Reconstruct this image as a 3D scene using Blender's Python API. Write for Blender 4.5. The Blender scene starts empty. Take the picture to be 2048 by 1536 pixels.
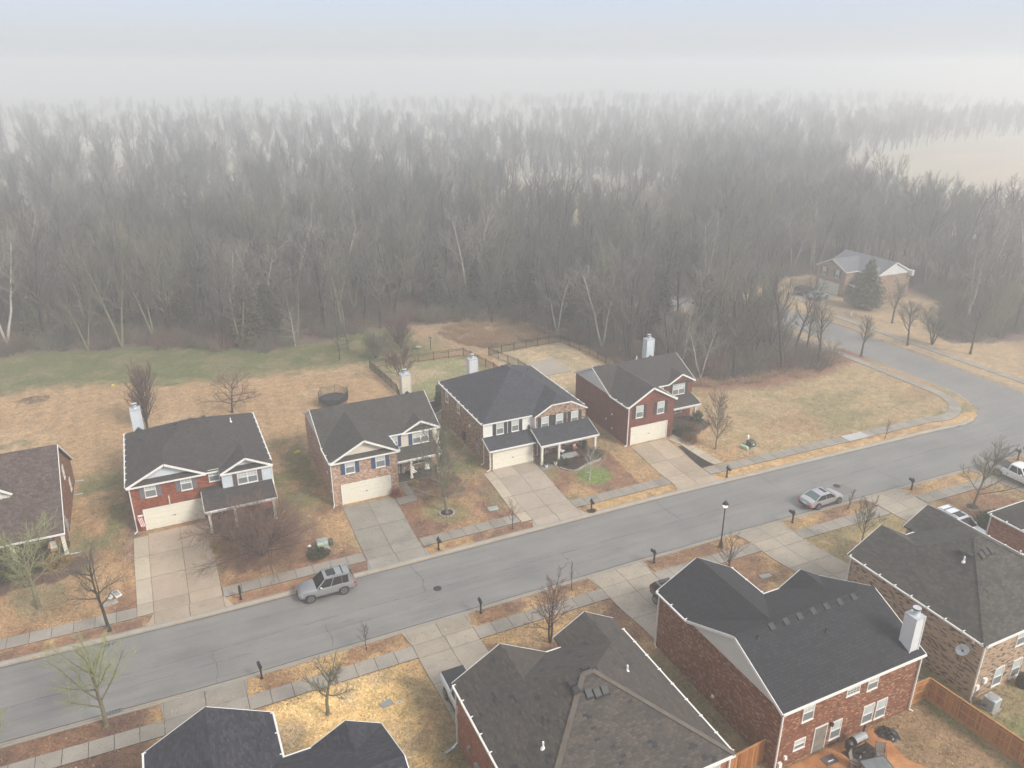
import bpy, bmesh, math, random
import numpy as np
from mathutils import Vector, Matrix

sc = bpy.context.scene
col = sc.collection
R = math.radians

# ------------------------------------------------------------------ camera
cam = bpy.data.cameras.new('camera')
cam_o = bpy.data.objects.new('camera', cam)
col.objects.link(cam_o)
cam.sensor_fit = 'HORIZONTAL'
cam.sensor_width = 36.0
cam.lens = 1563.0 / 2048 * 36
cam.clip_start = 0.5
cam.clip_end = 6000
cam_o.matrix_world = Matrix(((0.90594153, 0.16001143, -0.39200292, 0),
                             (-0.42340282, 0.34237136, -0.83875616, 0),
                             (0, 0.92583918, 0.37791772, 42.0),
                             (0, 0, 0, 1)))
sc.camera = cam_o

# ------------------------------------------------------------------ sky and sun
SUN_EL, SUN_ROT = R(38), R(150)
world = bpy.data.worlds.new('World')
sc.world = world
world.use_nodes = True
wn = world.node_tree
wn.nodes.clear()
w_out = wn.nodes.new('ShaderNodeOutputWorld')
w_bg = wn.nodes.new('ShaderNodeBackground')
w_sky = wn.nodes.new('ShaderNodeTexSky')
w_sky.sky_type = 'NISHITA'
w_sky.sun_disc = False
w_sky.sun_elevation = SUN_EL
w_sky.sun_rotation = SUN_ROT
w_sky.air_density = 1.0
w_sky.dust_density = 3.0
w_sky.ozone_density = 1.5
w_mix = wn.nodes.new('ShaderNodeMix')
w_mix.data_type = 'RGBA'
w_mix.inputs[0].default_value = 0.85
# bright pale band in the mist at the horizon, pale blue above it, brighter cloud toward the zenith
w_tc = wn.nodes.new('ShaderNodeTexCoord')
w_sep = wn.nodes.new('ShaderNodeSeparateXYZ')
w_rmp = wn.nodes.new('ShaderNodeValToRGB')
w_scl = wn.nodes.new('ShaderNodeVectorMath')
w_scl.operation = 'SCALE'
w_scl.inputs['Scale'].default_value = 10.0
for _p, _c in ((0.0, (0.34, 0.35, 0.355)), (0.03, (0.33, 0.345, 0.365)), (0.085, (0.27, 0.32, 0.415)), (0.3, (0.33, 0.36, 0.4)), (1.0, (0.43, 0.44, 0.455))):
    _e = w_rmp.color_ramp.elements.new(_p) if _p not in (0.0, 1.0) else w_rmp.color_ramp.elements[0 if _p == 0 else -1]
    _e.color = (*_c, 1)
wn.links.new(w_tc.outputs['Generated'], w_sep.inputs[0])
wn.links.new(w_sep.outputs['Z'], w_rmp.inputs[0])
wn.links.new(w_rmp.outputs[0], w_scl.inputs[0])
wn.links.new(w_scl.outputs[0], w_mix.inputs[7])
wn.links.new(w_sky.outputs[0], w_mix.inputs[6])
wn.links.new(w_mix.outputs[2], w_bg.inputs[0])
w_bg.inputs[1].default_value = 0.1
wn.links.new(w_bg.outputs[0], w_out.inputs[0])

sun = bpy.data.lights.new('sun', 'SUN')
sun.energy = 1.8
sun.angle = R(18)
sun.color = (1.0, 0.94, 0.85)
sun_o = bpy.data.objects.new('sun', sun)
col.objects.link(sun_o)
# sky texture azimuth: rotation 0 looks along +Y, growing clockwise seen from above
sd = Vector((math.sin(SUN_ROT) * math.cos(SUN_EL), math.cos(SUN_ROT) * math.cos(SUN_EL), math.sin(SUN_EL)))
sun_o.rotation_euler = sd.to_track_quat('Z', 'Y').to_euler()

sc.view_settings.view_transform = 'Standard'
sc.view_settings.look = 'None'
sc.view_settings.gamma = 1
sc.view_settings.exposure = 1.2
FOG_D, FOG_TOP = 0.0025, 49.0
sc.cycles.volume_bounces = 6
sc.cycles.max_bounces = 8
sc.cycles.diffuse_bounces = 3

# ------------------------------------------------------------------ helpers
def lerp(a, b, t):
    return a + (b - a) * t

def put(o, label=None, cat=None, group=None, kind=None):
    if label: o['label'] = label
    if cat: o['category'] = cat
    if group: o['group'] = group
    if kind: o['kind'] = kind
    return o

def empty(name, loc, rz=0.0, label=None, cat=None, group=None):
    o = bpy.data.objects.new(name, None)
    col.objects.link(o)
    o.location = loc
    o.rotation_euler = (0, 0, rz)
    o.empty_display_size = 0.2
    return put(o, label, cat, group)

def copy_tree(o, parent=None):
    c = o.copy()
    col.objects.link(c)
    c.parent = parent
    for ch in list(o.children):
        copy_tree(ch, c)
    return c

class MB:
    """collects faces; build() links them as one mesh object, with uv in metres along each face"""
    def __init__(self, T=None):
        self.v, self.f, self.m, self.T = [], [], [], T
    def P(self, p):
        return self.T(p) if self.T else p
    def poly(self, pts, m=0):
        n = len(self.v)
        self.v += [tuple(self.P(p)) for p in pts]
        self.f.append(tuple(range(n, n + len(pts))))
        self.m.append(m)
    def solid(self, pts, faces, m=0):
        n = len(self.v)
        self.v += [tuple(self.P(p)) for p in pts]
        for f in faces:
            self.f.append(tuple(n + i for i in f))
            self.m.append(m)
    def box(self, x0, x1, y0, y1, z0, z1, m=0):
        self.solid([(x0, y0, z0), (x1, y0, z0), (x1, y1, z0), (x0, y1, z0), (x0, y0, z1), (x1, y0, z1), (x1, y1, z1), (x0, y1, z1)],
                   [(0, 3, 2, 1), (4, 5, 6, 7), (0, 1, 5, 4), (1, 2, 6, 5), (2, 3, 7, 6), (3, 0, 4, 7)], m)
    def hexa(self, b, t, m=0):
        self.solid(list(b) + list(t), [(0, 3, 2, 1), (4, 5, 6, 7), (0, 1, 5, 4), (1, 2, 6, 5), (2, 3, 7, 6), (3, 0, 4, 7)], m)
    def ext(self, pts, vec, m=0):
        n = len(pts)
        q = [(p[0] + vec[0], p[1] + vec[1], p[2] + vec[2]) for p in pts]
        self.solid(list(pts) + q, [tuple(range(n))[::-1], tuple(range(n, 2 * n))] + [(i, (i + 1) % n, n + (i + 1) % n, n + i) for i in range(n)], m)
    def bar(self, p, q, w, h, m=0, up=(0, 0, 1)):
        p, q, up = Vector(p), Vector(q), Vector(up)
        d = (q - p).normalized()
        s = d.cross(up)
        if s.length < 1e-4: s = d.cross(Vector((1, 0, 0)))
        s.normalize()
        u = s.cross(d)
        s, u = s * w / 2, u * h / 2
        self.hexa([p - s - u, p + s - u, p + s + u, p - s + u], [q - s - u, q + s - u, q + s + u, q - s + u], m)
    def cyl(self, p, q, r0, r1=None, n=10, m=0, cap=True):
        p, q = Vector(p), Vector(q)
        r1 = r0 if r1 is None else r1
        d = (q - p).normalized()
        a = d.orthogonal().normalized()
        b = d.cross(a)
        ring = lambda c, r: [c + a * (r * math.cos(2 * math.pi * i / n)) + b * (r * math.sin(2 * math.pi * i / n)) for i in range(n)]
        fs = [(i, (i + 1) % n, n + (i + 1) % n, n + i) for i in range(n)]
        if cap: fs += [tuple(range(n))[::-1], tuple(range(n, 2 * n))]
        self.solid(ring(p, r0) + ring(q, r1), fs, m)
    def lathe(self, c, prof, n=12, m=0):
        """prof: (radius, z) from the bottom up"""
        pts, fs = [], []
        for r, z in prof:
            pts += [(c[0] + r * math.cos(2 * math.pi * i / n), c[1] + r * math.sin(2 * math.pi * i / n), c[2] + z) for i in range(n)]
        for k in range(len(prof) - 1):
            fs += [(k * n + i, k * n + (i + 1) % n, (k + 1) * n + (i + 1) % n, (k + 1) * n + i) for i in range(n)]
        fs += [tuple(range(n))[::-1], tuple(range((len(prof) - 1) * n, len(prof) * n))]
        self.solid(pts, fs, m)
    def build(self, name, mats, parent=None, smooth=False, bevel=0.0, loc=None, recalc=True):
        me = bpy.data.meshes.new(name)
        me.from_pydata([tuple(p) for p in self.v], [], self.f)
        if not isinstance(mats, (list, tuple)): mats = [mats]
        for k in mats: me.materials.append(k)
        me.polygons.foreach_set('material_index', self.m)
        if recalc:
            bm = bmesh.new()
            bm.from_mesh(me)
            bmesh.ops.recalc_face_normals(bm, faces=bm.faces)
            if bevel > 0:
                bmesh.ops.bevel(bm, geom=list(bm.edges), offset=bevel, segments=1, affect='EDGES', clamp_overlap=True)
            bm.to_mesh(me)
            bm.free()
        uv = me.uv_layers.new(name='UVMap')
        data = np.zeros(len(me.loops) * 2)
        for p in me.polygons:
            n = p.normal
            if abs(n.z) > 0.999: t, s = Vector((1, 0, 0)), Vector((0, 1, 0))
            else:
                t = Vector((-n.y, n.x, 0)).normalized()
                s = n.cross(t)
            for li in p.loop_indices:
                c = me.vertices[me.loops[li].vertex_index].co
                data[2 * li] = c.dot(t)
                data[2 * li + 1] = c.dot(s)
        uv.data.foreach_set('uv', data)
        if smooth: me.polygons.foreach_set('use_smooth', [True] * len(me.polygons))
        o = bpy.data.objects.new(name, me)
        col.objects.link(o)
        if loc is not None: o.location = loc
        o.parent = parent
        return o

def raw_mesh(name, V, F, mat, nper, parent=None, smooth=False):
    """fast path: V (n,3) array, F (k,nper) int array"""
    V = np.asarray(V, dtype=np.float32)
    F = np.asarray(F, dtype=np.int32)
    me = bpy.data.meshes.new(name)
    me.vertices.add(len(V))
    me.vertices.foreach_set('co', V.ravel())
    me.loops.add(F.size)
    me.loops.foreach_set('vertex_index', F.ravel())
    me.polygons.add(len(F))
    me.polygons.foreach_set('loop_start', np.arange(0, F.size, nper, dtype=np.int32))
    me.polygons.foreach_set('loop_total', np.full(len(F), nper, dtype=np.int32))
    if smooth: me.polygons.foreach_set('use_smooth', np.ones(len(F), dtype=bool))
    me.update(calc_edges=True)
    me.validate()
    me.materials.append(mat)
    o = bpy.data.objects.new(name, me)
    col.objects.link(o)
    o.parent = parent
    return o

# ------------------------------------------------------------------ materials
class NT:
    def __init__(self, nt): self.nt = nt
    def n(self, t, ins=None, **kw):
        x = self.nt.nodes.new('ShaderNode' + t)
        for k, v in kw.items(): setattr(x, k, v)
        for k, v in (ins or {}).items():
            if isinstance(v, bpy.types.NodeSocket): self.nt.links.new(v, x.inputs[k])
            else: x.inputs[k].default_value = v
        return x
    def m(self, op, a, b=0.0, c=0.0):
        x = self.n('Math', {0: a, 1: b, 2: c}, operation=op)
        return x.outputs[0]
    def mix(self, f, a, b, bt='MIX'):
        x = self.n('Mix', {0: f}, data_type='RGBA', blend_type=bt)
        for i, v in ((6, a), (7, b)):
            if isinstance(v, bpy.types.NodeSocket): self.nt.links.new(v, x.inputs[i])
            else: x.inputs[i].default_value = (*v[:3], 1)
        return x.outputs[2]
    def ramp(self, f, stops, interp='LINEAR'):
        x = self.n('ValToRGB', {0: f})
        cr = x.color_ramp
        cr.interpolation = interp
        while len(cr.elements) < len(stops): cr.elements.new(0.5)
        for e, (p, c) in zip(cr.elements, stops):
            e.position = p
            e.color = (*c[:3], 1) if not isinstance(c, (int, float)) else (c, c, c, 1)
        return x.outputs[0]
    def noise(self, vec, scale, detail=3, rough=0.6):
        return self.n('TexNoise', {'Vector': vec, 'Scale': scale, 'Detail': detail, 'Roughness': rough}).outputs[0]

def material(name, color=(0.5, 0.5, 0.5), rough=0.8, metal=0.0, fn=None, **kw):
    m = bpy.data.materials.new(name)
    m.use_nodes = True
    nt = m.node_tree
    b = nt.nodes['Principled BSDF']
    b.inputs['Base Color'].default_value = (*color, 1)
    b.inputs['Roughness'].default_value = rough
    b.inputs['Metallic'].default_value = metal
    for k, v in kw.items(): b.inputs[k].default_value = v
    if fn: fn(NT(nt), b)
    return m

def link_bump(g, b, h, strength=0.4, dist=0.02):
    bp = g.n('Bump', {'Height': h, 'Strength': strength, 'Distance': dist})
    g.nt.links.new(bp.outputs[0], b.inputs['Normal'])

def cells(g, cw, ch, off=0.5, jit=0.0):
    """brick-like lattice on uv metres: white noise value + colour, fractions"""
    uv = g.n('TexCoord').outputs['UV']
    s = g.n('SeparateXYZ', {0: uv})
    v = g.m('DIVIDE', s.outputs[1], ch)
    row = g.m('FLOOR', v)
    sh = g.m('MULTIPLY', g.m('MODULO', row, 2.0), off)
    if jit:
        rj = g.n('TexWhiteNoise', {'W': row}, noise_dimensions='1D').outputs[0]
        sh = g.m('MULTIPLY_ADD', rj, jit, sh)
    u = g.m('ADD', g.m('DIVIDE', s.outputs[0], cw), sh)
    cu = g.m('FLOOR', u)
    cmb = g.n('CombineXYZ', {0: cu, 1: row})
    w = g.n('TexWhiteNoise', {'Vector': cmb.outputs[0]}, noise_dimensions='2D')
    snap = g.n('CombineXYZ', {0: g.m('MULTIPLY', g.m('SUBTRACT', cu, sh), cw), 1: g.m('MULTIPLY', row, ch)}).outputs[0]
    return w.outputs[0], g.m('FRACT', u), g.m('FRACT', v), uv, snap

def painted(name, c, rough=0.55, var=0.12):
    def fn(g, b):
        tc = g.n('TexCoord').outputs['Object']
        f = g.noise(tc, 2.3, 4)
        k = g.ramp(f, [(0.3, 1 - var), (0.7, 1.0)])
        g.nt.links.new(g.mix(1.0, c, k, 'MULTIPLY'), b.inputs['Base Color'])
    return material(name, c, rough, fn=fn)

def brick(name, stops, mortar, flecks=None, cw=0.215, ch=0.078, stain=0.25):
    def fn(g, b):
        w, fu, fv, uv, row = cells(g, cw, ch)
        c = g.ramp(w, stops)
        if flecks:
            # darker bricks that come in small groups
            nz = g.noise(row, flecks[1], 2, 0.5)
            t = g.m('MULTIPLY', g.m('GREATER_THAN', nz, flecks[2]), g.m('GREATER_THAN', w, flecks[3]))
            c = g.mix(t, c, flecks[0])
        mo = g.m('MAXIMUM', g.m('LESS_THAN', fu, 0.05), g.m('LESS_THAN', fv, 0.14))
        c = g.mix(mo, c, mortar)
        st = g.ramp(g.noise(uv, 0.55, 5), [(0.3, 1 - stain), (0.7, 1.0)])
        c = g.mix(1.0, c, st, 'MULTIPLY')
        g.nt.links.new(c, b.inputs['Base Color'])
        link_bump(g, b, g.m('SUBTRACT', 1.0, mo), 0.5, 0.012)
    return material(name, (0.3, 0.15, 0.1), 0.9, fn=fn)

def shingles(name, stops, blot, patches=None, cw=0.30, ch=0.15, line=0.45, streak=0.0):
    def fn(g, b):
        w, fu, fv, uv, row = cells(g, cw, ch, 0.5, 3.7)
        c = g.ramp(w, stops)
        if patches:
            nz = g.noise(row, patches[1], 1, 0.4)
            t = g.m('MULTIPLY', g.m('GREATER_THAN', nz, patches[2]), g.m('GREATER_THAN', w, patches[3]))
            c = g.mix(t, c, patches[0])
        bl = g.ramp(g.noise(uv, 0.35, 5), [(0.25, blot[0]), (0.75, blot[1])])
        c = g.mix(0.75, c, bl, 'MULTIPLY')
        gr = g.ramp(g.noise(uv, 9, 4, 0.85), [(0.3, 0.72), (0.7, 1.25)])
        c = g.mix(0.8, c, gr, 'MULTIPLY')
        ln = g.m('LESS_THAN', fv, 0.16)
        notch = g.m('MULTIPLY', g.m('LESS_THAN', fu, 0.42), g.m('GREATER_THAN', w, 0.35))
        c = g.mix(g.m('MULTIPLY', ln, line), c, (0.01, 0.01, 0.012))
        c = g.mix(g.m('MULTIPLY', notch, line * 0.55), c, (0.012, 0.012, 0.014))
        g.nt.links.new(c, b.inputs['Base Color'])
        link_bump(g, b, g.m('ADD', g.m('MULTIPLY', fv, -0.7), g.m('MULTIPLY', w, 0.5)), 0.6, 0.015)
    return material(name, (0.1, 0.1, 0.1), 0.92, fn=fn)

def siding(name, c, lap=0.115):
    def fn(g, b):
        uv = g.n('TexCoord').outputs['UV']
        s = g.n('SeparateXYZ', {0: uv})
        fv = g.m('FRACT', g.m('DIVIDE', s.outputs[1], lap))
        ln = g.m('LESS_THAN', fv, 0.1)
        k = g.ramp(g.noise(uv, 0.8, 4), [(0.3, 0.9), (0.7, 1.0)])
        cc = g.mix(1.0, c, k, 'MULTIPLY')
        cc = g.mix(g.m('MULTIPLY', ln, 0.35), cc, (0.2, 0.2, 0.2))
        g.nt.links.new(cc, b.inputs['Base Color'])
        link_bump(g, b, fv, 0.35, 0.015)
    return material(name, c, 0.6, fn=fn)

def concrete(name, c, stain, dark=0.7, sc_=0.45):
    def fn(g, b):
        tc = g.n('TexCoord').outputs['Object']
        at = g.n('Attribute', attribute_name='tone').outputs['Fac']
        a = g.noise(tc, sc_, 5, 0.65)
        cc = g.mix(g.ramp(a, [(0.35, 0.0), (0.7, 1.0)]), c, stain)
        f = g.ramp(g.noise(tc, 14, 4, 0.8), [(0.3, 0.86), (0.7, 1.08)])
        cc = g.mix(1.0, cc, f, 'MULTIPLY')
        d = g.ramp(g.noise(tc, 1.6, 4, 0.7), [(0.55, 1.0), (0.75, dark)])
        cc = g.mix(0.6, cc, d, 'MULTIPLY')
        cc = g.mix(1.0, cc, g.ramp(at, [(0, 0.15), (0.05, 0.86), (1, 1.08)]), 'MULTIPLY')
        g.nt.links.new(cc, b.inputs['Base Color'])
        g.nt.links.new(g.ramp(a, [(0.3, 0.6), (0.7, 0.85)]), b.inputs['Roughness'])
        link_bump(g, b, g.noise(tc, 30, 3), 0.15, 0.01)
    return material(name, c, 0.8, fn=fn)

M = {}
M['brick_red'] = brick('brick_red', [(0, (0.13, 0.028, 0.014)), (0.35, (0.24, 0.052, 0.024)), (0.7, (0.32, 0.08, 0.036)), (1, (0.4, 0.13, 0.065))], (0.2, 0.1, 0.06))
M['brick_deep'] = brick('brick_deep', [(0, (0.09, 0.022, 0.018)), (0.4, (0.17, 0.042, 0.03)), (0.8, (0.23, 0.062, 0.042)), (1, (0.3, 0.095, 0.062))], (0.19, 0.09, 0.065))
M['brick_brown'] = brick('brick_brown', [(0, (0.11, 0.034, 0.018)), (0.4, (0.22, 0.076, 0.038)), (0.82, (0.29, 0.112, 0.058)), (1, (0.55, 0.36, 0.24))], (0.19, 0.1, 0.062))
M['brick_orange'] = brick('brick_orange', [(0, (0.2, 0.06, 0.04)), (0.4, (0.33, 0.105, 0.06)), (0.8, (0.4, 0.15, 0.09)), (1, (0.5, 0.27, 0.2))], (0.36, 0.24, 0.19))
M['brick_pink'] = brick('brick_pink', [(0, (0.27, 0.14, 0.09)), (0.35, (0.44, 0.27, 0.19)), (0.7, (0.55, 0.38, 0.28)), (1, (0.66, 0.54, 0.43))], (0.56, 0.46, 0.35), ((0.3, 0.15, 0.1), 3.0, 0.52, 0.5))
M['brick_tan'] = brick('brick_tan', [(0, (0.28, 0.17, 0.105)), (0.3, (0.43, 0.27, 0.175)), (0.8, (0.5, 0.33, 0.22)), (1, (0.55, 0.38, 0.26))], (0.42, 0.33, 0.26), ((0.09, 0.06, 0.055), 3.6, 0.5, 0.35))
M['brick_buff'] = brick('brick_buff', [(0, (0.38, 0.25, 0.16)), (0.5, (0.46, 0.32, 0.21)), (1, (0.53, 0.385, 0.27))], (0.42, 0.33, 0.26), ((0.05, 0.038, 0.038), 4.5, 0.54, 0.35), cw=0.3, ch=0.1)
M['roof_brown'] = shingles('shingle_brown', [(0, (0.056, 0.038, 0.034)), (0.5, (0.096, 0.070, 0.061)), (1, (0.140, 0.106, 0.094))], ((0.8, 0.8, 0.8), (1.1, 1.05, 1.05)))
M['roof_taupe'] = shingles('shingle_taupe', [(0, (0.032, 0.029, 0.029)), (0.5, (0.049, 0.043, 0.042)), (1, (0.069, 0.061, 0.057))], ((0.85, 0.85, 0.85), (1.1, 1.07, 1.05)), line=0.3)
M['roof_grey'] = shingles('shingle_grey', [(0, (0.038, 0.036, 0.033)), (0.5, (0.056, 0.053, 0.048)), (1, (0.076, 0.071, 0.064))], ((0.8, 0.8, 0.8), (1.1, 1.1, 1.08)), line=0.3)
M['roof_slate'] = shingles('shingle_slate', [(0, (0.022, 0.024, 0.032)), (0.5, (0.039, 0.042, 0.053)), (1, (0.060, 0.064, 0.076))], ((0.9, 0.9, 0.9), (1.05, 1.05, 1.08)), line=0.4)
M['roof_pale'] = shingles('shingle_pale', [(0, (0.100, 0.105, 0.125)), (0.5, (0.140, 0.145, 0.165)), (1, (0.180, 0.185, 0.210))], ((0.9, 0.9, 0.9), (1.05, 1.05, 1.05)), line=0.3)
M['roof_dark'] = shingles('shingle_dark', [(0, (0.016, 0.018, 0.024)), (0.5, (0.024, 0.026, 0.033)), (1, (0.033, 0.037, 0.045))], ((0.93, 0.93, 0.95), (1.06, 1.06, 1.07)), line=0.9, cw=0.34, ch=0.22)
M['roof_navy'] = shingles('shingle_navy', [(0, (0.018, 0.019, 0.027)), (0.5, (0.031, 0.032, 0.044)), (1, (0.054, 0.055, 0.070))], ((0.85, 0.85, 0.88), (1.15, 1.12, 1.12)), line=0.4, ch=0.17)
M['roof_worn'] = shingles('shingle_worn', [(0, (0.049, 0.045, 0.043)), (0.35, (0.065, 0.058, 0.053)), (0.7, (0.078, 0.068, 0.060)), (1, (0.101, 0.084, 0.072))], ((0.75, 0.8, 0.82), (1.12, 1.03, 0.98)), ((0.03, 0.031, 0.038), 1.1, 0.66, 0.5), cw=0.34, ch=0.155, line=0.3)
M['roof_old'] = shingles('shingle_old', [(0, (0.040, 0.038, 0.037)), (0.5, (0.061, 0.058, 0.053)), (1, (0.090, 0.082, 0.072))], ((0.75, 0.76, 0.75), (1.15, 1.12, 1.05)), ((0.04, 0.038, 0.038), 0.8, 0.63, 0.35), ch=0.17, line=0.3)
M['ridge_cap'] = painted('ridge_cap', (0.13, 0.11, 0.092), 0.9, 0.3)
M['white_siding'] = siding('white_siding', (0.66, 0.68, 0.7))
M['cream_siding'] = siding('cream_siding', (0.66, 0.6, 0.5))
M['white_plain'] = siding('white_board', (0.78, 0.77, 0.73))
M['bluewhite_siding'] = siding('bluewhite_siding', (0.6, 0.66, 0.71))
M['greywhite_siding'] = siding('greywhite_siding', (0.62, 0.63, 0.58))
M['trim'] = painted('white_trim', (0.78, 0.77, 0.73), 0.5)
M['cream'] = painted('cream_door', (0.74, 0.71, 0.6), 0.5, 0.06)
M['post'] = painted('cream_post', (0.78, 0.75, 0.66), 0.5)
M['blue'] = painted('blue_shutter', (0.03, 0.07, 0.16), 0.6)
M['black'] = painted('black_shutter', (0.035, 0.037, 0.042), 0.6)
M['greysh'] = painted('grey_shutter', (0.15, 0.15, 0.17), 0.7)
M['brownsh'] = painted('brown_shutter', (0.1, 0.08, 0.085), 0.7)
M['glass'] = material('dark_glass', (0.05, 0.06, 0.07), 0.12)
M['screen'] = material('insect_screen', (0.16, 0.18, 0.19), 0.55)
M['blind'] = painted('window_blind', (0.5, 0.54, 0.53), 0.45, 0.2)
M['black_metal'] = material('black_metal', (0.012, 0.012, 0.013), 0.45)
M['dark_plastic'] = material('dark_plastic', (0.03, 0.03, 0.033), 0.6)
M['galv'] = painted('galvanised_metal', (0.5, 0.53, 0.56), 0.4, 0.25)
M['grey_metal'] = painted('grey_metal', (0.33, 0.34, 0.35), 0.5, 0.2)
M['white_plastic'] = material('white_plastic', (0.8, 0.8, 0.77), 0.4)
M['drive'] = concrete('driveway_concrete', (0.43, 0.345, 0.26), (0.35, 0.275, 0.205), 0.6)
M['walk'] = concrete('sidewalk_concrete', (0.33, 0.295, 0.25), (0.26, 0.235, 0.2), 0.6)
M['kerb'] = concrete('kerb_concrete', (0.34, 0.31, 0.265), (0.28, 0.25, 0.21), 0.6)
M['vent'] = painted('vent_grey', (0.03, 0.031, 0.035), 0.5)
M['slab'] = concrete('patio_concrete', (0.42, 0.37, 0.3), (0.36, 0.31, 0.26), 0.8)
M['stone'] = painted('stone', (0.42, 0.38, 0.33), 0.9, 0.4)
M['mulch'] = painted('mulch', (0.05, 0.032, 0.027), 1.0, 0.5)
M['black_mulch'] = painted('black_mulch', (0.02, 0.02, 0.021), 1.0, 0.4)
M['rubber'] = material('tyre_rubber', (0.015, 0.015, 0.016), 0.8)
M['chrome'] = material('chrome', (0.7, 0.7, 0.72), 0.2, 1.0)
M['alloy'] = material('alloy', (0.5, 0.5, 0.52), 0.3, 0.8)

def stained(g, b):
    tc = g.n('TexCoord').outputs['Object']
    a = g.noise(tc, 0.7, 5, 0.7)
    c = g.ramp(a, [(0.25, (0.2, 0.075, 0.03)), (0.5, (0.42, 0.18, 0.07)), (0.62, (0.5, 0.24, 0.1)), (0.8, (0.6, 0.38, 0.24))])
    c = g.mix(0.7, c, g.ramp(g.noise(tc, 5, 4, 0.75), [(0.3, 0.75), (0.7, 1.1)]), 'MULTIPLY')
    g.nt.links.new(c, b.inputs['Base Color'])
M['stained'] = material('stained_concrete', (0.4, 0.2, 0.1), 0.45, fn=stained)

def woodf(g, b):
    w, fu, fv, uv, row = cells(g, 0.145, 50.0, 0.0)
    s = g.n('Mapping', {'Vector': uv, 'Scale': (6, 0.7, 1)})
    n = g.noise(s.outputs[0], 2.2, 5, 0.7)
    c = g.ramp(g.m('MULTIPLY_ADD', w, 0.35, g.m('MULTIPLY', n, 0.75)), [(0.15, (0.08, 0.03, 0.012)), (0.45, (0.3, 0.115, 0.035)), (0.7, (0.48, 0.2, 0.07)), (0.95, (0.6, 0.33, 0.15))])
    c = g.mix(g.m('LESS_THAN', fu, 0.09), c, (0.03, 0.015, 0.01))
    g.nt.links.new(c, b.inputs['Base Color'])
M['cedar_wood'] = material('cedar_wood', (0.35, 0.15, 0.06), 0.7, fn=woodf)
M['cedar_rail'] = painted('cedar_rail', (0.5, 0.24, 0.09), 0.7, 0.35)

def glow(name, c, e):
    m = material(name, c, 0.4)
    b = m.node_tree.nodes['Principled BSDF']
    b.inputs['Emission Color'].default_value = (*c, 1)
    b.inputs['Emission Strength'].default_value = e
    return m
M['lamp_glow'] = glow('lamp_glow', (1.0, 0.62, 0.38), 1.1)

# ------------------------------------------------------------------ terrain
def sst(a, b, x):
    t = np.clip((x - a) / (b - a), 0, 1)
    return t * t * (3 - 2 * t)

def road_shift(x):
    """how far the street drifts in y along x"""
    x = np.asarray(x, dtype=float)
    return np.where(x < 0, -0.03 * np.maximum(x, -60), np.where(x > 45, -0.024 * (np.minimum(x, 130) - 45), 0.0))

def hgt(x, y):
    x = np.asarray(x, dtype=float); y = np.asarray(y, dtype=float)
    yy = y - road_shift(x)
    k = 1 - sst(60, 76, x)
    far = 0.12 * sst(57.9, 58.4, yy) + 0.13 * sst(58.4, 59.6, yy) + 0.55 * sst(61.6, 68, yy) * k
    near = 0.12 * (1 - sst(49.1, 49.6, yy)) + 0.13 * (1 - sst(47.8, 49.1, yy)) + 0.55 * (1 - sst(39.5, 45.4, yy))
    return far + near

def hz(x, y): return float(hgt(x, y))

def hash2(ix, iy, seed):
    h = (ix.astype(np.int64) * 374761393 + iy.astype(np.int64) * 668265263 + seed * 144665) & 0x7fffffff
    h = ((h ^ (h >> 13)) * 1274126177) & 0x7fffffff
    return ((h ^ (h >> 16)) & 0xffff) / 65535.0

def vnoise(x, y, s, seed=0):
    u, v = x / s, y / s
    iu, iv = np.floor(u), np.floor(v)
    fu, fv = u - iu, v - iv
    fu, fv = fu * fu * (3 - 2 * fu), fv * fv * (3 - 2 * fv)
    a, b = hash2(iu, iv, seed), hash2(iu + 1, iv, seed)
    c, d = hash2(iu, iv + 1, seed), hash2(iu + 1, iv + 1, seed)
    return a + (b - a) * fu + (c - a) * fv + (a - b - c + d) * fu * fv

def fbm(x, y, s, seed=0, o=4):
    r, a, t = 0.0, 0.5, 0.0
    for k in range(o):
        r = r + a * vnoise(x, y, s / 2 ** k, seed + k * 17); t += a; a *= 0.55
    return r / t

def inpoly(x, y, P):
    r = np.zeros(x.shape, bool)
    n = len(P)
    for i in range(n):
        x0, y0 = P[i]; x1, y1 = P[(i + 1) % n]
        c = ((y0 > y) != (y1 > y)) & (x < (x1 - x0) * (y - y0) / (y1 - y0 + 1e-9) + x0)
        r ^= c
    return r

WOOD_L = [(-400, 160), (-60, 141), (-23, 135), (-13, 132), (-2.5, 129.4), (6, 125), (12.8, 119.5), (19, 121), (27, 121.6), (31, 123), (38, 123), (45, 121.5), (53, 117), (57.5, 108),
          (60.2, 100), (60.5, 89), (63, 84), (67, 81.5), (73, 79.8), (81, 79.6), (88, 79.3), (93, 81), (93.6, 90), (92, 98), (86, 106), (79, 112), (76, 118), (83, 121), (95, 117), (106, 115), (113, 121), (126, 122),
          (136, 116), (137, 98), (128, 90), (121, 85), (114, 78.5), (123, 75), (140, 72), (400, 60), (2500, 40), (2500, 2500), (-1500, 2500), (-1500, 200)]
FIELDS = [[(188, 132), (205, 175), (245, 222), (300, 275), (390, 305), (460, 318), (620, 330), (900, 300), (900, 120), (400, 90), (225, 104)],
          [(88, 205), (125, 262), (150, 242), (165, 215), (138, 182), (112, 180)],
          [(470, 470), (540, 530), (640, 540), (900, 560), (1100, 470), (700, 420), (560, 430)],
          [(-60, 340), (-40, 372), (-18, 366), (-30, 340)],
          [(-35, 480), (-20, 505), (5, 498), (-10, 476)],
          [(150, 600), (190, 640), (330, 640), (300, 590)]]

def in_woods(x, y):
    r = inpoly(x, y, WOOD_L)
    for f in FIELDS: r &= ~inpoly(x, y, f)
    return r

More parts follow.
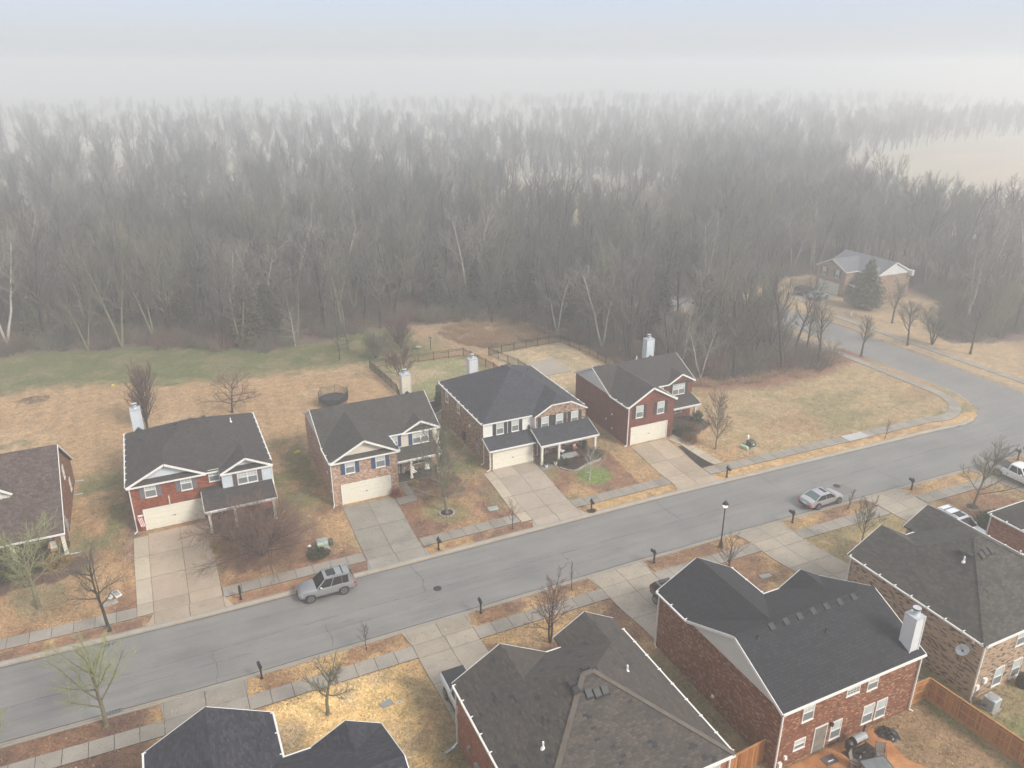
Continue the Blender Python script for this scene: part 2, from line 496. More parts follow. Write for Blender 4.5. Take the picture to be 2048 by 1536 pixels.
def axis(a, b, step, lo, hi, g=1.13):
    c = list(np.arange(a, b + 1e-6, step))
    s = step
    while c[-1] < hi: s *= g; c.append(c[-1] + s)
    s = step
    while c[0] > lo: s *= g; c.insert(0, c[0] - s)
    return np.array(c)

C = lambda *a: np.array(a, dtype=float)
TAN, GOLD, BGOLD = C(0.41, 0.265, 0.14), C(0.48, 0.31, 0.145), C(0.8, 0.53, 0.23)
LEAF, RED = C(0.28, 0.15, 0.085), C(0.19, 0.105, 0.072)
GREEN, OLIVE, BRIGHT = C(0.175, 0.175, 0.075), C(0.24, 0.205, 0.11), C(0.17, 0.23, 0.06)
FLOOR, DULL = C(0.145, 0.1, 0.085), C(0.25, 0.17, 0.095)

BEDS = [([(20.8, 71.5), (25.4, 71.7), (26.2, 70.0), (25.8, 67.0), (23.6, 66.2), (21.4, 66.8), (20.8, 68.4)], (0.1, 0.06, 0.047)),
        ([(-20, 70.6), (-9.9, 70.6), (-9.3, 69.4), (-10.2, 68.0), (-12.2, 67.2), (-14.2, 67.3), (-20, 67.6)], (0.1, 0.058, 0.048)),
        ([(1.2, 69.0), (7.4, 69.2), (8.9, 67.8), (8.0, 65.0), (5.5, 62.4), (2.5, 62.6), (1.1, 66.0)], (0.17, 0.095, 0.06)),
        ([(53.3, 69.8), (57.6, 70.6), (59.6, 71.0), (59.6, 69.6), (58.0, 68.2), (55.5, 67.2), (53.9, 66.5), (53.6, 68.0)], (0.035, 0.03, 0.028)),
        ([(67.3, 38.2), (70.4, 38.2), (70.2, 40.3), (68.5, 40.6)], (0.05, 0.04, 0.035)),
        ([(-4.4, 68), (-6.5, 68), (-6.3, 82), (-5.2, 82), (-5.2, 71)], (0.2, 0.13, 0.09))]

def paint(x, y):
    n5, n2, n1 = fbm(x, y, 9, 1), fbm(x, y, 3, 5), fbm(x, y, 1.0, 9, 3)
    def mix(c, d, t): return c + (d - c) * np.clip(t, 0, 1)[..., None]
    def S(a, b, v): return sst(a, b, v)
    yy = y - road_shift(x)
    base = np.broadcast_to(TAN, x.shape + (3,)).copy()
    # back yards: tan with mowing stripes and olive patches
    base = mix(base, base * 0 + C(0.46, 0.315, 0.18), S(0.45, 0.7, n5))
    base = mix(base, base * 0 + OLIVE, S(0.56, 0.72, n2) * S(0.4, 0.6, n5) * 0.8)
    st = 0.5 + 0.5 * np.sin(x * 2 * np.pi / 2.4 + 2.5 * n5)
    base = mix(base, base * 0.86, S(0.5, 1, st) * (y > 74) * 0.6)
    # front yards of the far row: leaf litter
    fy = S(60, 61, yy) * (1 - S(70, 76, yy)) * (x < 44)
    lf = base * 0 + mix(base * 0 + LEAF, base * 0 + RED, S(0.4, 0.6, n2))
    fr = mix(base * 0 + C(0.4, 0.25, 0.13), lf, S(0.38, 0.6, fbm(x, y, 5, 33)))
    fr = mix(fr, base * 0 + OLIVE, S(0.55, 0.7, fbm(x, y, 4, 41)) * 0.8)
    base = mix(base, fr, fy)
    # strips beside and between the houses
    for (xa, xb) in ((-11, -5.6), (7.6, 12.5), (25.5, 29.8), (42.6, 46.6)):
        w = S(xa - 0.5, xa + 0.7, x) * (1 - S(xb - 0.7, xb + 0.5, x)) * S(68, 72, y) * (1 - S(84, 90, y))
        base = mix(base, mix(base, base * 0 + GREEN, S(0.35, 0.55, n2)), w * 0.9)
    # green belt behind the left yards
    edge = np.interp(x, [-60, -21, -12, -3, 6.5, 14, 21, 27, 33, 38], [118, 117, 116.5, 112, 109, 109.5, 108.5, 106.5, 106.5, 107])
    gb = S(-2, 2.5, y - edge + 5 * (n2 - 0.5)) * (1 - S(34, 42, x)) * (y < 150)
    base = mix(base, mix(base * 0 + C(0.115, 0.13, 0.045), base * 0 + C(0.18, 0.16, 0.075), S(0.4, 0.65, n2)), gb)
    # fenced yards
    a = inpoly(x, y, [(27.2, 93), (26.4, 105.6), (41, 104.8), (42.6, 95), (42.6, 84), (27.4, 84)])
    base = mix(base, mix(base * 0 + C(0.24, 0.24, 0.11), base * 0 + C(0.4, 0.31, 0.19), S(0.42, 0.62, fbm(x, y, 5, 12))), a * 0.9)
    b_ = inpoly(x, y, [(44, 80), (44.4, 103.4), (57.7, 103.6), (58.8, 80)])
    base = mix(base, mix(base * 0 + C(0.5, 0.37, 0.22), base * 0 + C(0.42, 0.33, 0.2), S(0.4, 0.6, n2)), b_)
    # rough orange field
    rf = inpoly(x + 5 * (n2 - 0.5), y + 5 * (n5 - 0.5), [(38, 124), (36, 114), (42, 106.5), (44, 104.5), (58, 104.6), (60, 108), (56, 120)])
    base = mix(base, mix(base * 0 + C(0.37, 0.24, 0.15), base * 0 + C(0.27, 0.21, 0.12), S(0.35, 0.65, n2)), rf * 0.85)
    # corner lot
    cl = S(59, 61, x) * (yy > 60) * (y < 84)
    cc = mix(base * 0 + C(0.39, 0.285, 0.155), base * 0 + C(0.27, 0.225, 0.11), S(0.46, 0.66, fbm(x, y * 1.8, 7, 21)))
    cc = mix(cc, base * 0 + C(0.36, 0.22, 0.12), S(0.55, 0.7, fbm(x, y, 6, 25)) * 0.7)
    base = mix(base, cc, cl)
    dd = np.interp(x, [60, 63, 67, 73, 81, 88, 93], [86, 82.5, 80.5, 78.2, 77.8, 78, 80]) - y
    base = mix(base, base * 0 + C(0.24, 0.12, 0.08), (1 - S(0, 3.2, dd + 2 * (n2 - 0.5))) * cl)
    # verges
    vf = S(58.1, 58.3, yy) * (1 - S(59.5, 59.8, yy))
    base = mix(base, mix(base * 0 + GOLD, lf, S(0.3, 0.5, n1) * (1 - S(28, 38, x)) + 0.5 * S(0.55, 0.65, n2)), vf)
    vn = (1 - S(49.3, 49.6, yy))
    nr = mix(base * 0 + GOLD, base * 0 + TAN, S(0.45, 0.65, n2))
    lfn = S(0.48, 0.62, fbm(x, y, 3.5, 71)) * S(-0.2, 0.2, n1 - 0.3)
    nr = mix(nr, lf, lfn * 0.85)
    nr = mix(nr, lf * 0.75, 1 - S(-6, -4.5, x))
    # bright straw lawn of the near left house
    bl = S(1.5, 3, x) * (1 - S(10.2, 12.6, x + 2 * (n2 - 0.5))) * (1 - S(45.4, 45.8, yy)) * S(33, 35, y)
    nr = mix(nr, mix(base * 0 + BGOLD, base * 0 + C(0.56, 0.4, 0.22), S(0.4, 0.65, n2)), bl)
    gp = S(10.5, 12, x) * (1 - S(13, 13.6, x)) * (1 - S(46, 46.5, yy))
    nr = mix(nr, base * 0 + C(0.25, 0.2, 0.1), gp * S(0.3, 0.6, n2))
    # lawn in the notch of the dark roofed house, worn greener lawn farther right
    g4 = inpoly(x, y, [(52, 46), (63.2, 46), (63.2, 38), (52, 36)])
    nr = mix(nr, mix(base * 0 + C(0.4, 0.29, 0.14), base * 0 + C(0.28, 0.23, 0.11), S(0.4, 0.6, n2)), g4 * 0.9)
    l5 = inpoly(x, y, [(68, 45.5), (78.5, 45.5), (78.5, 38), (68, 36)])
    nr = mix(nr, mix(base * 0 + LEAF, base * 0 + C(0.4, 0.28, 0.14), S(0.5, 0.7, n2 + 0.15 * S(74, 78, x))), l5)
    # grass beside and behind the near houses
    bk = (1 - S(37, 40, y))
    side = mix(base * 0 + C(0.2, 0.165, 0.085), base * 0 + C(0.3, 0.215, 0.115), S(0.4, 0.6, n2))
    nr = mix(nr, side, bk * (1 - bl))
    nr = mix(nr, mix(base * 0 + C(0.25, 0.165, 0.09), base * 0 + C(0.31, 0.2, 0.11), S(0.4, 0.65, n2)), inpoly(x, y, [(30, 27), (45, 27), (46, 5), (28, 5)]))
    nr = mix(nr, mix(base * 0 + C(0.19, 0.185, 0.08), base * 0 + C(0.27, 0.21, 0.11), S(0.45, 0.65, n2)), inpoly(x, y, [(42.5, 37), (47, 37), (47, 25), (62, 25), (62, 5), (45.5, 5)]))
    base = mix(base, nr, vn)
    # lush patch round the young tree
    r = np.hypot((x - 40.0) / 1.9, (y - 64.6) / 2.1) + 0.8 * (n1 - 0.5)
    base = mix(base, base * 0 + BRIGHT, 1 - S(0.75, 1.05, r))
    r = np.hypot((x - 22.7) / 2.6, (y - 64.3) / 2.4) + 0.9 * (n2 - 0.5)
    base = mix(base, base * 0 + C(0.22, 0.2, 0.09), (1 - S(0.5, 1.1, r)) * 0.9)
    # yards by the side road and the farther house
    rr = (x > 106) & (y > 55)
    base = mix(base, mix(base * 0 + C(0.4, 0.28, 0.16), base * 0 + C(0.28, 0.2, 0.12), S(0.4, 0.65, n5)), rr * 1.0)
    # woodland floor
    ww = in_woods(x + 3 * (n2 - 0.5), y + 3 * (n2 - 0.5)) & (y > 70)
    wf = mix(base * 0 + FLOOR, base * 0 + C(0.2, 0.12, 0.1), S(0.4, 0.65, n5))
    wf = mix(wf, base * 0 + C(0.42, 0.38, 0.3), S(190, 300, y))  # farther floor turns to pale grass, fog lightness put into its colour
    base = mix(base, wf, ww * 1.0)
    for i, f in enumerate(FIELDS):
        c = (C(0.4, 0.35, 0.25), C(0.45, 0.38, 0.22), C(0.5, 0.42, 0.3), C(0.5, 0.48, 0.3), C(0.5, 0.46, 0.36), C(0.5, 0.46, 0.36))[i]
        base = mix(base, mix(base * 0 + c, base * 0 + C(0.43, 0.32, 0.23), S(0.5, 0.8, fbm(x, y, 60, 3)) * (i == 0)), inpoly(x, y, f) * 1.0)
    for P_b, cb in BEDS:
        wx, wy = x + 0.9 * (n1 - 0.5), y + 0.9 * (fbm(x, y, 1.0, 55, 3) - 0.5)
        base = mix(base, mix(base * 0 + C(*cb), base * 0 + C(*cb) * 1.5, S(0.4, 0.65, n1)), inpoly(wx, wy, P_b) * 0.9)
    base = base * (0.84 + 0.32 * n1)[..., None]
    return np.clip(base, 0.01, 0.9)

gx = axis(-26, 112, 0.32, -1800, 2600)
gy = axis(18, 128, 0.32, -300, 2600)
X, Y = np.meshgrid(gx, gy)
ny, nx = X.shape
Z = hgt(X, Y)
YS = Y - road_shift(X)
SIDE_X0, SIDE_X1 = 97.6, 106.4
on_road = ((YS > 49.6) & (YS < 57.9)) | ((X > SIDE_X0) & (X < SIDE_X1) & (Y > 55) & (Y < 95)) | ((X > 88.2) & (X < 98) & (Y > 55.5) & (Y < 65.8) & (np.hypot(X - 88.2, Y - 65.8) > 9.4)) | ((X > 106) & (X < 111.6) & (Y > 55.5) & (Y < 61) & (np.hypot(X - 111.4, Y - 61) > 5.0)) | ((Y > 92.9) & (np.hypot(X - 72, Y - 93) > 25.6) & (np.hypot(X - 72, Y - 93) < 34.4) & (np.arctan2(Y - 93, X - 72) < 1.2))
Z = np.where(on_road, np.minimum(Z - 0.12, -0.04), Z)
Z += 0.02 * (fbm(X, Y, 2.5, 91) - 0.5) * (~on_road)
far_w = sst(150, 500, Y)
Z += far_w * 9 * (fbm(X, Y, 220, 7) - 0.5) * (Y > 150)
idx = np.arange(nx * ny).reshape(ny, nx)
F = np.stack([idx[:-1, :-1], idx[:-1, 1:], idx[1:, 1:], idx[1:, :-1]], -1).reshape(-1, 4)
def ground_fn(g, b):
    tc = g.n('TexCoord').outputs['Object']
    a = g.n('Attribute', attribute_name='grass_tone').outputs['Color']
    f = g.ramp(g.noise(tc, 4.5, 6, 0.85), [(0.3, 0.42), (0.5, 1.0), (0.7, 1.55)])
    c = g.mix(1.0, a, f, 'MULTIPLY')
    f2 = g.ramp(g.noise(tc, 1.1, 4, 0.75), [(0.35, 0.76), (0.65, 1.2)])
    c = g.mix(1.0, c, f2, 'MULTIPLY')
    # scattered leaves and clumps
    v = g.n('TexVoronoi', {'Vector': tc, 'Scale': 4.2}, feature='F1')
    lf = g.m('MULTIPLY', g.m('LESS_THAN', v.outputs['Distance'], 0.3), g.m('GREATER_THAN', g.noise(tc, 0.9, 3), 0.52))
    c = g.mix(g.m('MULTIPLY', lf, 0.35), c, (0.1, 0.055, 0.035))
    hi = g.m('GREATER_THAN', g.noise(tc, 9, 3, 0.7), 0.63)
    c = g.mix(g.m('MULTIPLY', hi, 0.3), c, (0.55, 0.4, 0.26))
    g.nt.links.new(c, b.inputs['Base Color'])
    link_bump(g, b, g.noise(tc, 7, 5, 0.8), 0.8, 0.08)
M['ground'] = material('dormant_grass', (0.3, 0.2, 0.1), 1.0, fn=ground_fn)
ground = raw_mesh('ground', np.stack([X, Y, Z], -1).reshape(-1, 3), F, M['ground'], 4, smooth=True)
put(ground, kind='structure')
ca = ground.data.color_attributes.new('grass_tone', 'FLOAT_COLOR', 'POINT')
cc = np.ones((nx * ny, 4), dtype=np.float32)
cc[:, :3] = paint(X.ravel(), Y.ravel())
ca.data.foreach_set('color', cc.ravel())

def flakes(name, n, areas, size, tint, mat_name, seed, upright=0.0, keep=None):
    """thousands of leaf or grass sized flakes lying on the ground, coloured from the lawn they lie on"""
    rs = np.random.RandomState(seed)
    tot = sum((a[1] - a[0]) * (a[3] - a[2]) * a[4] for a in areas)
    PX, PY = [], []
    for a in areas:
        k = int(n * (a[1] - a[0]) * (a[3] - a[2]) * a[4] / tot)
        PX.append(rs.uniform(a[0], a[1], k)); PY.append(rs.uniform(a[2], a[3], k))
    px, py = np.concatenate(PX), np.concatenate(PY)
    ys = py - road_shift(px)
    ok = ~(((ys > 49.2) & (ys < 58.4)) | ((px > 97) & (px < 107) & (py > 55)) | inpoly(px, py, WOOD_L))
    if keep is not None: ok &= keep(px, py, rs)
    px, py = px[ok], py[ok]
    m = len(px)
    pz = hgt(px, py) + 0.012
    az = rs.uniform(0, 6.283, m); s = size * rs.uniform(0.5, 1.5, m)
    tz = rs.uniform(-0.5, 0.5, m) * (1 - upright) + upright
    a = np.stack([np.cos(az), np.sin(az), np.zeros(m)], -1) * s[:, None] * 0.5
    b = np.stack([-np.sin(az), np.cos(az), tz], -1) * s[:, None] * (0.45 if upright == 0 else 0.9)
    c = np.stack([px, py, pz + 0.012], -1)
    V = np.stack([c - a, c + b * 0.5 - a * 0.2, c + a, c - b * (0.5 if upright == 0 else 0.05) + a * 0.2], 1).reshape(-1, 3)
    V[:, 2] = np.maximum(V[:, 2], np.repeat(pz, 4))
    o = raw_mesh(name, V, np.arange(m * 4).reshape(m, 4), M[mat_name], 4)
    colr = tint(px, py, rs)
    cc_ = np.ones((m, 4, 4), dtype=np.float32); cc_[:, :, :3] = np.clip(colr, 0.01, 0.9)[:, None, :]
    o.data.color_attributes.new('grass_tone', 'FLOAT_COLOR', 'POINT').data.foreach_set('color', cc_.ravel())
    return put(o, kind='stuff')
def flake_fn(g, b):
    g.nt.links.new(g.n('Attribute', attribute_name='grass_tone').outputs['Color'], b.inputs['Base Color'])
M['flake'] = material('dry_leaf', (0.3, 0.2, 0.1), 0.9, fn=flake_fn)
LEAFC = np.array([(0.2, 0.09, 0.05), (0.3, 0.15, 0.08), (0.42, 0.24, 0.13), (0.13, 0.06, 0.04), (0.5, 0.33, 0.2), (0.24, 0.13, 0.09)])
def leaf_tint(x, y, rs): return LEAFC[rs.randint(0, 6, len(x))] * rs.uniform(0.7, 1.2, (len(x), 1))
def grass_tint(x, y, rs): return paint(x, y) * rs.choice([0.5, 0.75, 1.25, 1.55], (len(x), 1)) * rs.uniform(0.9, 1.1, (len(x), 3))
def clumped(x, y, rs): return rs.rand(len(x)) < 0.15 + 1.3 * np.clip(fbm(x, y, 3.5, 71) - 0.35, 0, 1)
flakes('fallen_leaves', 90000, [(-20, 45, 58.3, 72, 1.0), (-20, 62, 45, 49.3, 0.8), (-14, 30, 72, 80, 0.25), (45, 75, 58, 62, 0.4), (28, 50, 38, 46, 0.5), (66, 92, 38, 49, 1.0), (60, 95, 60, 66, 0.3)], 0.13, leaf_tint, 'flake', 5, 0.0, clumped)
flakes('grass', 260000, [(-24, 60, 60, 84, 1.0), (-24, 60, 84, 112, 0.5), (-24, 40, 112, 128, 0.4), (44, 96, 58, 82, 0.7), (-18, 95, 14, 49.3, 1.0)], 0.11, grass_tint, 'flake', 6, 0.8)

# ------------------------------------------------------------------ paved things
def panels(name, quads, mat, sub=0.8, thick=0.25, lift=0.05, gap=0.021, label=None, kind='structure'):
    """concrete slabs that follow the ground; quads are lists of 4 (x,y) going round"""
    V, Fc, T = [], [], []
    jobs = [(q, 0.0, gap, -0.014) for q in ([] if thick < 0.1 else quads)] + [(q, None, gap, 0.0) for q in quads]
    for q, tone_, gp, dl in jobs:
        q = [np.array(p, float) for p in q]
        c = sum(q) / 4
        q = [p + (c - p) / max(np.linalg.norm(c - p), 1e-6) * (gp if tone_ is None else -0.002) * 1.4 for p in q]
        nu = max(1, int(round(max(np.linalg.norm(q[1] - q[0]), np.linalg.norm(q[2] - q[3])) / sub)))
        nv = max(1, int(round(max(np.linalg.norm(q[3] - q[0]), np.linalg.norm(q[2] - q[1])) / sub)))
        b0 = len(V)
        tone = random.uniform(0.08, 1) if tone_ is None else 0.0
        for j in range(nv + 1):
            for i in range(nu + 1):
                u, v = i / nu, j / nv
                p = (q[0] * (1 - u) + q[1] * u) * (1 - v) + (q[3] * (1 - u) + q[2] * u) * v
                V.append((p[0], p[1], hz(p[0], p[1]) + lift + dl)); T.append(tone)
        W = nu + 1
        for j in range(nv):
            for i in range(nu):
                a = b0 + j * W + i
                Fc.append((a, a + 1, a + 1 + W, a + W))
        ring = [b0 + i for i in range(W)] + [b0 + j * W + nu for j in range(1, nv + 1)] + [b0 + nv * W + i for i in range(nu - 1, -1, -1)] + [b0 + j * W for j in range(nv - 1, 0, -1)]
        s0 = len(V)
        for r_ in ring: V.append((V[r_][0], V[r_][1], V[r_][2] - thick)); T.append(tone)
        n = len(ring)
        for k in range(n): Fc.append((ring[(k + 1) % n], ring[k], s0 + k, s0 + (k + 1) % n))
    me = bpy.data.meshes.new(name)
    me.from_pydata(V, [], Fc)
    me.materials.append(mat)
    at = me.attributes.new('tone', 'FLOAT', 'POINT')
    at.data.foreach_set('value', np.array(T, dtype=np.float32))
    o = bpy.data.objects.new(name, me)
    col.objects.link(o)
    put(o, label, kind=kind)
    return o

def grid_quads(xs, ys, skew=0.0):
    return [[(xs[i], ys[j]), (xs[i + 1], ys[j]), (xs[i + 1], ys[j + 1]), (xs[i], ys[j + 1])] for i in range(len(xs) - 1) for j in range(len(ys) - 1)]

random.seed(5)
# road surface: one sheet with the side road, slightly crowned
def asphalt(g, b):
    tc = g.n('TexCoord').outputs['Object']
    s = g.n('SeparateXYZ', {0: tc})
    x, y = s.outputs[0], s.outputs[1]
    w1 = g.noise(tc, 0.16, 4, 0.6)
    c = g.ramp(w1, [(0.3, (0.175, 0.17, 0.163)), (0.55, (0.215, 0.207, 0.197)), (0.75, (0.245, 0.235, 0.222))])
    st = g.n('Mapping', {'Vector': tc, 'Scale': (0.09, 0.9, 1)})
    sn = g.noise(st.outputs[0], 1.6, 4, 0.65)
    c = g.mix(0.8, c, g.ramp(sn, [(0.35, 0.86), (0.65, 1.1)]), 'MULTIPLY')
    c = g.mix(1.0, c, g.ramp(g.noise(tc, 10, 6, 0.9), [(0.3, 0.7), (0.7, 1.27)]), 'MULTIPLY')
    wob = g.m('MULTIPLY', g.m('SUBTRACT', g.noise(tc, 0.35, 4, 0.7), 0.5), 0.55)
    def seam(y0, w, strength):
        nonlocal c
        d = g.m('ABSOLUTE', g.m('SUBTRACT', g.m('ADD', y, wob), y0))
        k = g.m('MULTIPLY', g.m('LESS_THAN', d, w), g.ramp(g.noise(tc, 0.6, 3), [(0.4, 0.1), (0.62, 1.0)]))
        k = g.m('MULTIPLY', k, g.m('LESS_THAN', x, 96))
        c = g.mix(g.m('MULTIPLY', k, strength), c, (0.05, 0.05, 0.052))
    seam(53.5, 0.045, 0.85)
    seam(55.9, 0.025, 0.4)
    seam(52.0, 0.035, 0.55)
    # soft damp band along the middle
    d = g.m('ABSOLUTE', g.m('SUBTRACT', g.m('ADD', y, g.m('MULTIPLY', wob, 3)), 52.7))
    k = g.m('MULTIPLY', g.ramp(d, [(0.0, 1.0), (0.9, 0.0)]), g.ramp(g.noise(st.outputs[0], 3.2, 5, 0.75), [(0.5, 0.0), (0.66, 1.0)]))
    c = g.mix(g.m('MULTIPLY', k, 0.45), c, (0.07, 0.07, 0.072))
    for x0, ya, yb in ((16.9, 53.4, 57.6), (-0.6, 49.8, 53.4), (30.0, 50.0, 53.4), (57.0, 53.4, 57.2), (43.5, 53.4, 57.5), (70.0, 49.5, 52.8), (8.0, 50, 53)):
        d = g.m('ABSOLUTE', g.m('SUBTRACT', g.m('MULTIPLY_ADD', wob, 3.2, x), x0))
        k = g.m('MULTIPLY', g.m('LESS_THAN', d, 0.04), g.m('MULTIPLY', g.m('GREATER_THAN', y, ya), g.m('LESS_THAN', y, yb)))
        c = g.mix(g.m('MULTIPLY', k, 0.65), c, (0.055, 0.055, 0.056))
    # old patch by the grey saloon
    k = g.m('MULTIPLY', g.m('LESS_THAN', g.m('ABSOLUTE', g.m('SUBTRACT', x, 60.5)), 3.4), g.m('LESS_THAN', g.m('ABSOLUTE', g.m('SUBTRACT', y, 51.2)), 0.9))
    c = g.mix(g.m('MULTIPLY', k, 0.45), c, (0.12, 0.105, 0.09))
    g.nt.links.new(c, b.inputs['Base Color'])
    g.nt.links.new(g.ramp(w1, [(0.3, 0.5), (0.7, 0.72)]), b.inputs['Roughness'])
    link_bump(g, b, g.noise(tc, 40, 3, 0.8), 0.25, 0.01)
M['asphalt'] = material('asphalt', (0.16, 0.16, 0.16), 0.6, fn=asphalt)

KF, KN = 57.8, 49.65           # gutter lines of the street, before the drift
sx = lambda x: float(road_shift(x))
CC, CR = (88.2, 65.8), 9.4     # kerb return at the corner
arc = [(CC[0] + CR * math.cos(a), CC[1] + CR * math.sin(a)) for a in np.linspace(-math.pi / 2, 0, 13)]
side_l = [(97.6, y) for y in np.arange(67, 93.1, 2.0)]
bend_l = [(72 + 25.6 * math.cos(a), 93 + 25.6 * math.sin(a)) for a in np.linspace(0.08, 1.2, 12)]
bend_r = [(72 + 34.4 * math.cos(a), 93 + 34.4 * math.sin(a)) for a in np.linspace(0.0, 1.2, 13)]
far_line = [(x, KF + sx(x)) for x in np.arange(-80, 86.1, 3.0)] + arc[1:] + side_l + bend_l
r2 = 5.0
far_right = list(reversed([(106.4 + r2 - r2 * math.cos(a), 61 + r2 * 0 - r2 * math.sin(a) + 0.0) for a in np.linspace(0, math.pi / 2, 7)]))
far_right = [(x, y) for x, y in [(160, 55.9), (130, 55.9)]] + [(106.4 + r2 - r2 * math.cos(a), 61 - r2 * math.sin(a)) for a in np.linspace(math.pi / 2, 0, 7)] + [(106.4, y) for y in np.arange(63, 93, 2.0)] + bend_r
near_line = [(x, KN + sx(x)) for x in np.arange(-80, 160.1, 3.0)]

def ribbon(name, left, right, mat, z, kind='structure'):
    n = min(len(left), len(right))
    V = [(*left[i], z) for i in range(n)] + [(*right[i], z) for i in range(n)]
    Fc = [(i, i + 1, n + i + 1, n + i) for i in range(n - 1)]
    return V, Fc
mb = MB()
xs = list(np.arange(-80, 160.1, 3.0))
def far_y(x):
    if x <= 88.2: return KF + sx(min(x, 86))
    if x < 111.4: return 66.0
    return 55.9
prev = None
for i in range(len(xs) - 1):
    a, b = xs[i], xs[i + 1]
    if b <= 88:
        mb.poly([(a, KN + sx(a) - 0.05, 0.012), (b, KN + sx(b) - 0.05, 0.012), (b, far_y(b) + 0.05, 0.012), (a, far_y(a) + 0.05, 0.012)])
x_end = [b for b in xs if b <= 88][-1]
pl = [(x_end, KN + sx(x_end) - 0.05), (160, KN + sx(160) - 0.05), (160, 55.95), (111.5, 55.95)] + [(106.45 + r2 - r2 * math.cos(a), 61 - r2 * math.sin(a)) for a in np.linspace(math.pi / 2 - 0.1, 0, 6)]
pl += [(106.45, 92.9)] + bend_r[1:] + list(reversed(bend_l)) + [(97.55, 92.9), (97.55, 67)] + list(reversed(arc))[1:-1] + [(x_end, far_y(x_end) + 0.05)]
bmx = bmesh.new()
vs = [bmx.verts.new((p[0], p[1], 0.012 + 0.1 * float(sst(57.5, 60.5, np.array(p[1]))))) for p in pl]
fc = bmx.faces.new(vs)
bmesh.ops.triangulate(bmx, faces=[fc], ngon_method='EAR_CLIP')
for f in bmx.faces:
    mb.poly([tuple(v.co) for v in f.verts])
bmx.free()
put(mb.build('road', M['asphalt']), kind='structure')

def kerb(name, line, side, kind='structure'):
    """concrete gutter pan and rolled kerb swept along a line; side=+1 puts the kerb to the left of travel"""
    prof = [(0.0, 0.02), (0.04, 0.03), (0.27, 0.022), (0.33, 0.09), (0.42, 0.16), (0.6, 0.175), (0.62, -0.1)]
    V, Fc, T = [], [], []
    pts = [np.array(p, float) for p in line]
    for i, p in enumerate(pts):
        d = pts[min(i + 1, len(pts) - 1)] - pts[max(i - 1, 0)]
        d /= np.linalg.norm(d)
        nrm = np.array([-d[1], d[0]]) * side
        for o_, z in prof:
            q = p + nrm * o_
            zb = 0.1 * float(sst(57.5, 60.5, np.array(p[1]))) if p[0] > 94 and p[1] > 57 else 0.0
            V.append((q[0], q[1], z + zb)); T.append(0.5)
    k = len(prof)
    for i in range(len(pts) - 1):
        for j in range(k - 1):
            Fc.append((i * k + j, i * k + j + 1, (i + 1) * k + j + 1, (i + 1) * k + j))
    me = bpy.data.meshes.new(name)
    me.from_pydata(V, [], Fc)
    me.materials.append(M['kerb'])
    me.attributes.new('tone', 'FLOAT', 'POINT').data.foreach_set('value', np.array(T, dtype=np.float32))
    o = bpy.data.objects.new(name, me)
    col.objects.link(o)
    put(o, kind=kind)
kerb('kerb', far_line, 1)
kerb('kerb', far_right, -1)
kerb('kerb', near_line, -1)
# thin dark joint where asphalt meets the pan
def strip_line(name, line, w, mat, z):
    mb = MB()
    for a, b in zip(line[:-1], line[1:]):
        d = np.array(b) - np.array(a); d /= np.linalg.norm(d); nn = np.array([-d[1], d[0]]) * w
        za = z + (0.1 * float(sst(57.5, 60.5, np.array(a[1]))) if a[0] > 94 else 0)
        zb = z + (0.1 * float(sst(57.5, 60.5, np.array(b[1]))) if b[0] > 94 else 0)
        mb.poly([(a[0] - nn[0], a[1] - nn[1], za), (b[0] - nn[0], b[1] - nn[1], zb), (b[0] + nn[0], b[1] + nn[1], zb), (a[0] + nn[0], a[1] + nn[1], za)])
    return mb.build(name, mat)
M['tar'] = material('tar_joint', (0.03, 0.03, 0.03), 0.7)
for l_ in (far_line, far_right, near_line): put(strip_line('road_joint', l_, 0.035, M['tar'], 0.036), kind='structure')

# sidewalks
def walk_panels(xa, xb, y0, y1, step=1.55, skip=()):
    q = []
    cuts = [xa] + [c for s_ in skip for c in s_] + [xb]
    for a, b in zip(cuts[0::2], cuts[1::2]):
        n = max(1, round((b - a) / step))
        for i in range(n):
            x, x2 = lerp(a, b, i / n), lerp(a, b, (i + 1) / n)
            q.append([(x, y0 + sx(x)), (x2, y0 + sx(x2)), (x2, y1 + sx(x2)), (x, y1 + sx(x))])
    return q
F_DR = [(-5.75, 0.95), (13.25, 18.75), (28.85, 35.1), (46.9, 52.0)]
q = walk_panels(-60, 86, 59.65, 61.1, 1.55, F_DR)
w_out, w_in = 7.65, 6.15
aa = np.linspace(-math.pi / 2, 0, 9)
P = lambda r, a: (CC[0] + r * math.cos(a), CC[1] + r * math.sin(a))
q += [[P(w_out, aa[i]), P(w_out, aa[i + 1]), P(w_in, aa[i + 1]), P(w_in, aa[i])] for i in range(8)]
q += [[(86, 59.65 + sx(86)), P(w_out, aa[0]), P(w_in, aa[0]), (86, 61.1 + sx(86))]]
q += [[(95.85, y), (95.85, y + 1.55), (94.35, y + 1.55), (94.35, y)] for y in np.arange(65.8, 93, 1.55)]
panels('sidewalk', q, M['walk'])
panels('sidewalk', [[(108.9, y), (110.3, y), (110.3, y + 1.55), (108.9, y + 1.55)] for y in np.arange(57, 97, 1.55)], M['walk'])
panels('sidewalk', walk_panels(-60, 130, 45.7, 47.15, 1.55, [(-4.3, 1.2), (13.5, 18.6), (30.5, 35.8), (46.9, 51.9), (63.2, 68.3), (79, 84)]), M['walk'])
panels('pavement', [[(72.2, 59.65 + sx(72)), (75.5, 59.65 + sx(75)), (75.5, 61.1 + sx(75)), (72.2, 61.1 + sx(72))]], concrete('new_concrete', (0.5, 0.5, 0.48), (0.46, 0.46, 0.44)), lift=0.066)

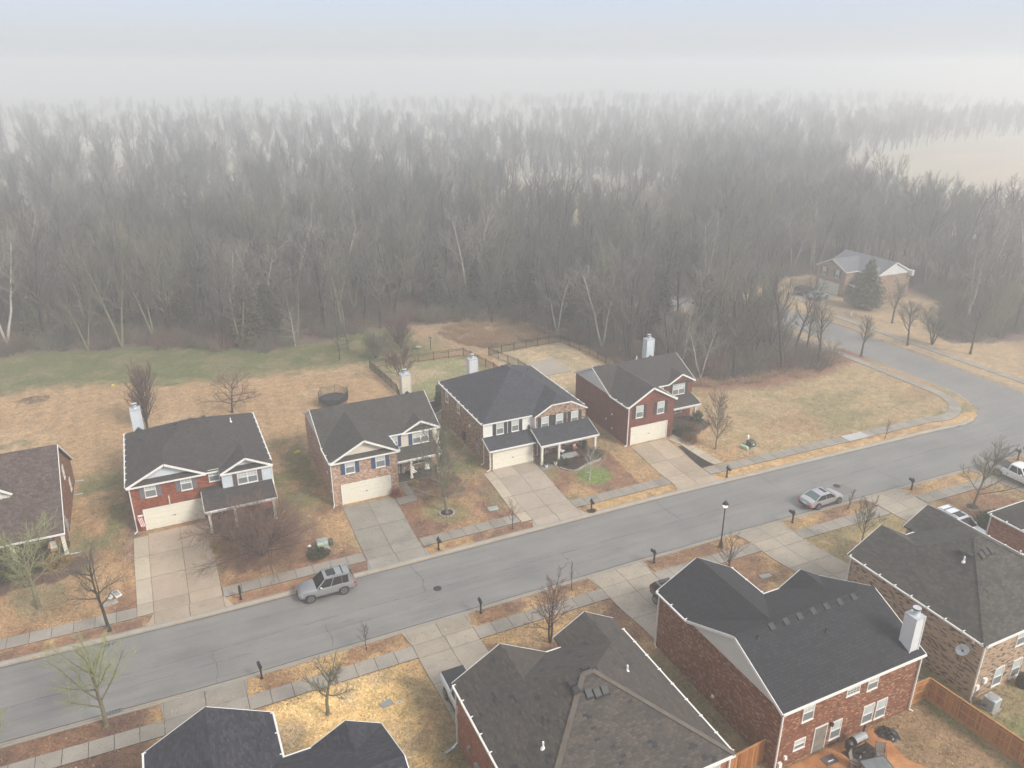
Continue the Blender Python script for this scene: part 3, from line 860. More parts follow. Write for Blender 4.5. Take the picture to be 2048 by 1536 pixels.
# driveways: (columns of x, joint rows of y, apron flare)
def driveway(xs_, ys_, y_kerb, flare, mat, side=None, extra=()):
    qs = grid_quads(xs_, ys_)
    yk = y_kerb
    m = (xs_[0] + xs_[-1]) / 2
    y_in = ys_[0] if abs(ys_[0] - yk) < abs(ys_[-1] - yk) else ys_[-1]
    qs.append([(xs_[0], y_in), (m, y_in), (m, yk), (xs_[0], yk)])
    qs.append([(m, y_in), (xs_[-1], y_in), (xs_[-1], yk), (m, yk)])
    qs.append([(xs_[0], y_in), (xs_[0], yk), (xs_[0] - flare, yk), (xs_[0] - 0.02, y_in)])
    qs.append([(xs_[-1], y_in), (xs_[-1], yk), (xs_[-1] + flare, yk), (xs_[-1] + 0.02, y_in)])
    qs += list(extra)
    return panels('driveway', qs, mat)
M['drive_grey'] = concrete('driveway_grey', (0.3, 0.275, 0.235), (0.22, 0.205, 0.18), 0.5)
M['drive_light'] = concrete('driveway_light', (0.48, 0.41, 0.31), (0.41, 0.345, 0.26), 0.8)
M['drive_rose'] = concrete('driveway_rose', (0.41, 0.345, 0.28), (0.34, 0.285, 0.23), 0.7)
driveway([-4.5, -1.7, 0.9], [59.9, 61.5, 64.8, 68.0, 71.9], 58.35, 0.7, M['drive'])
panels('driveway', grid_quads([-5.75, -4.5], [59.9, 61.5, 64.8, 68.0, 71.6]), M['drive_light'])
driveway([13.35, 15.95, 18.65], [59.7, 61.3, 64.6, 68.8], 58.35, 0.3, M['drive_grey'])
driveway([30.05, 32.5, 35.1], [59.5, 61.2, 64.15, 67.5, 69.7], 58.3, 0.55, M['drive_rose'])
panels('driveway', grid_quads([28.9, 30.05], [59.5, 61.2, 64.15, 67.5, 69.25]), M['drive_light'])
driveway([46.95, 49.4, 51.95], [59.3, 60.9, 64.0, 68.1], 58.15, 0.3, M['drive'])
N_YK = 49.1
M['drive_near'] = concrete('driveway_near', (0.4, 0.345, 0.27), (0.31, 0.27, 0.215), 0.55)
driveway([-4.3, -1.6, 1.2], [38.9, 42.4, 45.6, 47.2], N_YK, 0.2, M['walk'])
driveway([13.5, 16.15, 18.6], [36.4, 39.2, 42.3, 45.6, 47.15], N_YK, 0.3, M['drive_near'])
driveway([30.5, 33.1, 35.8], [38.8, 42.3, 45.55, 47.1], N_YK, 0.3, M['drive_near'])
driveway([46.9, 49.4, 51.9], [36.4, 39.6, 42.2, 45.4, 46.95], N_YK - 0.15, 0.25, M['drive_near'])
driveway([63.3, 65.7, 68.2], [36.2, 39.0, 42.2, 45.0, 46.6], N_YK - 0.5, 0.25, M['drive_near'])
driveway([79.0, 81.5, 84.0], [36.2, 39.0, 42.2, 45.0, 46.4], N_YK - 0.85, 0.25, M['walk'])
panels('driveway', grid_quads([111.0, 114.0, 117.0, 119.9], [106.3, 109.2, 112.2]), M['walk'])
# front paths and patios
panels('path', [[(18.7, 66.9), (20.75, 67.0), (20.75, 68.3), (18.7, 68.3)], [(19.95, 68.35), (20.75, 68.35), (20.75, 71.4), (19.95, 71.4)]], M['drive_grey'])
panels('path', [[(35.15, 67.1), (36.7, 67.2), (36.9, 68.2), (35.15, 68.2)]], M['drive_grey'])
cv_a = [(52.1, 67.6), (52.75, 66.1), (53.0, 64.7), (53.25, 63.3), (53.55, 61.9), (53.75, 61.12)]
cv_b = [(53.4, 68.9), (53.75, 66.9), (54.15, 65.0), (54.55, 63.6), (54.85, 62.2), (55.0, 61.12)]
panels('path', [[cv_a[i], cv_b[i], cv_b[i + 1], cv_a[i + 1]] for i in range(5)], M['drive_light'], sub=0.6)
panels('pavement', [[(48.1, 92.1), (52.7, 92.2), (52.7, 98.2), (48.1, 98.0)]], M['slab'])
def sheet(name, pts, mat, thick=0.06, lift=0.05, kind='structure', label=None, cat=None):
    mb = MB()
    z = sum(hz(*p) for p in pts) / len(pts)
    mb.ext([(p[0], p[1], hz(*p) + lift - thick) for p in pts], (0, 0, thick))
    o = mb.build(name, mat)
    return put(o, label, cat, kind=kind)
sheet('patio', [(29.9, 25.78), (38.7, 25.78), (38.9, 24.6), (38.6, 23.1), (39.3, 22.0), (41, 20), (41, 14), (29.9, 14)], M['stained'], 0.2, 0.1)
# planting beds
sheet('planting_bed', [(52.3, 66.0), (52.75, 65.7), (52.95, 64.4), (53.2, 63.2), (53.65, 61.15), (52.1, 61.15)], M['black_mulch'])
bed3 = [(37.1, 68.15), (37.25, 67.0), (37.9, 66.15), (38.6, 66.0), (40.4, 66.6), (42.0, 66.85), (42.6, 67.3), (42.4, 68.15)]
sheet('planting_bed', bed3, M['mulch'], 0.08, 0.08)
sheet('planting_bed', [(29.3, 86.2), (31.3, 87.6), (31.4, 90.2), (29.2, 90.2)], M['mulch'])

# ------------------------------------------------------------------ houses
ZE = 4.95     # eave height above the pad

def frame(a=(1, 0), d=(0, 1)):
    return lambda p: (p[0] * a[0] + p[1] * d[0], p[0] * a[1] + p[1] * d[1], p[2])

def side_pt(side, u, o, z, pl):
    """a point at u along a wall, o in front of it"""
    return {'front': (u, pl - o, z), 'rear': (u, pl + o, z), 'left': (pl - o, u, z), 'right': (pl + o, u, z)}[side]

def wbox(mb, side, pl, u0, u1, o0, o1, z0, z1, m=0):
    a, b = side_pt(side, u0, o0, z0, pl), side_pt(side, u1, o1, z1, pl)
    mb.box(min(a[0], b[0]), max(a[0], b[0]), min(a[1], b[1]), max(a[1], b[1]), a[2], b[2], m)

def window(root, T, side, pl, u, z, w, h, double=False, shut=None, grid=True, blind=0.5, block=False):
    hw = w / 2
    mb = MB(T)
    e = 0.06
    wbox(mb, side, pl, u - hw, u + hw, 0.0, 0.055, z, z + e)
    wbox(mb, side, pl, u - hw, u + hw, 0.0, 0.055, z + h - e, z + h)
    wbox(mb, side, pl, u - hw, u - hw + e, 0.0, 0.054, z + e, z + h - e)
    wbox(mb, side, pl, u + hw - e, u + hw, 0.0, 0.054, z + e, z + h - e)
    wbox(mb, side, pl, u - hw - 0.03, u + hw + 0.03, 0.0, 0.075, z - 0.06, z - 0.001)
    secs = [(u - hw + e, u - 0.05), (u + 0.05, u + hw - e)] if double else [(u - hw + e, u + hw - e)]
    if double: wbox(mb, side, pl, u - 0.05, u + 0.05, 0.0, 0.053, z + e, z + h - e)
    zm = z + h * 0.48
    for a, b in secs:
        if not block: wbox(mb, side, pl, a, b, 0.0, 0.045, zm - 0.03, zm + 0.03)
        if grid:
            n = 4 if block else (3 if (b - a) > 0.7 else 2)
            for i in range(1, n): wbox(mb, side, pl, a + (b - a) * i / n - 0.012, a + (b - a) * i / n + 0.012, 0.0, 0.032, (z + e if block else zm + 0.03), z + h - e)
            for i in range(1, 4 if block else 2):
                zz = lerp(z + e if block else zm + 0.03, z + h - e, i / (4 if block else 2))
                wbox(mb, side, pl, a, b, 0.0, 0.031, zz - 0.012, zz + 0.012)
    o = mb.build('window', M['trim'], root)
    g = MB(T)
    for a, b in secs:
        wbox(g, side, pl, a, b, 0.001, 0.022, zm, z + h - e, 1 if blind > 0 else 0)
        wbox(g, side, pl, a, b, 0.001, 0.02, z + e, zm, 2 if blind > 0 else 0)
    g.build('pane', [M['glass'], M['blind'], M['screen']], o)
    if shut:
        for s in (-1, 1):
            s_ = MB(T)
            c = u + s * (hw + 0.24)
            wbox(s_, side, pl, c - 0.2, c + 0.2, 0.0, 0.04, z - 0.05, z + h + 0.05)
            for k in range(12):
                zz = lerp(z, z + h, k / 11.5)
                wbox(s_, side, pl, c - 0.15, c + 0.15, 0.04, 0.052, zz, zz + 0.06)
            s_.build('shutter', shut, root)
    return o

def garage(root, T, pl, u0, u1, zt=2.15):
    mb = MB(T)
    wbox(mb, 'front', pl, u0 - 0.1, u0, 0.0, 0.09, 0.0, zt + 0.1)
    wbox(mb, 'front', pl, u1, u1 + 0.1, 0.0, 0.09, 0.0, zt + 0.1)
    wbox(mb, 'front', pl, u0, u1, 0.0, 0.088, zt, zt + 0.1)
    o = mb.build('door_frame', M['trim'], root)
    d = MB(T)
    for k in range(4):
        z0, z1 = zt * k / 4, zt * (k + 1) / 4 - 0.018
        wbox(d, 'front', pl, u0, u1, 0.0, 0.03, z0, z1)
        n = 8
        for i in range(n):
            a = lerp(u0, u1, i / n) + 0.07; b = lerp(u0, u1, (i + 1) / n) - 0.07
            wbox(d, 'front', pl, a, b, 0.03, 0.038, z0 + 0.09, z1 - 0.08)
    g = d.build('garage_door', M['cream'], root)
    h = MB(T)
    wbox(h, 'front', pl, (u0 + u1) / 2 - 0.08, (u0 + u1) / 2 + 0.08, 0.038, 0.07, zt * 0.5 - 0.06, zt * 0.5 + 0.02)
    h.build('handle', M['dark_plastic'], g)

def downspout(root, T, x, d, sx_, sd, z0=0.1, z1=ZE, kick=(0, -1)):
    mb = MB(T)
    mb.box(x - 0.045 + sx_ * 0.1, x + 0.045 + sx_ * 0.1, d - 0.045 + sd * 0.1, d + 0.045 + sd * 0.1, z0, z1)
    a = Vector((x + sx_ * 0.1, d + sd * 0.1, z0 + 0.03))
    mb.bar(a, a + Vector((kick[0] * 0.45, kick[1] * 0.45, -0.06)), 0.09, 0.07)
    mb.build('downspout', M['trim'], root)

def chevron(mb, x0, x1, ze, zr, d0, d1, th=0.15, dz=0.0, xr=None, cut=None):
    """two-slope roof shell with its ridge along the depth axis; past the depth `cut` it dies into the roof behind along two valleys"""
    xr = (x0 + x1) / 2 if xr is None else xr
    c = d1 if cut is None else cut
    top = [(x0, d0, ze + dz), (x0, c, ze + dz), (xr, d1, zr + dz), (xr, d0, zr + dz), (x1, c, ze + dz), (x1, d0, ze + dz)]
    bot = [(p[0], p[1], (ze if k not in (2, 3) else zr) - th) for k, p in enumerate(top)]
    mb.solid(top + bot, [(0, 1, 2, 3), (3, 2, 4, 5), (6, 9, 8, 7), (9, 11, 10, 8), (0, 6, 7, 1), (5, 4, 10, 11), (1, 7, 8, 2), (2, 8, 10, 4), (0, 3, 9, 6), (3, 5, 11, 9)])

def chevron_x(mb, d0, d1, ze, zr, x0, x1, th=0.15):
    dr = (d0 + d1) / 2
    P_ = [(x0, d0, ze), (x0, dr, zr), (x0, d1, ze), (x0, d1, ze - th), (x0, dr, zr - th), (x0, d0, ze - th)]
    n = 6
    Q = [(x1, p[1], p[2]) for p in P_]
    mb.solid(P_ + Q, [(0, 1, 4, 5), (1, 2, 3, 4), (11, 10, 7, 6), (10, 9, 8, 7)] + [(i, (i + 1) % n, n + (i + 1) % n, n + i) for i in range(n)])

def rake(mb, p, q, w=0.05, h=0.2):
    d = Vector((0, 0, -0.055))
    mb.bar(Vector(p) + d, Vector(q) + d, w, h)

class Each:
    """hands out a fresh mesh builder for each separate piece and links them all under one part name"""
    def __init__(self, T): self.T, self.l = T, []
    def new(self):
        self.l.append(MB(self.T)); return self.l[-1]
    def build(self, name, mat, root):
        for b in self.l:
            if b.v: b.build(name, mat, root)

def gutter_x(mb, x0, x1, d, s, z=ZE):
    """gutter along x at depth d, s=-1 hangs toward the front"""
    a, b = sorted((d, d + s * 0.12))
    mb.box(x0, x1, a, b, z - 0.14, z - 0.02)
    n = max(2, int((x1 - x0) / 1.4))

def gutter_d(mb, d0, d1, x, s, z=ZE):
    a, b = sorted((x, x + s * 0.12))
    mb.box(a, b, d0, d1, z - 0.14, z - 0.02)
    n = max(2, int((d1 - d0) / 1.3))
    for i in range(n + 1):
        dd = lerp(d0 + 0.1, d1 - 0.1, i / n)
        mb.box(min(a, b) + 0.0 - (0.16 if s > 0 else 0), max(a, b) + (0.16 if s < 0 else 0), dd - 0.03, dd + 0.03, z - 0.02, z + 0.012 + 0.06)

def ridge_cap(root_roof, T, p, q):
    mb = MB(T)
    mb.bar(Vector(p) + Vector((0, 0, 0.01)), Vector(q) + Vector((0, 0, 0.01)), 0.3, 0.03)
    return mb.build('ridge', M['ridge_cap'], root_roof)

def roof_vents(roof, T, pts, slope_fn):
    for (x, d) in pts:
        mb = MB(T)
        z = slope_fn(x, d)
        mb.hexa([(x - 0.24, d - 0.24, slope_fn(x, d - 0.24) - 0.02), (x + 0.24, d - 0.24, slope_fn(x, d - 0.24) - 0.02), (x + 0.24, d + 0.24, slope_fn(x, d + 0.24) - 0.02), (x - 0.24, d + 0.24, slope_fn(x, d + 0.24) - 0.02)],
                [(x - 0.2, d - 0.2, slope_fn(x, d - 0.24) + 0.13), (x + 0.2, d - 0.2, slope_fn(x, d - 0.24) + 0.13), (x + 0.2, d + 0.2, slope_fn(x, d + 0.24) + 0.13), (x - 0.2, d + 0.2, slope_fn(x, d + 0.24) + 0.13)])
        mb.build('roof_vent', M['vent'], roof)

def vent_pipe(roof, T, x, d, z, white=True, h=0.45):
    mb = MB(T)
    mb.cyl((x, d, z - 0.1), (x, d, z + h), 0.06, n=8)
    mb.lathe((x, d, z - 0.08), [(0.16, 0), (0.13, 0.1), (0.065, 0.2)], 8)
    mb.build('vent_pipe', M['white_plastic'] if white else M['dark_plastic'], roof)

def chimney(root, T, x0, x1, d0, d1, z0, z1, mat):
    mb = MB(T)
    mb.box(x0, x1, d0, d1, z0, z1)
    for (x, d) in ((x0, d0), (x1, d0), (x0, d1), (x1, d1)):
        mb.box(x - 0.04, x + 0.04, d - 0.04, d + 0.04, z0, z1 - 0.02)
    ch = mb.build('chimney', mat, root)
    mc = MB(T)
    mc.box(x0 - 0.05, x1 + 0.05, d0 - 0.05, d1 + 0.05, z1, z1 + 0.07)
    cx, cd = (x0 + x1) / 2, (d0 + d1) / 2
    mc.lathe((cx, cd, z1 + 0.07), [(0.24, 0), (0.18, 0.1), (0.17, 0.28), (0.25, 0.3), (0.25, 0.5)], 14)
    mc.build('chimney_cap', M['galv'] if mat != M['white_plain'] else M['grey_metal'], ch)
    md = MB(T)
    md.lathe((cx, cd, z1 + 0.5), [(0.255, 0.0), (0.255, 0.09)], 14, 0)
    md.lathe((cx, cd, z1 + 0.592), [(0.27, 0.0), (0.27, 0.03)], 14, 1)
    md.build('chimney_top', [M['black_metal'], M['galv']], ch)
    return ch

def cricket(mb, x0, x1, d, z, s):
    xm = (x0 + x1) / 2
    mb.solid([(x0 - 0.1, d, z - 0.3), (x1 + 0.1, d, z - 0.3), (xm, d, z + 0.28), (xm, d - s * 0.9, z + 0.28)], [(0, 1, 2), (0, 2, 3), (1, 3, 2), (0, 3, 1)])

def porch(root, T, x0, x1, dw, de, zw, ze, posts, mats, floor_z=0.12, endL=True, endR=True, floor=None):
    """lean-to roof from the wall at dw,zw down to the eave at de,ze"""
    mb = MB(T)
    mb.solid([(x0, dw, zw), (x1, dw, zw), (x1, de, ze), (x0, de, ze), (x0, dw, zw - 0.14), (x1, dw, zw - 0.14), (x1, de, ze - 0.14), (x0, de, ze - 0.14)],
             [(0, 1, 2, 3), (7, 6, 5, 4), (0, 3, 7, 4), (1, 5, 6, 2), (3, 2, 6, 7), (0, 4, 5, 1)])
    mb.build('porch_roof', mats['roof'], root)
    t = MB(T)
    t.box(x0 - 0.01, x1 + 0.01, de - 0.12, de - 0.002, ze - 0.17, ze - 0.03)
    t.box(x0 + 0.1, x1 - 0.1, de + 0.1, de + 0.3, ze - 0.4, ze - 0.16)
    for x in ([x0 - 0.02] if endL else []) + ([x1 + 0.02] if endR else []):
        t.bar((x, de, ze - 0.06), (x, dw, zw - 0.06), 0.04, 0.17)
    t.build('porch_trim', mats['trim'], root)
    f = MB(T)
    fx0, fx1, fd0, fd1 = floor if floor else (x0 + 0.1, x1 - 0.1, de + 0.15, dw)
    f.box(fx0, fx1, fd0, fd1, -0.3, floor_z)
    f.build('porch_floor', mats.get('floor', M['slab']), root)
    for (px, pd) in posts:
        p = MB(T)
        p.box(px - 0.11, px + 0.11, pd - 0.11, pd + 0.11, floor_z, ze - 0.4)
        p.box(px - 0.15, px + 0.15, pd - 0.15, pd + 0.15, floor_z, floor_z + 0.22)
        p.box(px - 0.14, px + 0.14, pd - 0.14, pd + 0.14, ze - 0.52, ze - 0.401)
        p.build('porch_post', mats.get('post', M['post']), root)

def door(root, T, side, pl, u, z, w=0.95, h=2.05, mat=None):
    mb = MB(T)
    wbox(mb, side, pl, u - w / 2 - 0.08, u + w / 2 + 0.08, 0, 0.05, z, z + h + 0.08)
    f = mb.build('door_frame', M['trim'], root)
    d = MB(T)
    wbox(d, side, pl, u - w / 2, u + w / 2, 0.05, 0.075, z + 0.03, z + h)
    dr = d.build('front_door' if side == 'front' else 'back_door', mat or M['brownsh'], root)
    k = MB(T)
    wbox(k, side, pl, u + w / 2 - 0.14, u + w / 2 - 0.06, 0.075, 0.12, z + 0.95, z + 1.1)
    k.build('handle', M['chrome'], dr)
    return dr

def gable_house(name, loc, T, W, D, wing, sg, mats, label, zr=2.25, wzr=1.85, pent=False, sgz=1.1, category='house'):
    """two storeys, ridge parallel to the front, projecting garage wing with a front gable and a small gable beside it"""
    root = empty(name, loc, 0, label, category)
    i = 0.2
    w0, w1, pr = wing
    walls = MB(T)
    walls.box(i, W - i, i, D - i, -0.5, ZE - 0.1)
    walls.box(w0 + i, w1 - i, -pr + i, i - 0.002, -0.5, ZE - 0.1)
    walls.build('wall', mats['wall'], root)
    # side gables in siding
    for x, s in ((i - 0.03, 1), (W - i + 0.03, -1)):
        g = MB(T)
        g.ext([(x, i, ZE - 0.12), (x, D - i, ZE - 0.12), (x, D / 2, ZE + zr * (1 - i / (D / 2)) - 0.16)], (s * 0.12, 0, 0))
        g.build('gable', mats['side_gable'], root)
    # wing gable
    half = (w1 - w0) / 2
    off = 0.3 if pent else 0.0
    g = MB(T)
    zz = ZE + wzr * (1 - i / half) - 0.16
    g.ext([(w0 + i, -pr + i + off, ZE - 0.1), (w1 - i, -pr + i + off, ZE - 0.1), (w0 + half, -pr + i + off, zz)], (0, 0.15, 0))
    g.build('gable', mats['front_gable'], root)
    roof = MB(T)
    chevron_x(roof, 0, D, ZE, ZE + zr, 0.0, W)
    back = lambda rise: min(rise / zr * (D / 2) + 0.1, D / 2)
    chevron(roof, w0, w1, ZE, ZE + wzr, -pr, back(wzr), dz=0.008, cut=0.0)
    s0, s1 = sg
    chevron(roof, s0, s1 + 0.01, ZE, ZE + sgz, -0.06, back(sgz), dz=0.012, cut=0.02)
    if pent:
        for (a, b, d) in ((w0, w1, -pr), (s0, s1, -0.08)):
            roof.ext([(a, d, ZE), (a, d + 0.52, ZE + 0.3), (a, d + 0.52, ZE - 0.06), (a, d, ZE - 0.12)], (b - a, 0, 0))
    rf = roof.build('roof', mats['roof'], root)
    g = MB(T)
    sh = (s1 - s0) / 2
    off2 = 0.36 if pent else 0.0
    g.ext([(s0 + i, 0.12 + off2, ZE - 0.1), (s1 - i, 0.12 + off2, ZE - 0.1), (s0 + sh, 0.12 + off2, ZE + sgz * (1 - i / sh) - 0.16)], (0, 0.12, 0))
    g.build('gable', mats['small_gable'], root)
    # trim
    te = Each(T)
    for (a, b, d, r) in ((w0, w1, -pr, wzr), (s0, s1, -0.06, sgz)):
        m_ = (a + b) / 2
        t = te.new()
        rake(t, (a, d - 0.03, ZE - 0.05), (m_, d - 0.03, ZE + r - 0.05))
        rake(t, (b, d - 0.03, ZE - 0.05), (m_, d - 0.03, ZE + r - 0.05))
        if pent: t.box(a, b, d - 0.1, d - 0.005, ZE - 0.2, ZE - 0.05)
    for x in (-0.025, W + 0.025):
        t = te.new()
        rake(t, (x, 0, ZE - 0.05), (x, D / 2, ZE + zr - 0.05))
        rake(t, (x, D, ZE - 0.05), (x, D / 2, ZE + zr - 0.05))
    te.build('rake_trim', mats['trim'], root)
    ge = Each(T)
    gutter_x(ge.new(), w1, s0, 0, -1)
    gutter_x(ge.new(), 0, W, D, 1)
    gutter_d(ge.new(), -pr, 0, w0, -1)
    gutter_d(ge.new(), -pr, -0.15, w1, 1)
    ge.build('gutter', mats['trim'], root)
    return root, rf

def hip_house(name, loc, T, W, D, p, left, right, mats, label, category='house', lw=True, clip=None, off_pent=True, gut=True):
    root = empty(name, loc, 0, label, category)
    i = 0.2
    half = min(W, D) / 2
    zr = half * p
    walls = MB(T)
    walls.box(i, W - i, i, D - i, -0.5, ZE - 0.1)
    r0, r1, pr = right
    wpl = -pr + i if clip is None else -pr + 0.02
    walls.box(r0 + i, r1 - i, wpl, i - 0.002, -0.5, ZE - 0.1)
    walls.build('wall', mats['wall'], root)
    roof = MB(T)
    th = 0.16
    if W >= D: a, b = (half, D / 2, ZE + zr), (W - half, D / 2, ZE + zr)
    else: a, b = (W / 2, half, ZE + zr), (W / 2, D - half, ZE + zr)
    E_ = [(0, 0, ZE), (W, 0, ZE), (W, D, ZE), (0, D, ZE)]
    B_ = [(q[0], q[1], ZE - th) for q in E_]
    if W >= D: fs = [(0, 1, 5, 4), (1, 2, 5), (2, 3, 4, 5), (3, 0, 4)]
    else: fs = [(0, 1, 4), (1, 2, 5, 4), (2, 3, 5), (3, 0, 4, 5)]
    roof.solid(E_ + [a, b] + B_, fs + [(6, 7, 1, 0), (7, 8, 2, 1), (8, 9, 3, 2), (9, 6, 0, 3), (9, 8, 7, 6)])
    te = Each(T)
    if left and lw:
        l0, l1 = left
        hl = (l1 - l0) / 2
        chevron(roof, l0, l1, ZE, ZE + hl * p, -0.05, hl + 0.05, dz=0.008, cut=0.02)
    hr = (r1 - r0) / 2
    if clip is None:
        chevron(roof, r0, r1, ZE, ZE + hr * p, -pr, hr + 0.05, dz=0.012, cut=0.02)
    else:
        zc = clip
        xa, xb = r0 + zc / p, r1 - zc / p
        zt = hr * p
        fr = -pr + (zt - zc) / p
        V_ = [(r0, -pr, ZE + .012), (r1, -pr, ZE + .012), (xa, -pr, ZE + zc + .012), (xb, -pr, ZE + zc + .012), (r0 + hr, fr, ZE + zt + .012), (r0 + hr, hr + 0.2, ZE + zt + .012), (r0, hr + .2, ZE + .012), (r1, hr + .2, ZE + .012),
              (r0, -pr, ZE - th), (r1, -pr, ZE - th), (r0, hr + .2, ZE - th), (r1, hr + .2, ZE - th)]
        roof.solid(V_, [(0, 2, 4, 5, 6), (1, 7, 5, 4, 3), (2, 3, 4), (0, 8, 9, 1, 3, 2), (8, 10, 11, 9), (0, 6, 10, 8), (1, 9, 11, 7), (6, 5, 7, 11, 10)])
    pent = mats.get('pent')
    if pent:
        for (a_, b_, d) in ((left[0], left[1], -0.05), (r0, r1, -pr)):
            roof.ext([(a_, d - 0.02, ZE), (a_, d + 0.5, ZE + 0.3), (a_, d + 0.5, ZE - 0.06), (a_, d - 0.02, ZE - 0.12)], (b_ - a_, 0, 0))
    rf = roof.build('roof', mats['roof'], root)
    off = 0.34 if pent else 0.0
    if left and lw:
        g = MB(T)
        g.ext([(left[0] + i, 0.12 + off, ZE - 0.1), (left[1] - i, 0.12 + off, ZE - 0.1), ((left[0] + left[1]) / 2, 0.12 + off, ZE + hl * p - 0.2)], (0, 0.12, 0))
        g.build('gable', mats['front_gable'], root)
        t = te.new()
        for x in (left[0], left[1]): rake(t, (x, -0.08, ZE - 0.05), ((left[0] + left[1]) / 2, -0.08, ZE + hl * p - 0.05))
        if pent: t.box(left[0], left[1], -0.16, -0.075, ZE - 0.2, ZE - 0.05)
    if clip is None:
        g = MB(T)
        g.ext([(r0 + i, -pr + 0.17 + off, ZE - 0.1), (r1 - i, -pr + 0.17 + off, ZE - 0.1), (r0 + hr, -pr + 0.17 + off, ZE + hr * p - 0.2)], (0, 0.12, 0))
        g.build('gable', mats['small_gable'], root)
        t = te.new()
        for x in (r0, r1): rake(t, (x, -pr - 0.03, ZE - 0.05), (r0 + hr, -pr - 0.03, ZE + hr * p - 0.05))
        if pent: t.box(r0, r1, -pr - 0.12, -pr - 0.025, ZE - 0.2, ZE - 0.05)
    else:
        g = MB(T)
        g.ext([(r0 + i, -pr - 0.004, ZE - 0.14), (r1 - i, -pr - 0.004, ZE - 0.14), (xb - 0.02, -pr - 0.004, ZE + zc - 0.03), (xa + 0.02, -pr - 0.004, ZE + zc - 0.03)], (0, 0.2, 0))
        g.build('gable', mats['wall'], root)
        t = te.new()
        rake(t, (r0, -pr - 0.03, ZE - 0.05), (xa, -pr - 0.03, ZE + zc - 0.04), h=0.15)
        rake(t, (r1, -pr - 0.03, ZE - 0.05), (xb, -pr - 0.03, ZE + zc - 0.04), h=0.15)
        rake(t, (xa, -pr - 0.03, ZE + zc - 0.04), (xb, -pr - 0.03, ZE + zc - 0.04), h=0.12)
    te.build('rake_trim', mats['trim'], root)
    ge = Each(T)
    l1_ = left[1] if left and lw else 0
    gutter_x(ge.new(), l1_, r0, 0, -1)
    gutter_x(ge.new(), 0, W, D, 1)
    gutter_d(ge.new(), 0.12, D - 0.12, 0, -1)
    gutter_d(ge.new(), 0.12, D - 0.12, W, 1)
    ge.build('gutter', mats['trim'], root)
    for q in ((a, b), ):
        if (Vector(q[0]) - Vector(q[1])).length > 0.1: ridge_cap(rf, T, q[0], q[1])
    for c, e in ((E_[0], a), (E_[3], a), (E_[1], b), (E_[2], b)) if W >= D else ((E_[0], a), (E_[1], a), (E_[2], b), (E_[3], b)):
        if mats.get('caps') and (c[1] > 0.1): ridge_cap(rf, T, c, e)
    return root, rf

FAR, NEAR = frame((1, 0), (0, 1)), frame((1, 0), (0, -1))
GZ = 0.8
base = dict(trim=M['trim'])

# --- red brick hipped house with grey shutters (far row, second from left)
m = dict(base, wall=M['brick_red'], roof=M['roof_taupe'], front_gable=M['bluewhite_siding'], small_gable=M['bluewhite_siding'], pent=True, caps=False)
h1, r1 = hip_house('brick_house', (-5.6, 72.5, GZ), FAR, 13.1, 12.7, 0.5, (0, 7.0), (8.2, 13.1, 0.9), m, 'red brick house with pale blue gables and grey shutters, behind a sprawling bare bush')
s = MB(FAR)
s.box(8.32, 12.98, -0.78, -0.69, 2.95, ZE - 0.12)
s.box(8.31, 8.42, -0.77, 0.2, 2.95, ZE - 0.12)
s.build('siding', M['bluewhite_siding'], h1)
for u in (1.98, 5.15): window(h1, FAR, 'front', 0.2, u, 3.45, 1.0, 1.5, shut=M['greysh'])
window(h1, FAR, 'front', 0.2, 7.7, 3.8, 1.0, 1.25)
window(h1, FAR, 'front', -0.78, 10.65, 3.4, 1.85, 1.45, double=True, shut=M['brownsh'])
garage(h1, FAR, 0.2, 1.1, 6.2)
porch(h1, FAR, 6.3, 12.9, -0.65, -3.3, 3.35, 2.6, [(6.65, -3.1), (8.95, -3.1), (12.55, -3.1)], dict(roof=M['roof_taupe'], trim=M['trim']), floor=(6.5, 12.8, -3.3, -0.7))
p = MB(FAR); p.box(6.31, 8.2, -0.66, 0.19, 3.2, 3.34); p.build('porch_roof', M['roof_taupe'], h1)
door(h1, FAR, 'front', 0.2, 7.4, 0.12)
window(h1, FAR, 'front', -0.7, 10.6, 0.9, 1.8, 1.3, double=True, blind=0)
downspout(h1, FAR, 0.2, 0.2, 0.3, -1, kick=(-0.6, -0.6))
downspout(h1, FAR, 13.0, -0.7, 0, -1, z0=3.0, kick=(0, -1))
chimney(h1, FAR, 0.95, 1.9, 12.55, 13.5, 3.0, 7.45, M['bluewhite_siding'])
mb = MB(FAR); cricket(mb, 0.95, 1.9, 12.55, 5.25, 1); mb.build('cricket', M['roof_taupe'], r1)
vent_pipe(r1, FAR, 1.6, 8.3, 5.7, False, 0.3)
vent_pipe(r1, FAR, 10.4, 8.0, 6.3, True)
roof_vents(r1, FAR, [(5.2, 7.0), (5.0, 6.2), (7.8, 7.3), (8.1, 6.7)], lambda x, d: ZE + 0.5 * min(x, 13.1 - x))
t = MB(FAR); t.box(3.4, 3.48, 0.12, 0.2, 2.3, 3.2); t.build('conduit', M['post'], h1)
t = MB(FAR); t.box(0.5, 0.95, 0.15, 0.2, 1.6, 1.76); t.build('number_plaque', M['white_plastic'], h1)

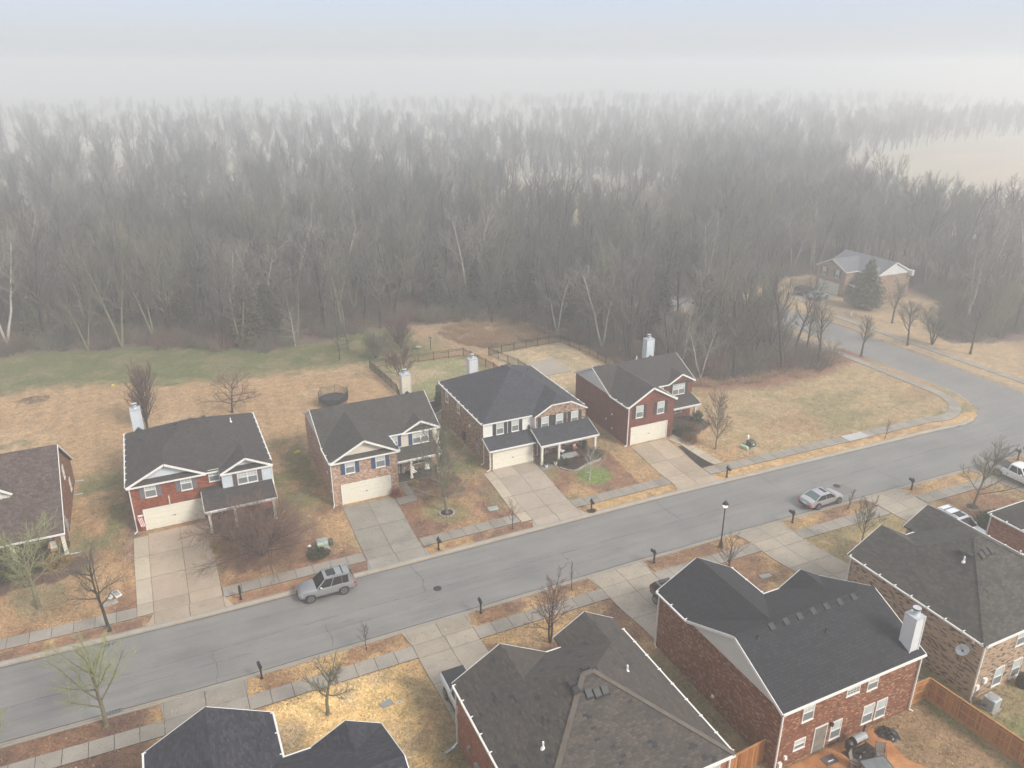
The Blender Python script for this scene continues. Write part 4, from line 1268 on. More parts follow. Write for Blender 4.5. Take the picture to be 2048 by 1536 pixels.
# --- tan brick house with blue shutters
m = dict(base, wall=M['brick_pink'], roof=M['roof_grey'], side_gable=M['greywhite_siding'], front_gable=M['cream_siding'], small_gable=M['cream_siding'])
h2, r2_ = gable_house('brick_house', (12.6, 72.9, GZ), FAR, 12.8, 9.9, (0, 7.1, 3.7), (8.5, 12.8), m, 'pinkish brick house with navy blue shutters and cream gables, next to a tall bare tree', zr=2.3, wzr=1.85, pent=True)
s = MB(FAR)
s.box(6.9 + 0.003, 12.61, 0.1, 0.195, 2.95, ZE - 0.12)
s.box(6.903, 6.99, -1.6, 0.1, 3.0, ZE - 0.12)
s.build('siding', M['cream_siding'], h2)
for u in (1.98, 5.1): window(h2, FAR, 'front', -3.5, u, 3.4, 0.98, 1.5, shut=M['blue'])
window(h2, FAR, 'front', 0.1, 7.65, 3.45, 0.75, 1.35, grid=True)
s_ = MB(FAR); wbox(s_, 'front', 0.1, 8.08, 8.42, 0, 0.05, 3.4, 4.8); s_.build('shutter', M['blue'], h2)
window(h2, FAR, 'front', 0.1, 10.6, 3.35, 1.8, 1.5, double=True, shut=M['blue'])
garage(h2, FAR, -3.5, 1.0, 5.95)
porch(h2, FAR, 6.92, 12.3, 0.1, -1.65, 3.25, 2.6, [(8.95, -1.35), (12.0, -1.35)], dict(roof=M['roof_grey'], trim=M['trim']), floor=(6.95, 12.5, -1.6, 0.19))
window(h2, FAR, 'front', 0.2, 10.3, 0.85, 1.9, 1.35, double=True, blind=0)
s_ = MB(FAR); wbox(s_, 'front', 0.2, 11.35, 11.75, 0, 0.05, 0.8, 2.25); s_.build('shutter', M['blue'], h2)
door(h2, FAR, 'front', 0.2, 7.55, 0.12)
downspout(h2, FAR, 0.2, -3.5, -1, 0.3, kick=(-0.4, -1))
downspout(h2, FAR, 12.6, 0.2, 0.2, -1, z0=3.1)
chimney(h2, FAR, 11.75, 12.8, 9.75, 10.75, 2.5, 7.4, M['cream_siding'])
mb = MB(FAR); cricket(mb, 11.75, 12.8, 9.8, 5.2, 1); mb.build('cricket', M['roof_grey'], r2_)
vent_pipe(r2_, FAR, 2.95, 1.2, 5.75, False, 0.15)
for (u, z) in ((-1.2, 2.6), (-2.6, 1.1)):
    ms = MB(FAR); wbox(ms, 'left', 0.2, u, u + 0.18, 0, 0.1, z, z + 0.22); ms.build('wall_fitting', M['white_plastic'], h2)

# --- slate-roofed tan brick house with white siding
m = dict(base, wall=M['brick_tan'], roof=M['roof_slate'], small_gable=M['brick_tan'])
h3, r3 = hip_house('brick_house', (29.7, 71.2, GZ), FAR, 12.8, 13.8, 0.54, None, (6.05, 12.8, 0.65), m, 'mottled tan brick house with slate blue hipped roof and white siding over its garage', lw=False, clip=1.15)
s = MB(FAR); s.box(0.19, 6.24, 0.1, 0.196, 3.15, ZE - 0.12); s.box(0.185, 0.197, 0.1, 0.3, 3.15, ZE - 0.12); s.build('siding', M['white_plain'], h3)
s = MB(FAR); s.box(6.17, 6.245, -0.6, 0.1, 3.2, ZE - 0.12); s.build('siding', M['white_plain'], h3)
for u in (2.15, 4.0): window(h3, FAR, 'front', 0.1, u, 3.35, 0.88, 1.5, shut=M['black'], grid=False)
for u in (7.35, 9.2, 11.15): window(h3, FAR, 'front', -0.63, u, 3.2, 0.92, 1.55, shut=M['black'], grid=False)
gw = MB(FAR); gw.box(0.2, 5.65, -1.5, 0.198, -0.5, 2.5); gw.build('garage_wall', M['brick_tan'], h3)
garage(h3, FAR, -1.5, 0.62, 5.32)
lr = MB(FAR)
lr.solid([(0.0, 0.1, 3.3), (5.6, 0.1, 3.3), (5.6, -1.85, 2.55), (0.0, -1.85, 2.55), (0.0, 0.1, 3.1), (5.6, 0.1, 3.1), (5.6, -1.85, 2.4), (0.0, -1.85, 2.4)], [(0, 1, 2, 3), (7, 6, 5, 4), (0, 3, 7, 4), (1, 5, 6, 2), (3, 2, 6, 7), (0, 4, 5, 1)])
lr.build('garage_roof', M['roof_slate'], h3)
t = MB(FAR); t.box(-0.02, 5.6, -1.97, -1.855, 2.38, 2.52); t.bar((-0.02, -1.85, 2.48), (-0.02, 0.1, 3.22), 0.04, 0.16)
t.box(0.2, 6.2, 0.06, 0.1, 3.3, 3.36); t.build('garage_trim', M['trim'], h3)
ends = MB(FAR); ends.ext([(0.21, -1.5, 2.4), (0.21, 0.19, 2.4), (0.21, 0.19, 3.15)], (0.12, 0, 0)); ends.build('gable', M['brick_tan'], h3)
porch(h3, FAR, 5.6, 12.95, -0.62, -3.15, 3.55, 2.6, [(5.85, -2.95), (7.95, -2.95), (12.6, -2.95)], dict(roof=M['roof_slate'], trim=M['trim']), floor=(5.7, 12.85, -3.1, -0.64))
t = MB(FAR)
t.solid([(5.58, -0.62, 3.55), (5.58, 0.1, 3.8), (5.75, 0.1, 3.8), (5.75, -0.62, 3.55), (5.58, -0.62, 3.3), (5.58, 0.1, 3.3), (5.75, 0.1, 3.3), (5.75, -0.62, 3.3)], [(0, 1, 2, 3), (7, 6, 5, 4), (0, 4, 5, 1), (1, 5, 6, 2), (2, 6, 7, 3), (3, 7, 4, 0)])
t.build('porch_flashing', M['roof_slate'], h3)
window(h3, FAR, 'front', -0.63, 8.4, 0.7, 1.0, 1.5, blind=0, grid=False)
window(h3, FAR, 'front', -0.63, 10.9, 0.7, 1.7, 1.5, double=True, blind=0, shut=M['black'], grid=False)
door(h3, FAR, 'front', -0.63, 6.95, 0.12)
window(h3, FAR, 'left', 0.2, 11.45, 3.1, 0.85, 1.4, grid=False)
window(h3, FAR, 'left', 0.2, 7.6, 3.2, 0.8, 1.3, grid=False)
downspout(h3, FAR, 0.2, 0.2, -0.2, -1, kick=(-1, -0.3))
downspout(h3, FAR, 0.2, -1.5, -0.2, -1, z1=2.45, kick=(-1, -0.3))
chimney(h3, FAR, 4.1, 5.2, 13.6, 14.55, 2.0, 7.15, M['white_siding'])
mb = MB(FAR); cricket(mb, 4.1, 5.2, 13.65, 5.2, 1); mb.build('cricket', M['roof_slate'], r3)
roof_vents(r3, FAR, [(6.0, 7.5), (6.7, 7.9), (7.2, 7.5)], lambda x, d: ZE + 0.54 * min(x, 12.8 - x, 13.8 - d))
for (x, d) in ((3.1, 5.6), (9.9, 9.0), (10.6, 6.8)): vent_pipe(r3, FAR, x, d, ZE + 0.54 * min(x, 12.8 - x), False, 0.3)
mt = MB(FAR); wbox(mt, 'left', 0.2, 1.65, 2.0, 0, 0.15, 1.1, 1.75); wbox(mt, 'left', 0.2, 1.78, 1.86, 0, 0.1, -0.3, 1.1); mt.build('electric_meter', M['grey_metal'], h3)
mt = MB(FAR); wbox(mt, 'left', 0.2, 5.6, 6.2, 0, 0.25, 0.5, 1.5); mt.build('hose_reel', M['dark_plastic'], h3)
mt = MB(FAR); wbox(mt, 'left', 0.2, 4.0, 4.2, 0, 0.1, 2.9, 3.2); mt.build('wall_fitting', M['white_plastic'], h3)

# --- dark red brick house at the end of the far row
m = dict(base, wall=M['brick_deep'], roof=M['roof_taupe'], side_gable=M['white_siding'], front_gable=M['brick_deep'], small_gable=M['brick_deep'])
h4, r4 = gable_house('brick_house', (46.55, 72.2, GZ), FAR, 12.4, 8.7, (0, 6.8, 3.95), (8.3, 12.4), m, 'dark red brick house with black shutters and brick gables, last before the corner lawn', zr=2.15, wzr=1.95)
for u in (1.72, 4.65): window(h4, FAR, 'front', -3.75, u, 3.35, 1.0, 1.5, shut=M['black'], grid=u > 3)
window(h4, FAR, 'front', 0.2, 7.45, 3.4, 0.7, 1.35, shut=None)
s_ = MB(FAR); wbox(s_, 'front', 0.2, 7.9, 8.25, 0, 0.05, 3.35, 4.8); s_.build('shutter', M['black'], h4)
window(h4, FAR, 'front', 0.2, 10.1, 3.25, 1.85, 1.5, double=True, shut=M['black'])
garage(h4, FAR, -3.75, 0.72, 5.65)
porch(h4, FAR, 6.62, 12.0, 0.2, -2.0, 3.25, 2.6, [(11.5, -1.6)], dict(roof=M['roof_taupe'], trim=M['trim']), floor=(6.65, 12.1, -1.9, 0.19))
window(h4, FAR, 'front', 0.2, 9.9, 0.75, 1.9, 1.35, double=True, blind=0, shut=M['black'])
downspout(h4, FAR, 0.2, -3.75, -0.2, -1, kick=(-1, -0.3))
chimney(h4, FAR, 10.9, 12.0, 8.55, 9.5, 2.5, 7.6, M['bluewhite_siding'])
mb = MB(FAR); cricket(mb, 10.9, 12.0, 8.6, 5.2, 1); mb.build('cricket', M['roof_taupe'], r4)
vent_pipe(r4, FAR, 6.9, 5.0, 6.8, True, 0.45)
for (u, z) in ((-0.5, 2.6), (-0.6, 0.8), (0.8, 1.5)):
    mt = MB(FAR); wbox(mt, 'left', 0.2, u, u + 0.15, 0, 0.1, z, z + 0.18); mt.build('wall_fitting', M['white_plastic'], h4)
for x in (1.2,): vent_pipe(r4, FAR, x, 6.2, 5.9, True, 0.5)

# --- brown roofed cottage at the left edge
T = FAR
h0 = empty('brick_house', (-11.0, 71.0, GZ), 0, 'brown roofed cottage with a dormer and a porch, cut by the photo edge', 'house')
w = MB(T); w.box(-19, -0.25, 2.6, 15.5, -0.5, 2.45); w.build('wall', M['brick_brown'], h0)
g = MB(T); g.ext([(-0.22, 0.3, 2.3), (-0.22, 15.4, 2.3), (-0.22, 7.85, 7.35)], (-0.15, 0, 0)); g.build('gable', M['brick_brown'], h0)
rm = MB(T); chevron_x(rm, 0, 15.7, 2.5, 7.75, -20, 0.0)
dz0 = lambda d: 2.5 + 5.25 * d / 7.85
chevron(rm, -7.2, -3.75, 5.55, 6.75, 3.6, 7.3)
r0_ = rm.build('roof', M['roof_brown'], h0)
dw = MB(T); dw.box(-6.95, -4.0, 3.85, 6.2, 4.4, 5.5); dw.ext([(-6.95, 3.85, 5.45), (-4.0, 3.85, 5.45), (-5.475, 3.85, 6.5)], (0, 0.2, 0)); dw.build('dormer', M['greywhite_siding'], h0)
window(h0, T, 'front', 3.85, -5.45, 4.85, 1.5, 1.0, double=True)
t = MB(T); rake(t, (-7.2, 3.57, 5.5), (-5.475, 3.57, 6.7)); rake(t, (-3.75, 3.57, 5.5), (-5.475, 3.57, 6.7))
rake(t, (0.02, 0, 2.45), (0.02, 7.85, 7.7)); rake(t, (0.02, 15.7, 2.45), (0.02, 7.85, 7.7))
t.box(-20, 0.05, -0.13, 0, 2.34, 2.48); t.box(-20, 0.05, 15.7, 15.83, 2.34, 2.48); t.build('rake_trim', M['trim'], h0)
f = MB(T); f.box(-19, -0.1, 0.1, 2.59, -0.3, 0.12); f.build('porch_floor', M['slab'], h0)
for x in (-0.25, -4.2, -8.2):
    p = MB(T); p.box(x - 0.14, x + 0.14, 0.2, 0.48, 0.12, 2.4); p.box(x - 0.18, x + 0.18, 0.16, 0.52, 0.12, 0.4); p.build('porch_post', M['post'], h0)
window(h0, T, 'front', 2.6, -2.5, 0.7, 1.9, 1.4, double=True, blind=0)
window(h0, T, 'front', 2.6, -6.3, 0.7, 1.0, 1.4, blind=0)
window(h0, T, 'right', -0.22, 9.0, 3.6, 0.8, 1.3, blind=0)
window(h0, T, 'right', -0.22, 11.4, 1.0, 0.8, 1.3, blind=0)
mt = MB(T); wbox(mt, 'right', -0.25, 3.4, 3.8, 0, 0.2, 1.1, 1.8); wbox(mt, 'right', -0.25, 3.55, 3.65, 0, 0.1, -0.2, 2.3); mt.build('electric_meter', M['grey_metal'], h0)
for d_ in (12.0, 15.1):
    mb = MB(T); mb.bar((-0.2, d_, 0.08), (0.65, d_ + 0.05, 0.03), 0.12, 0.08); mb.build('downspout', M['galv'], h0)
mb = MB(T); mb.bar((0.0, 0.2, 0.1), (0.9, 0.25, 0.03), 0.12, 0.08); mb.build('downspout', M['galv'], h0)

# --- near row
m = dict(base, wall=M['brick_brown'], roof=M['roof_navy'], side_gable=M['greywhite_siding'], front_gable=M['brick_brown'], small_gable=M['brick_brown'])
n1, rn1 = gable_house('brick_house', (-4.9, 35.3, GZ), NEAR, 12.85, 9.5, (0, 7.1, 3.7), (8.7, 12.85), m, 'navy black roofed house cut by the lower edge, in front of the brightest straw lawn', zr=2.25, wzr=1.9)
garage(n1, NEAR, -3.5, 1.0, 5.9)
m = dict(base, wall=M['brick_orange'], roof=M['roof_worn'], front_gable=M['brick_orange'], small_gable=M['brick_orange'], caps=True)
n2, rn2 = hip_house('brick_house', (12.96, 36.6, GZ), NEAR, 12.55, 11.9, 0.57, (0, 6.65), (7.8, 12.55, 1.1), m, 'orange brick house with a weathered patchy brown roof, behind the white pickup')
garage(n2, NEAR, 0.2, 0.9, 5.8)
downspout(n2, NEAR, 0.2, 0.2, -1, 0, kick=(-1, 0.6))
roof_vents(rn2, NEAR, [(5.15, 6.0), (5.15, 6.55), (5.75, 7.0), (6.25, 7.1), (6.75, 7.1)], lambda x, d: ZE + 0.57 * min(x, 12.55 - x, 11.9 - d, d) + 0.06)
vent_pipe(rn2, NEAR, 9.5, 5.3, ZE + 0.57 * 3.0, True)
vent_pipe(rn2, NEAR, 2.3, 8.0, ZE + 0.57 * 2.3, True)
for (x, d) in ((6.2, 5.2), (6.6, 5.5)):
    mb = MB(NEAR); mb.box(x, x + 0.5, d, d + 0.25, ZE + 3.0, ZE + 3.2); mb.build('roof_vent', M['dark_plastic'], rn2)
tr = MB(NEAR); tr.bar((-0.1, 0.4, 0.08), (-0.9, 0.6, 0.03), 0.2, 0.08); tr.build('splash_block', M['grey_metal'], n2)
window(n2, NEAR, 'rear', 11.7, 11.2, 3.4, 1.1, 1.3)
downspout(n2, NEAR, 12.35, 11.7, 0, 1, kick=(0.6, 0.4))
mt = MB(NEAR); wbox(mt, 'left', 0.2, 3.3, 3.8, 0, 0.2, 0.7, 1.5); mt.build('electric_meter', M['grey_metal'], n2)
mt = MB(NEAR); wbox(mt, 'left', 0.2, 2.1, 2.3, 0, 0.15, 1.3, 1.7); mt.build('electric_meter', M['grey_metal'], n2)

m = dict(base, wall=M['brick_brown'], roof=M['roof_dark'], side_gable=M['greywhite_siding'], front_gable=M['brick_brown'], small_gable=M['brick_brown'])
n3, rn3 = gable_house('brick_house', (30.1, 35.3, GZ), NEAR, 12.35, 9.5, (0, 6.95, 3.65), (8.5, 12.35), m, 'brown brick house with charcoal roof and a white sided chimney, beside the orange stained patio', zr=2.2, wzr=1.95)
garage(n3, NEAR, -3.45, 0.95, 5.8)
ridge_cap(rn3, NEAR, (0, 4.75, ZE + 2.2), (12.35, 4.75, ZE + 2.2)).data.materials[0] = M['roof_dark']
ch = chimney(n3, NEAR, 11.2, 12.0, 8.25, 9.1, 4.6, 7.75, M['white_siding'])
roof_vents(rn3, NEAR, [(x - 30.1, 4.98) for x in (33.0, 34.2, 35.4, 36.6, 37.8, 39.0, 40.3)], lambda x, d: ZE + 2.2 - (d - 4.75) * 2.2 / 4.75 - 0.03)
vent_pipe(rn3, NEAR, 1.45, 5.3, ZE + 1.95, False, 0.35)
vent_pipe(rn3, NEAR, 6.4, 6.3, ZE + 1.5, False, 0.35)
window(n3, NEAR, 'rear', 9.3, 2.4, 3.25, 0.95, 1.45, blind=0.6)
window(n3, NEAR, 'rear', 9.3, 6.15, 3.85, 1.15, 0.9, block=True)
window(n3, NEAR, 'rear', 9.3, 7.9, 3.55, 0.95, 1.2)
window(n3, NEAR, 'rear', 9.3, 8.05, 0.65, 1.0, 1.55, grid=False)
window(n3, NEAR, 'rear', 9.3, 9.25, 0.6, 1.0, 1.55, grid=False)
window(n3, NEAR, 'rear', 9.3, 5.2, 0.55, 0.95, 1.5, grid=False)
window(n3, NEAR, 'rear', 9.3, 2.1, 1.05, 0.95, 0.8, grid=False)
bd = door(n3, NEAR, 'rear', 9.3, 3.85, 0.12, 0.95, 2.0, painted('weathered_door', (0.24, 0.22, 0.19), 0.8, 0.4))
downspout(n3, NEAR, 0.2, 9.3, -0.2, 1, kick=(-0.3, 0.6))
downspout(n3, NEAR, 12.15, 9.3, 0.2, 1, kick=(0.4, 0.5))
downspout(n3, NEAR, 0.2, -3.45, -1, 0.0, kick=(-0.3, 0.8))
mt = MB(NEAR); wbox(mt, 'rear', 9.3, 0.9, 1.1, 0, 0.15, 0.7, 0.95); mt.build('wall_fitting', M['white_plastic'], n3)
mt = MB(NEAR); wbox(mt, 'rear', 9.3, 0.45, 0.7, 0, 0.2, 0.1, 0.6); mt.build('wall_fitting', M['white_plastic'], n3)
mt = MB(NEAR); wbox(mt, 'left', 0.2, 3.2, 3.4, 0, 0.12, 0.75, 0.95); mt.build('wall_fitting', M['white_plastic'], n3)
mt = MB(NEAR); wbox(mt, 'rear', 9.3, 4.6, 4.75, 0, 0.2, 1.9, 2.15); mt.build('wall_lamp', M['black_metal'], n3)

m = dict(base, wall=M['brick_buff'], roof=M['roof_old'], front_gable=M['brick_buff'], small_gable=M['brick_buff'], caps=True)
n4, rn4 = hip_house('brick_house', (46.75, 36.4, GZ), NEAR, 12.55, 11.8, 0.57, (0, 6.5), (7.55, 12.55, 1.1), m, 'buff brick house with scattered dark bricks, a satellite dish and an old grey roof')
garage(n4, NEAR, 0.2, 0.9, 5.5)
rn4.children[0].name = 'ridge'
for c_ in rn4.children: c_.data.materials[0] = M['roof_old']
roof_vents(rn4, NEAR, [(4.55, 6.0), (4.6, 6.6), (5.2, 7.1), (5.75, 7.0), (6.3, 7.0)], lambda x, d: ZE + 0.57 * min(x, 12.55 - x, 11.8 - d, d) + 0.06)
vent_pipe(rn4, NEAR, 4.0, 6.6, ZE + 0.57 * 4.0, True)
vent_pipe(rn4, NEAR, 8.95, 7.6, ZE + 0.57 * 3.5, True)
window(n4, NEAR, 'rear', 11.6, 2.8, 0.35, 1.0, 1.6, grid=False)
window(n4, NEAR, 'rear', 11.6, 4.75, 0.35, 1.0, 1.6, grid=False)
window(n4, NEAR, 'rear', 11.6, 4.3, 3.35, 0.95, 1.4, grid=False)
window(n4, NEAR, 'rear', 11.6, 7.2, 3.35, 0.95, 1.4, grid=False)
downspout(n4, NEAR, 0.2, 11.6, -0.3, 1, kick=(-0.5, 0.5))
downspout(n4, NEAR, 0.2, 0.2, -1, 0.0, kick=(-0.3, 0.8))
downspout(n4, NEAR, 0.05, 11.0, -1, 0, z0=4.6, kick=(0, 0.1))
mt = MB(NEAR); wbox(mt, 'rear', 11.6, 0.45, 0.75, 0, 0.15, 0.8, 1.2); mt.build('wall_fitting', M['white_plastic'], n4)
mt = MB(NEAR); wbox(mt, 'rear', 11.6, 1.1, 1.4, 0, 0.18, 1.2, 1.6); mt.build('wall_fitting', M['white_plastic'], n4)

m = dict(base, wall=M['brick_orange'], roof=M['roof_grey'], front_gable=M['brick_orange'], small_gable=M['brick_orange'])
n5, rn5 = hip_house('brick_house', (62.75, 35.8, GZ), NEAR, 12.5, 11.8, 0.57, None, (7.55, 12.5, 1.1), m, 'orange brick house with grey roof at the right edge, beside the white wagon', lw=False)
downspout(n5, NEAR, 0.2, 0.2, -1, 0, kick=(-0.3, 0.8))

# --- hazy house by the side road
T5 = frame((0, -1), (1, 0))
m = dict(base, wall=M['brick_tan'], roof=M['roof_pale'], side_gable=M['white_siding'], front_gable=M['brick_tan'], small_gable=M['brick_tan'])
h5, r5 = gable_house('brick_house', (123.0, 113.2, 0.3), T5, 12.3, 9.3, (0, 7.6, 3.0), (8.9, 12.3), m, 'hazy distant brick house with a blue grey roof, half hidden by a conifer', zr=2.2, wzr=1.9)
for u in (2.0, 5.3): window(h5, T5, 'front', -2.8, u, 3.3, 0.9, 1.5, shut=M['black'])
window(h5, T5, 'front', 0.2, 10.3, 3.3, 1.4, 1.4)
garage(h5, T5, -2.8, 1.2, 6.0)
porch(h5, T5, 7.4, 12.0, 0.2, -1.8, 3.2, 2.6, [(8.6, -1.5), (11.6, -1.5)], dict(roof=M['roof_slate'], trim=M['trim']))
mb = MB(T5); mb.box(12.0, 12.9, 8.4, 9.0, 4.3, 5.3); mb.build('vent_box', M['white_siding'], h5)

# ------------------------------------------------------------------ trees and shrubs
def bark(name, a, b_, s=3.0):
    def fn(g, b):
        tc = g.n('TexCoord').outputs['Object']
        oi = g.n('ObjectInfo').outputs['Random']
        c = g.ramp(g.noise(tc, s, 4, 0.7), [(0.3, a), (0.7, b_)])
        c = g.mix(1.0, c, g.ramp(oi, [(0, (0.85, 0.84, 0.85)), (0.5, (1.0, 1.0, 0.98)), (1, (1.15, 1.12, 1.08))]), 'MULTIPLY')
        g.nt.links.new(c, b.inputs['Base Color'])
    return material(name, a, 0.95, fn=fn)
M['bark'] = bark('bark', (0.022, 0.02, 0.018), (0.055, 0.05, 0.043))
M['twigs'] = bark('twigs', (0.075, 0.07, 0.065), (0.15, 0.14, 0.128), 1.2)
M['twigs_pale'] = bark('twigs_pale', (0.19, 0.175, 0.15), (0.3, 0.28, 0.24), 1.2)
M['twigs_moss'] = bark('twigs_moss', (0.11, 0.108, 0.077), (0.2, 0.196, 0.145), 1.2)
M['twigs_green'] = bark('twigs_green', (0.2, 0.22, 0.1), (0.34, 0.36, 0.19), 1.2)
M['twigs_red'] = bark('twigs_red', (0.11, 0.065, 0.055), (0.2, 0.13, 0.105), 1.2)
M['bark_pale'] = bark('bark_pale', (0.3, 0.29, 0.26), (0.5, 0.49, 0.44))
M['bark_moss'] = bark('bark_moss', (0.11, 0.1, 0.065), (0.22, 0.2, 0.13))
def leafm(name, a, b_):
    def fn(g, b):
        tc = g.n('TexCoord').outputs['Object']
        c = g.ramp(g.noise(tc, 2.2, 4, 0.7), [(0.3, a), (0.7, b_)])
        g.nt.links.new(c, b.inputs['Base Color'])
    return material(name, a, 0.8, fn=fn)
M['leaf_dark'] = leafm('leaf_dark', (0.025, 0.04, 0.02), (0.07, 0.085, 0.04))
M['leaf_conifer'] = leafm('leaf_conifer', (0.05, 0.065, 0.035), (0.13, 0.14, 0.075))
M['leaf_cedar'] = leafm('leaf_cedar', (0.045, 0.05, 0.03), (0.11, 0.105, 0.06))
M['leaf_green'] = leafm('leaf_green', (0.05, 0.075, 0.025), (0.12, 0.15, 0.06))
M['leaf_rust'] = leafm('leaf_rust', (0.13, 0.055, 0.028), (0.26, 0.12, 0.06))
M['leaf_yellow'] = leafm('leaf_yellow', (0.2, 0.13, 0.05), (0.34, 0.23, 0.09))
M['leaf_red'] = leafm('leaf_red', (0.2, 0.03, 0.025), (0.33, 0.07, 0.05))

def seg_mesh(name, segs, mat, k=3, parent=None):
    A = np.array([[*s[0], *s[1], s[2], s[3]] for s in segs], dtype=float)
    p0, p1, r0, r1 = A[:, 0:3], A[:, 3:6], A[:, 6], A[:, 7]
    d = p1 - p0
    d /= np.linalg.norm(d, axis=1)[:, None] + 1e-9
    h = np.where(np.abs(d[:, 2:3]) > 0.9, np.array([[1.0, 0, 0]]), np.array([[0, 0, 1.0]]))
    a = np.cross(d, h); a /= np.linalg.norm(a, axis=1)[:, None] + 1e-9
    b = np.cross(d, a)
    n = len(A)
    V = np.zeros((n, 2 * k, 3))
    for i in range(k):
        c, s = math.cos(2 * math.pi * i / k), math.sin(2 * math.pi * i / k)
        o = a * c + b * s
        V[:, i] = p0 + o * r0[:, None]
        V[:, k + i] = p1 + o * r1[:, None]
    F = np.zeros((n, k, 4), dtype=np.int32)
    bs = (np.arange(n) * 2 * k)
    for i in range(k):
        j = (i + 1) % k
        F[:, i] = np.stack([bs + i, bs + j, bs + k + j, bs + k + i], -1)
    return raw_mesh(name, V.reshape(-1, 3), F.reshape(-1, 4), mat, 4, parent, smooth=(k > 3))

def rv(rng, s):
    return Vector((rng.gauss(0, s), rng.gauss(0, s), rng.gauss(0, s)))

def grow(S, rng, p, d, L, r, lvl, Q):
    n = Q['n'][lvl]
    pts = []
    r_end = r * Q['taper'][lvl]
    for i in range(n):
        d = (d + rv(rng, Q['wob'][lvl]) + Vector((0, 0, Q['up'][lvl]))).normalized()
        q = p + d * (L / n)
        ra, rb = lerp(r, r_end, i / n), lerp(r, r_end, (i + 1) / n)
        S[lvl].append((tuple(p), tuple(q), ra, rb))
        pts.append((p, q, d, ra, rb))
        p = q
    if lvl >= Q['max']: return
    m = Q['m'][lvl]
    az = rng.random() * 6.28
    for j in range(m):
        t = Q['t0'][lvl] + (1 - Q['t0'][lvl]) * (j + rng.random() * 0.9) / m
        k = min(int(t * n), n - 1)
        a, b, dd, ra, rb = pts[k]
        f = t * n - k
        pos = a.lerp(b, min(f, 1))
        az += 2.4 + rng.gauss(0, 0.4)
        o = dd.orthogonal().normalized()
        o = Matrix.Rotation(az, 3, dd) @ o
        ang = R(Q['ang'][lvl] + rng.gauss(0, 8)) * (1.15 - 0.45 * t)
        nd = (dd * math.cos(ang) + o * math.sin(ang)).normalized()
        ln = L * Q['ratio'][lvl] * (Q['lt'][lvl] + (1 - Q['lt'][lvl]) * (1 - t)) * rng.uniform(0.7, 1.2)
        rr = min(lerp(ra, rb, f) * 0.85, r * Q['rr'][lvl] * (1.2 - 0.5 * t))
        grow(S, rng, pos, nd, ln, max(rr, Q['rmin']), lvl + 1, Q)

QF = dict(max=3, n=[6, 4, 3, 2], taper=[0.3, 0.3, 0.35, 0.25], wob=[0.05, 0.12, 0.14, 0.16], up=[0.03, 0.09, 0.06, 0.05], m=[15, 9, 7, 0], t0=[0.3, 0.2, 0.12, 0],
          ang=[52, 45, 42, 0], ratio=[0.5, 0.55, 0.62, 0], lt=[0.5, 0.55, 0.65, 0], rr=[0.4, 0.36, 0.5, 0], rmin=0.015)

def bare_tree(name, loc, H, r, Q=QF, seed=1, mats=('bark', 'twigs'), label=None, cat='tree', group=None, stems=1, lean=0.0, spread=0.25, ks=(6, 4, 3, 3)):
    rng = random.Random(seed)
    if name in ('garden_tree', 'street_tree'):
        Q = dict(Q, ratio=[Q['ratio'][0] * 1.25] + Q['ratio'][1:], tl=0.85)
    S = [[] for _ in range(Q['max'] + 1)]
    for s in range(stems):
        if stems == 1: d = Vector((rng.gauss(0, 0.03) + lean, rng.gauss(0, 0.03), 1)).normalized()
        else:
            a = 6.28 * s / stems + rng.random()
            sp = spread * rng.uniform(0.6, 1.3)
            d = Vector((math.cos(a) * sp, math.sin(a) * sp, 1)).normalized()
        grow(S, rng, Vector((0, 0, -0.15)), d, H * (1 if stems == 1 else rng.uniform(0.8, 1.05)) * Q.get('tl', 0.8), r * (1 if stems == 1 else 0.7), 0, Q)
    root = empty(name, loc, 0, label, cat, group)
    t0 = S[0] + [((0, 0, -0.15), (0, 0, 0.25), r * 1.5, r * 1.02)] * (1 if stems == 1 else 0)
    seg_mesh('trunk', t0 + S[1] if Q.get('limb_in_trunk', True) else t0, M[mats[0]], ks[0], root)
    tw = []
    for L in S[2:]: tw += L
    if not Q.get('limb_in_trunk', True): tw = S[1] + tw
    seg_mesh('crown', tw, M[mats[1]], 3, root)
    return root

def QQ(**k):
    q = dict(QF); q.update(k); return q

def leaf_cloud(name, mat, n, fn, size, parent=None, seed=0, up=0.3):
    """n small leaf-like quads; fn(rng) gives a point and an outward direction"""
    rs = np.random.RandomState(seed)
    P, D = fn(rs, n)
    t = rs.normal(size=(n, 3)) * 0.7 + D
    t /= np.linalg.norm(t, axis=1)[:, None]
    a = np.cross(t, rs.normal(size=(n, 3))); a /= np.linalg.norm(a, axis=1)[:, None]
    s = size * rs.uniform(0.6, 1.4, size=(n, 1))
    V = np.stack([P - a * s * 0.35, P + t * s * 0.5 - a * s * 0.1, P + t * s, P + t * s * 0.45 + a * s * 0.4], 1)
    F = np.arange(n * 4).reshape(n, 4)
    return raw_mesh(name, V.reshape(-1, 3), F, mat, 4, parent)

def shrub_fn(rx, ry, rz, lump=0.25, shell=0.45):
    def fn(rs, n):
        d = rs.normal(size=(n, 3)); d[:, 2] = np.abs(d[:, 2]) * 0.9 - 0.1
        d /= np.linalg.norm(d, axis=1)[:, None]
        az = np.arctan2(d[:, 1], d[:, 0])
        k = 1 + lump * (np.sin(az * 3 + 1.3) * 0.5 + np.sin(az * 5 + d[:, 2] * 6) * 0.5)
        r = (shell + (1 - shell) * rs.rand(n) ** 0.5) * k
        P = d * r[:, None] * np.array([rx, ry, rz])
        P[:, 2] = np.maximum(P[:, 2] + 0.05, 0.02)
        return P, d
    return fn

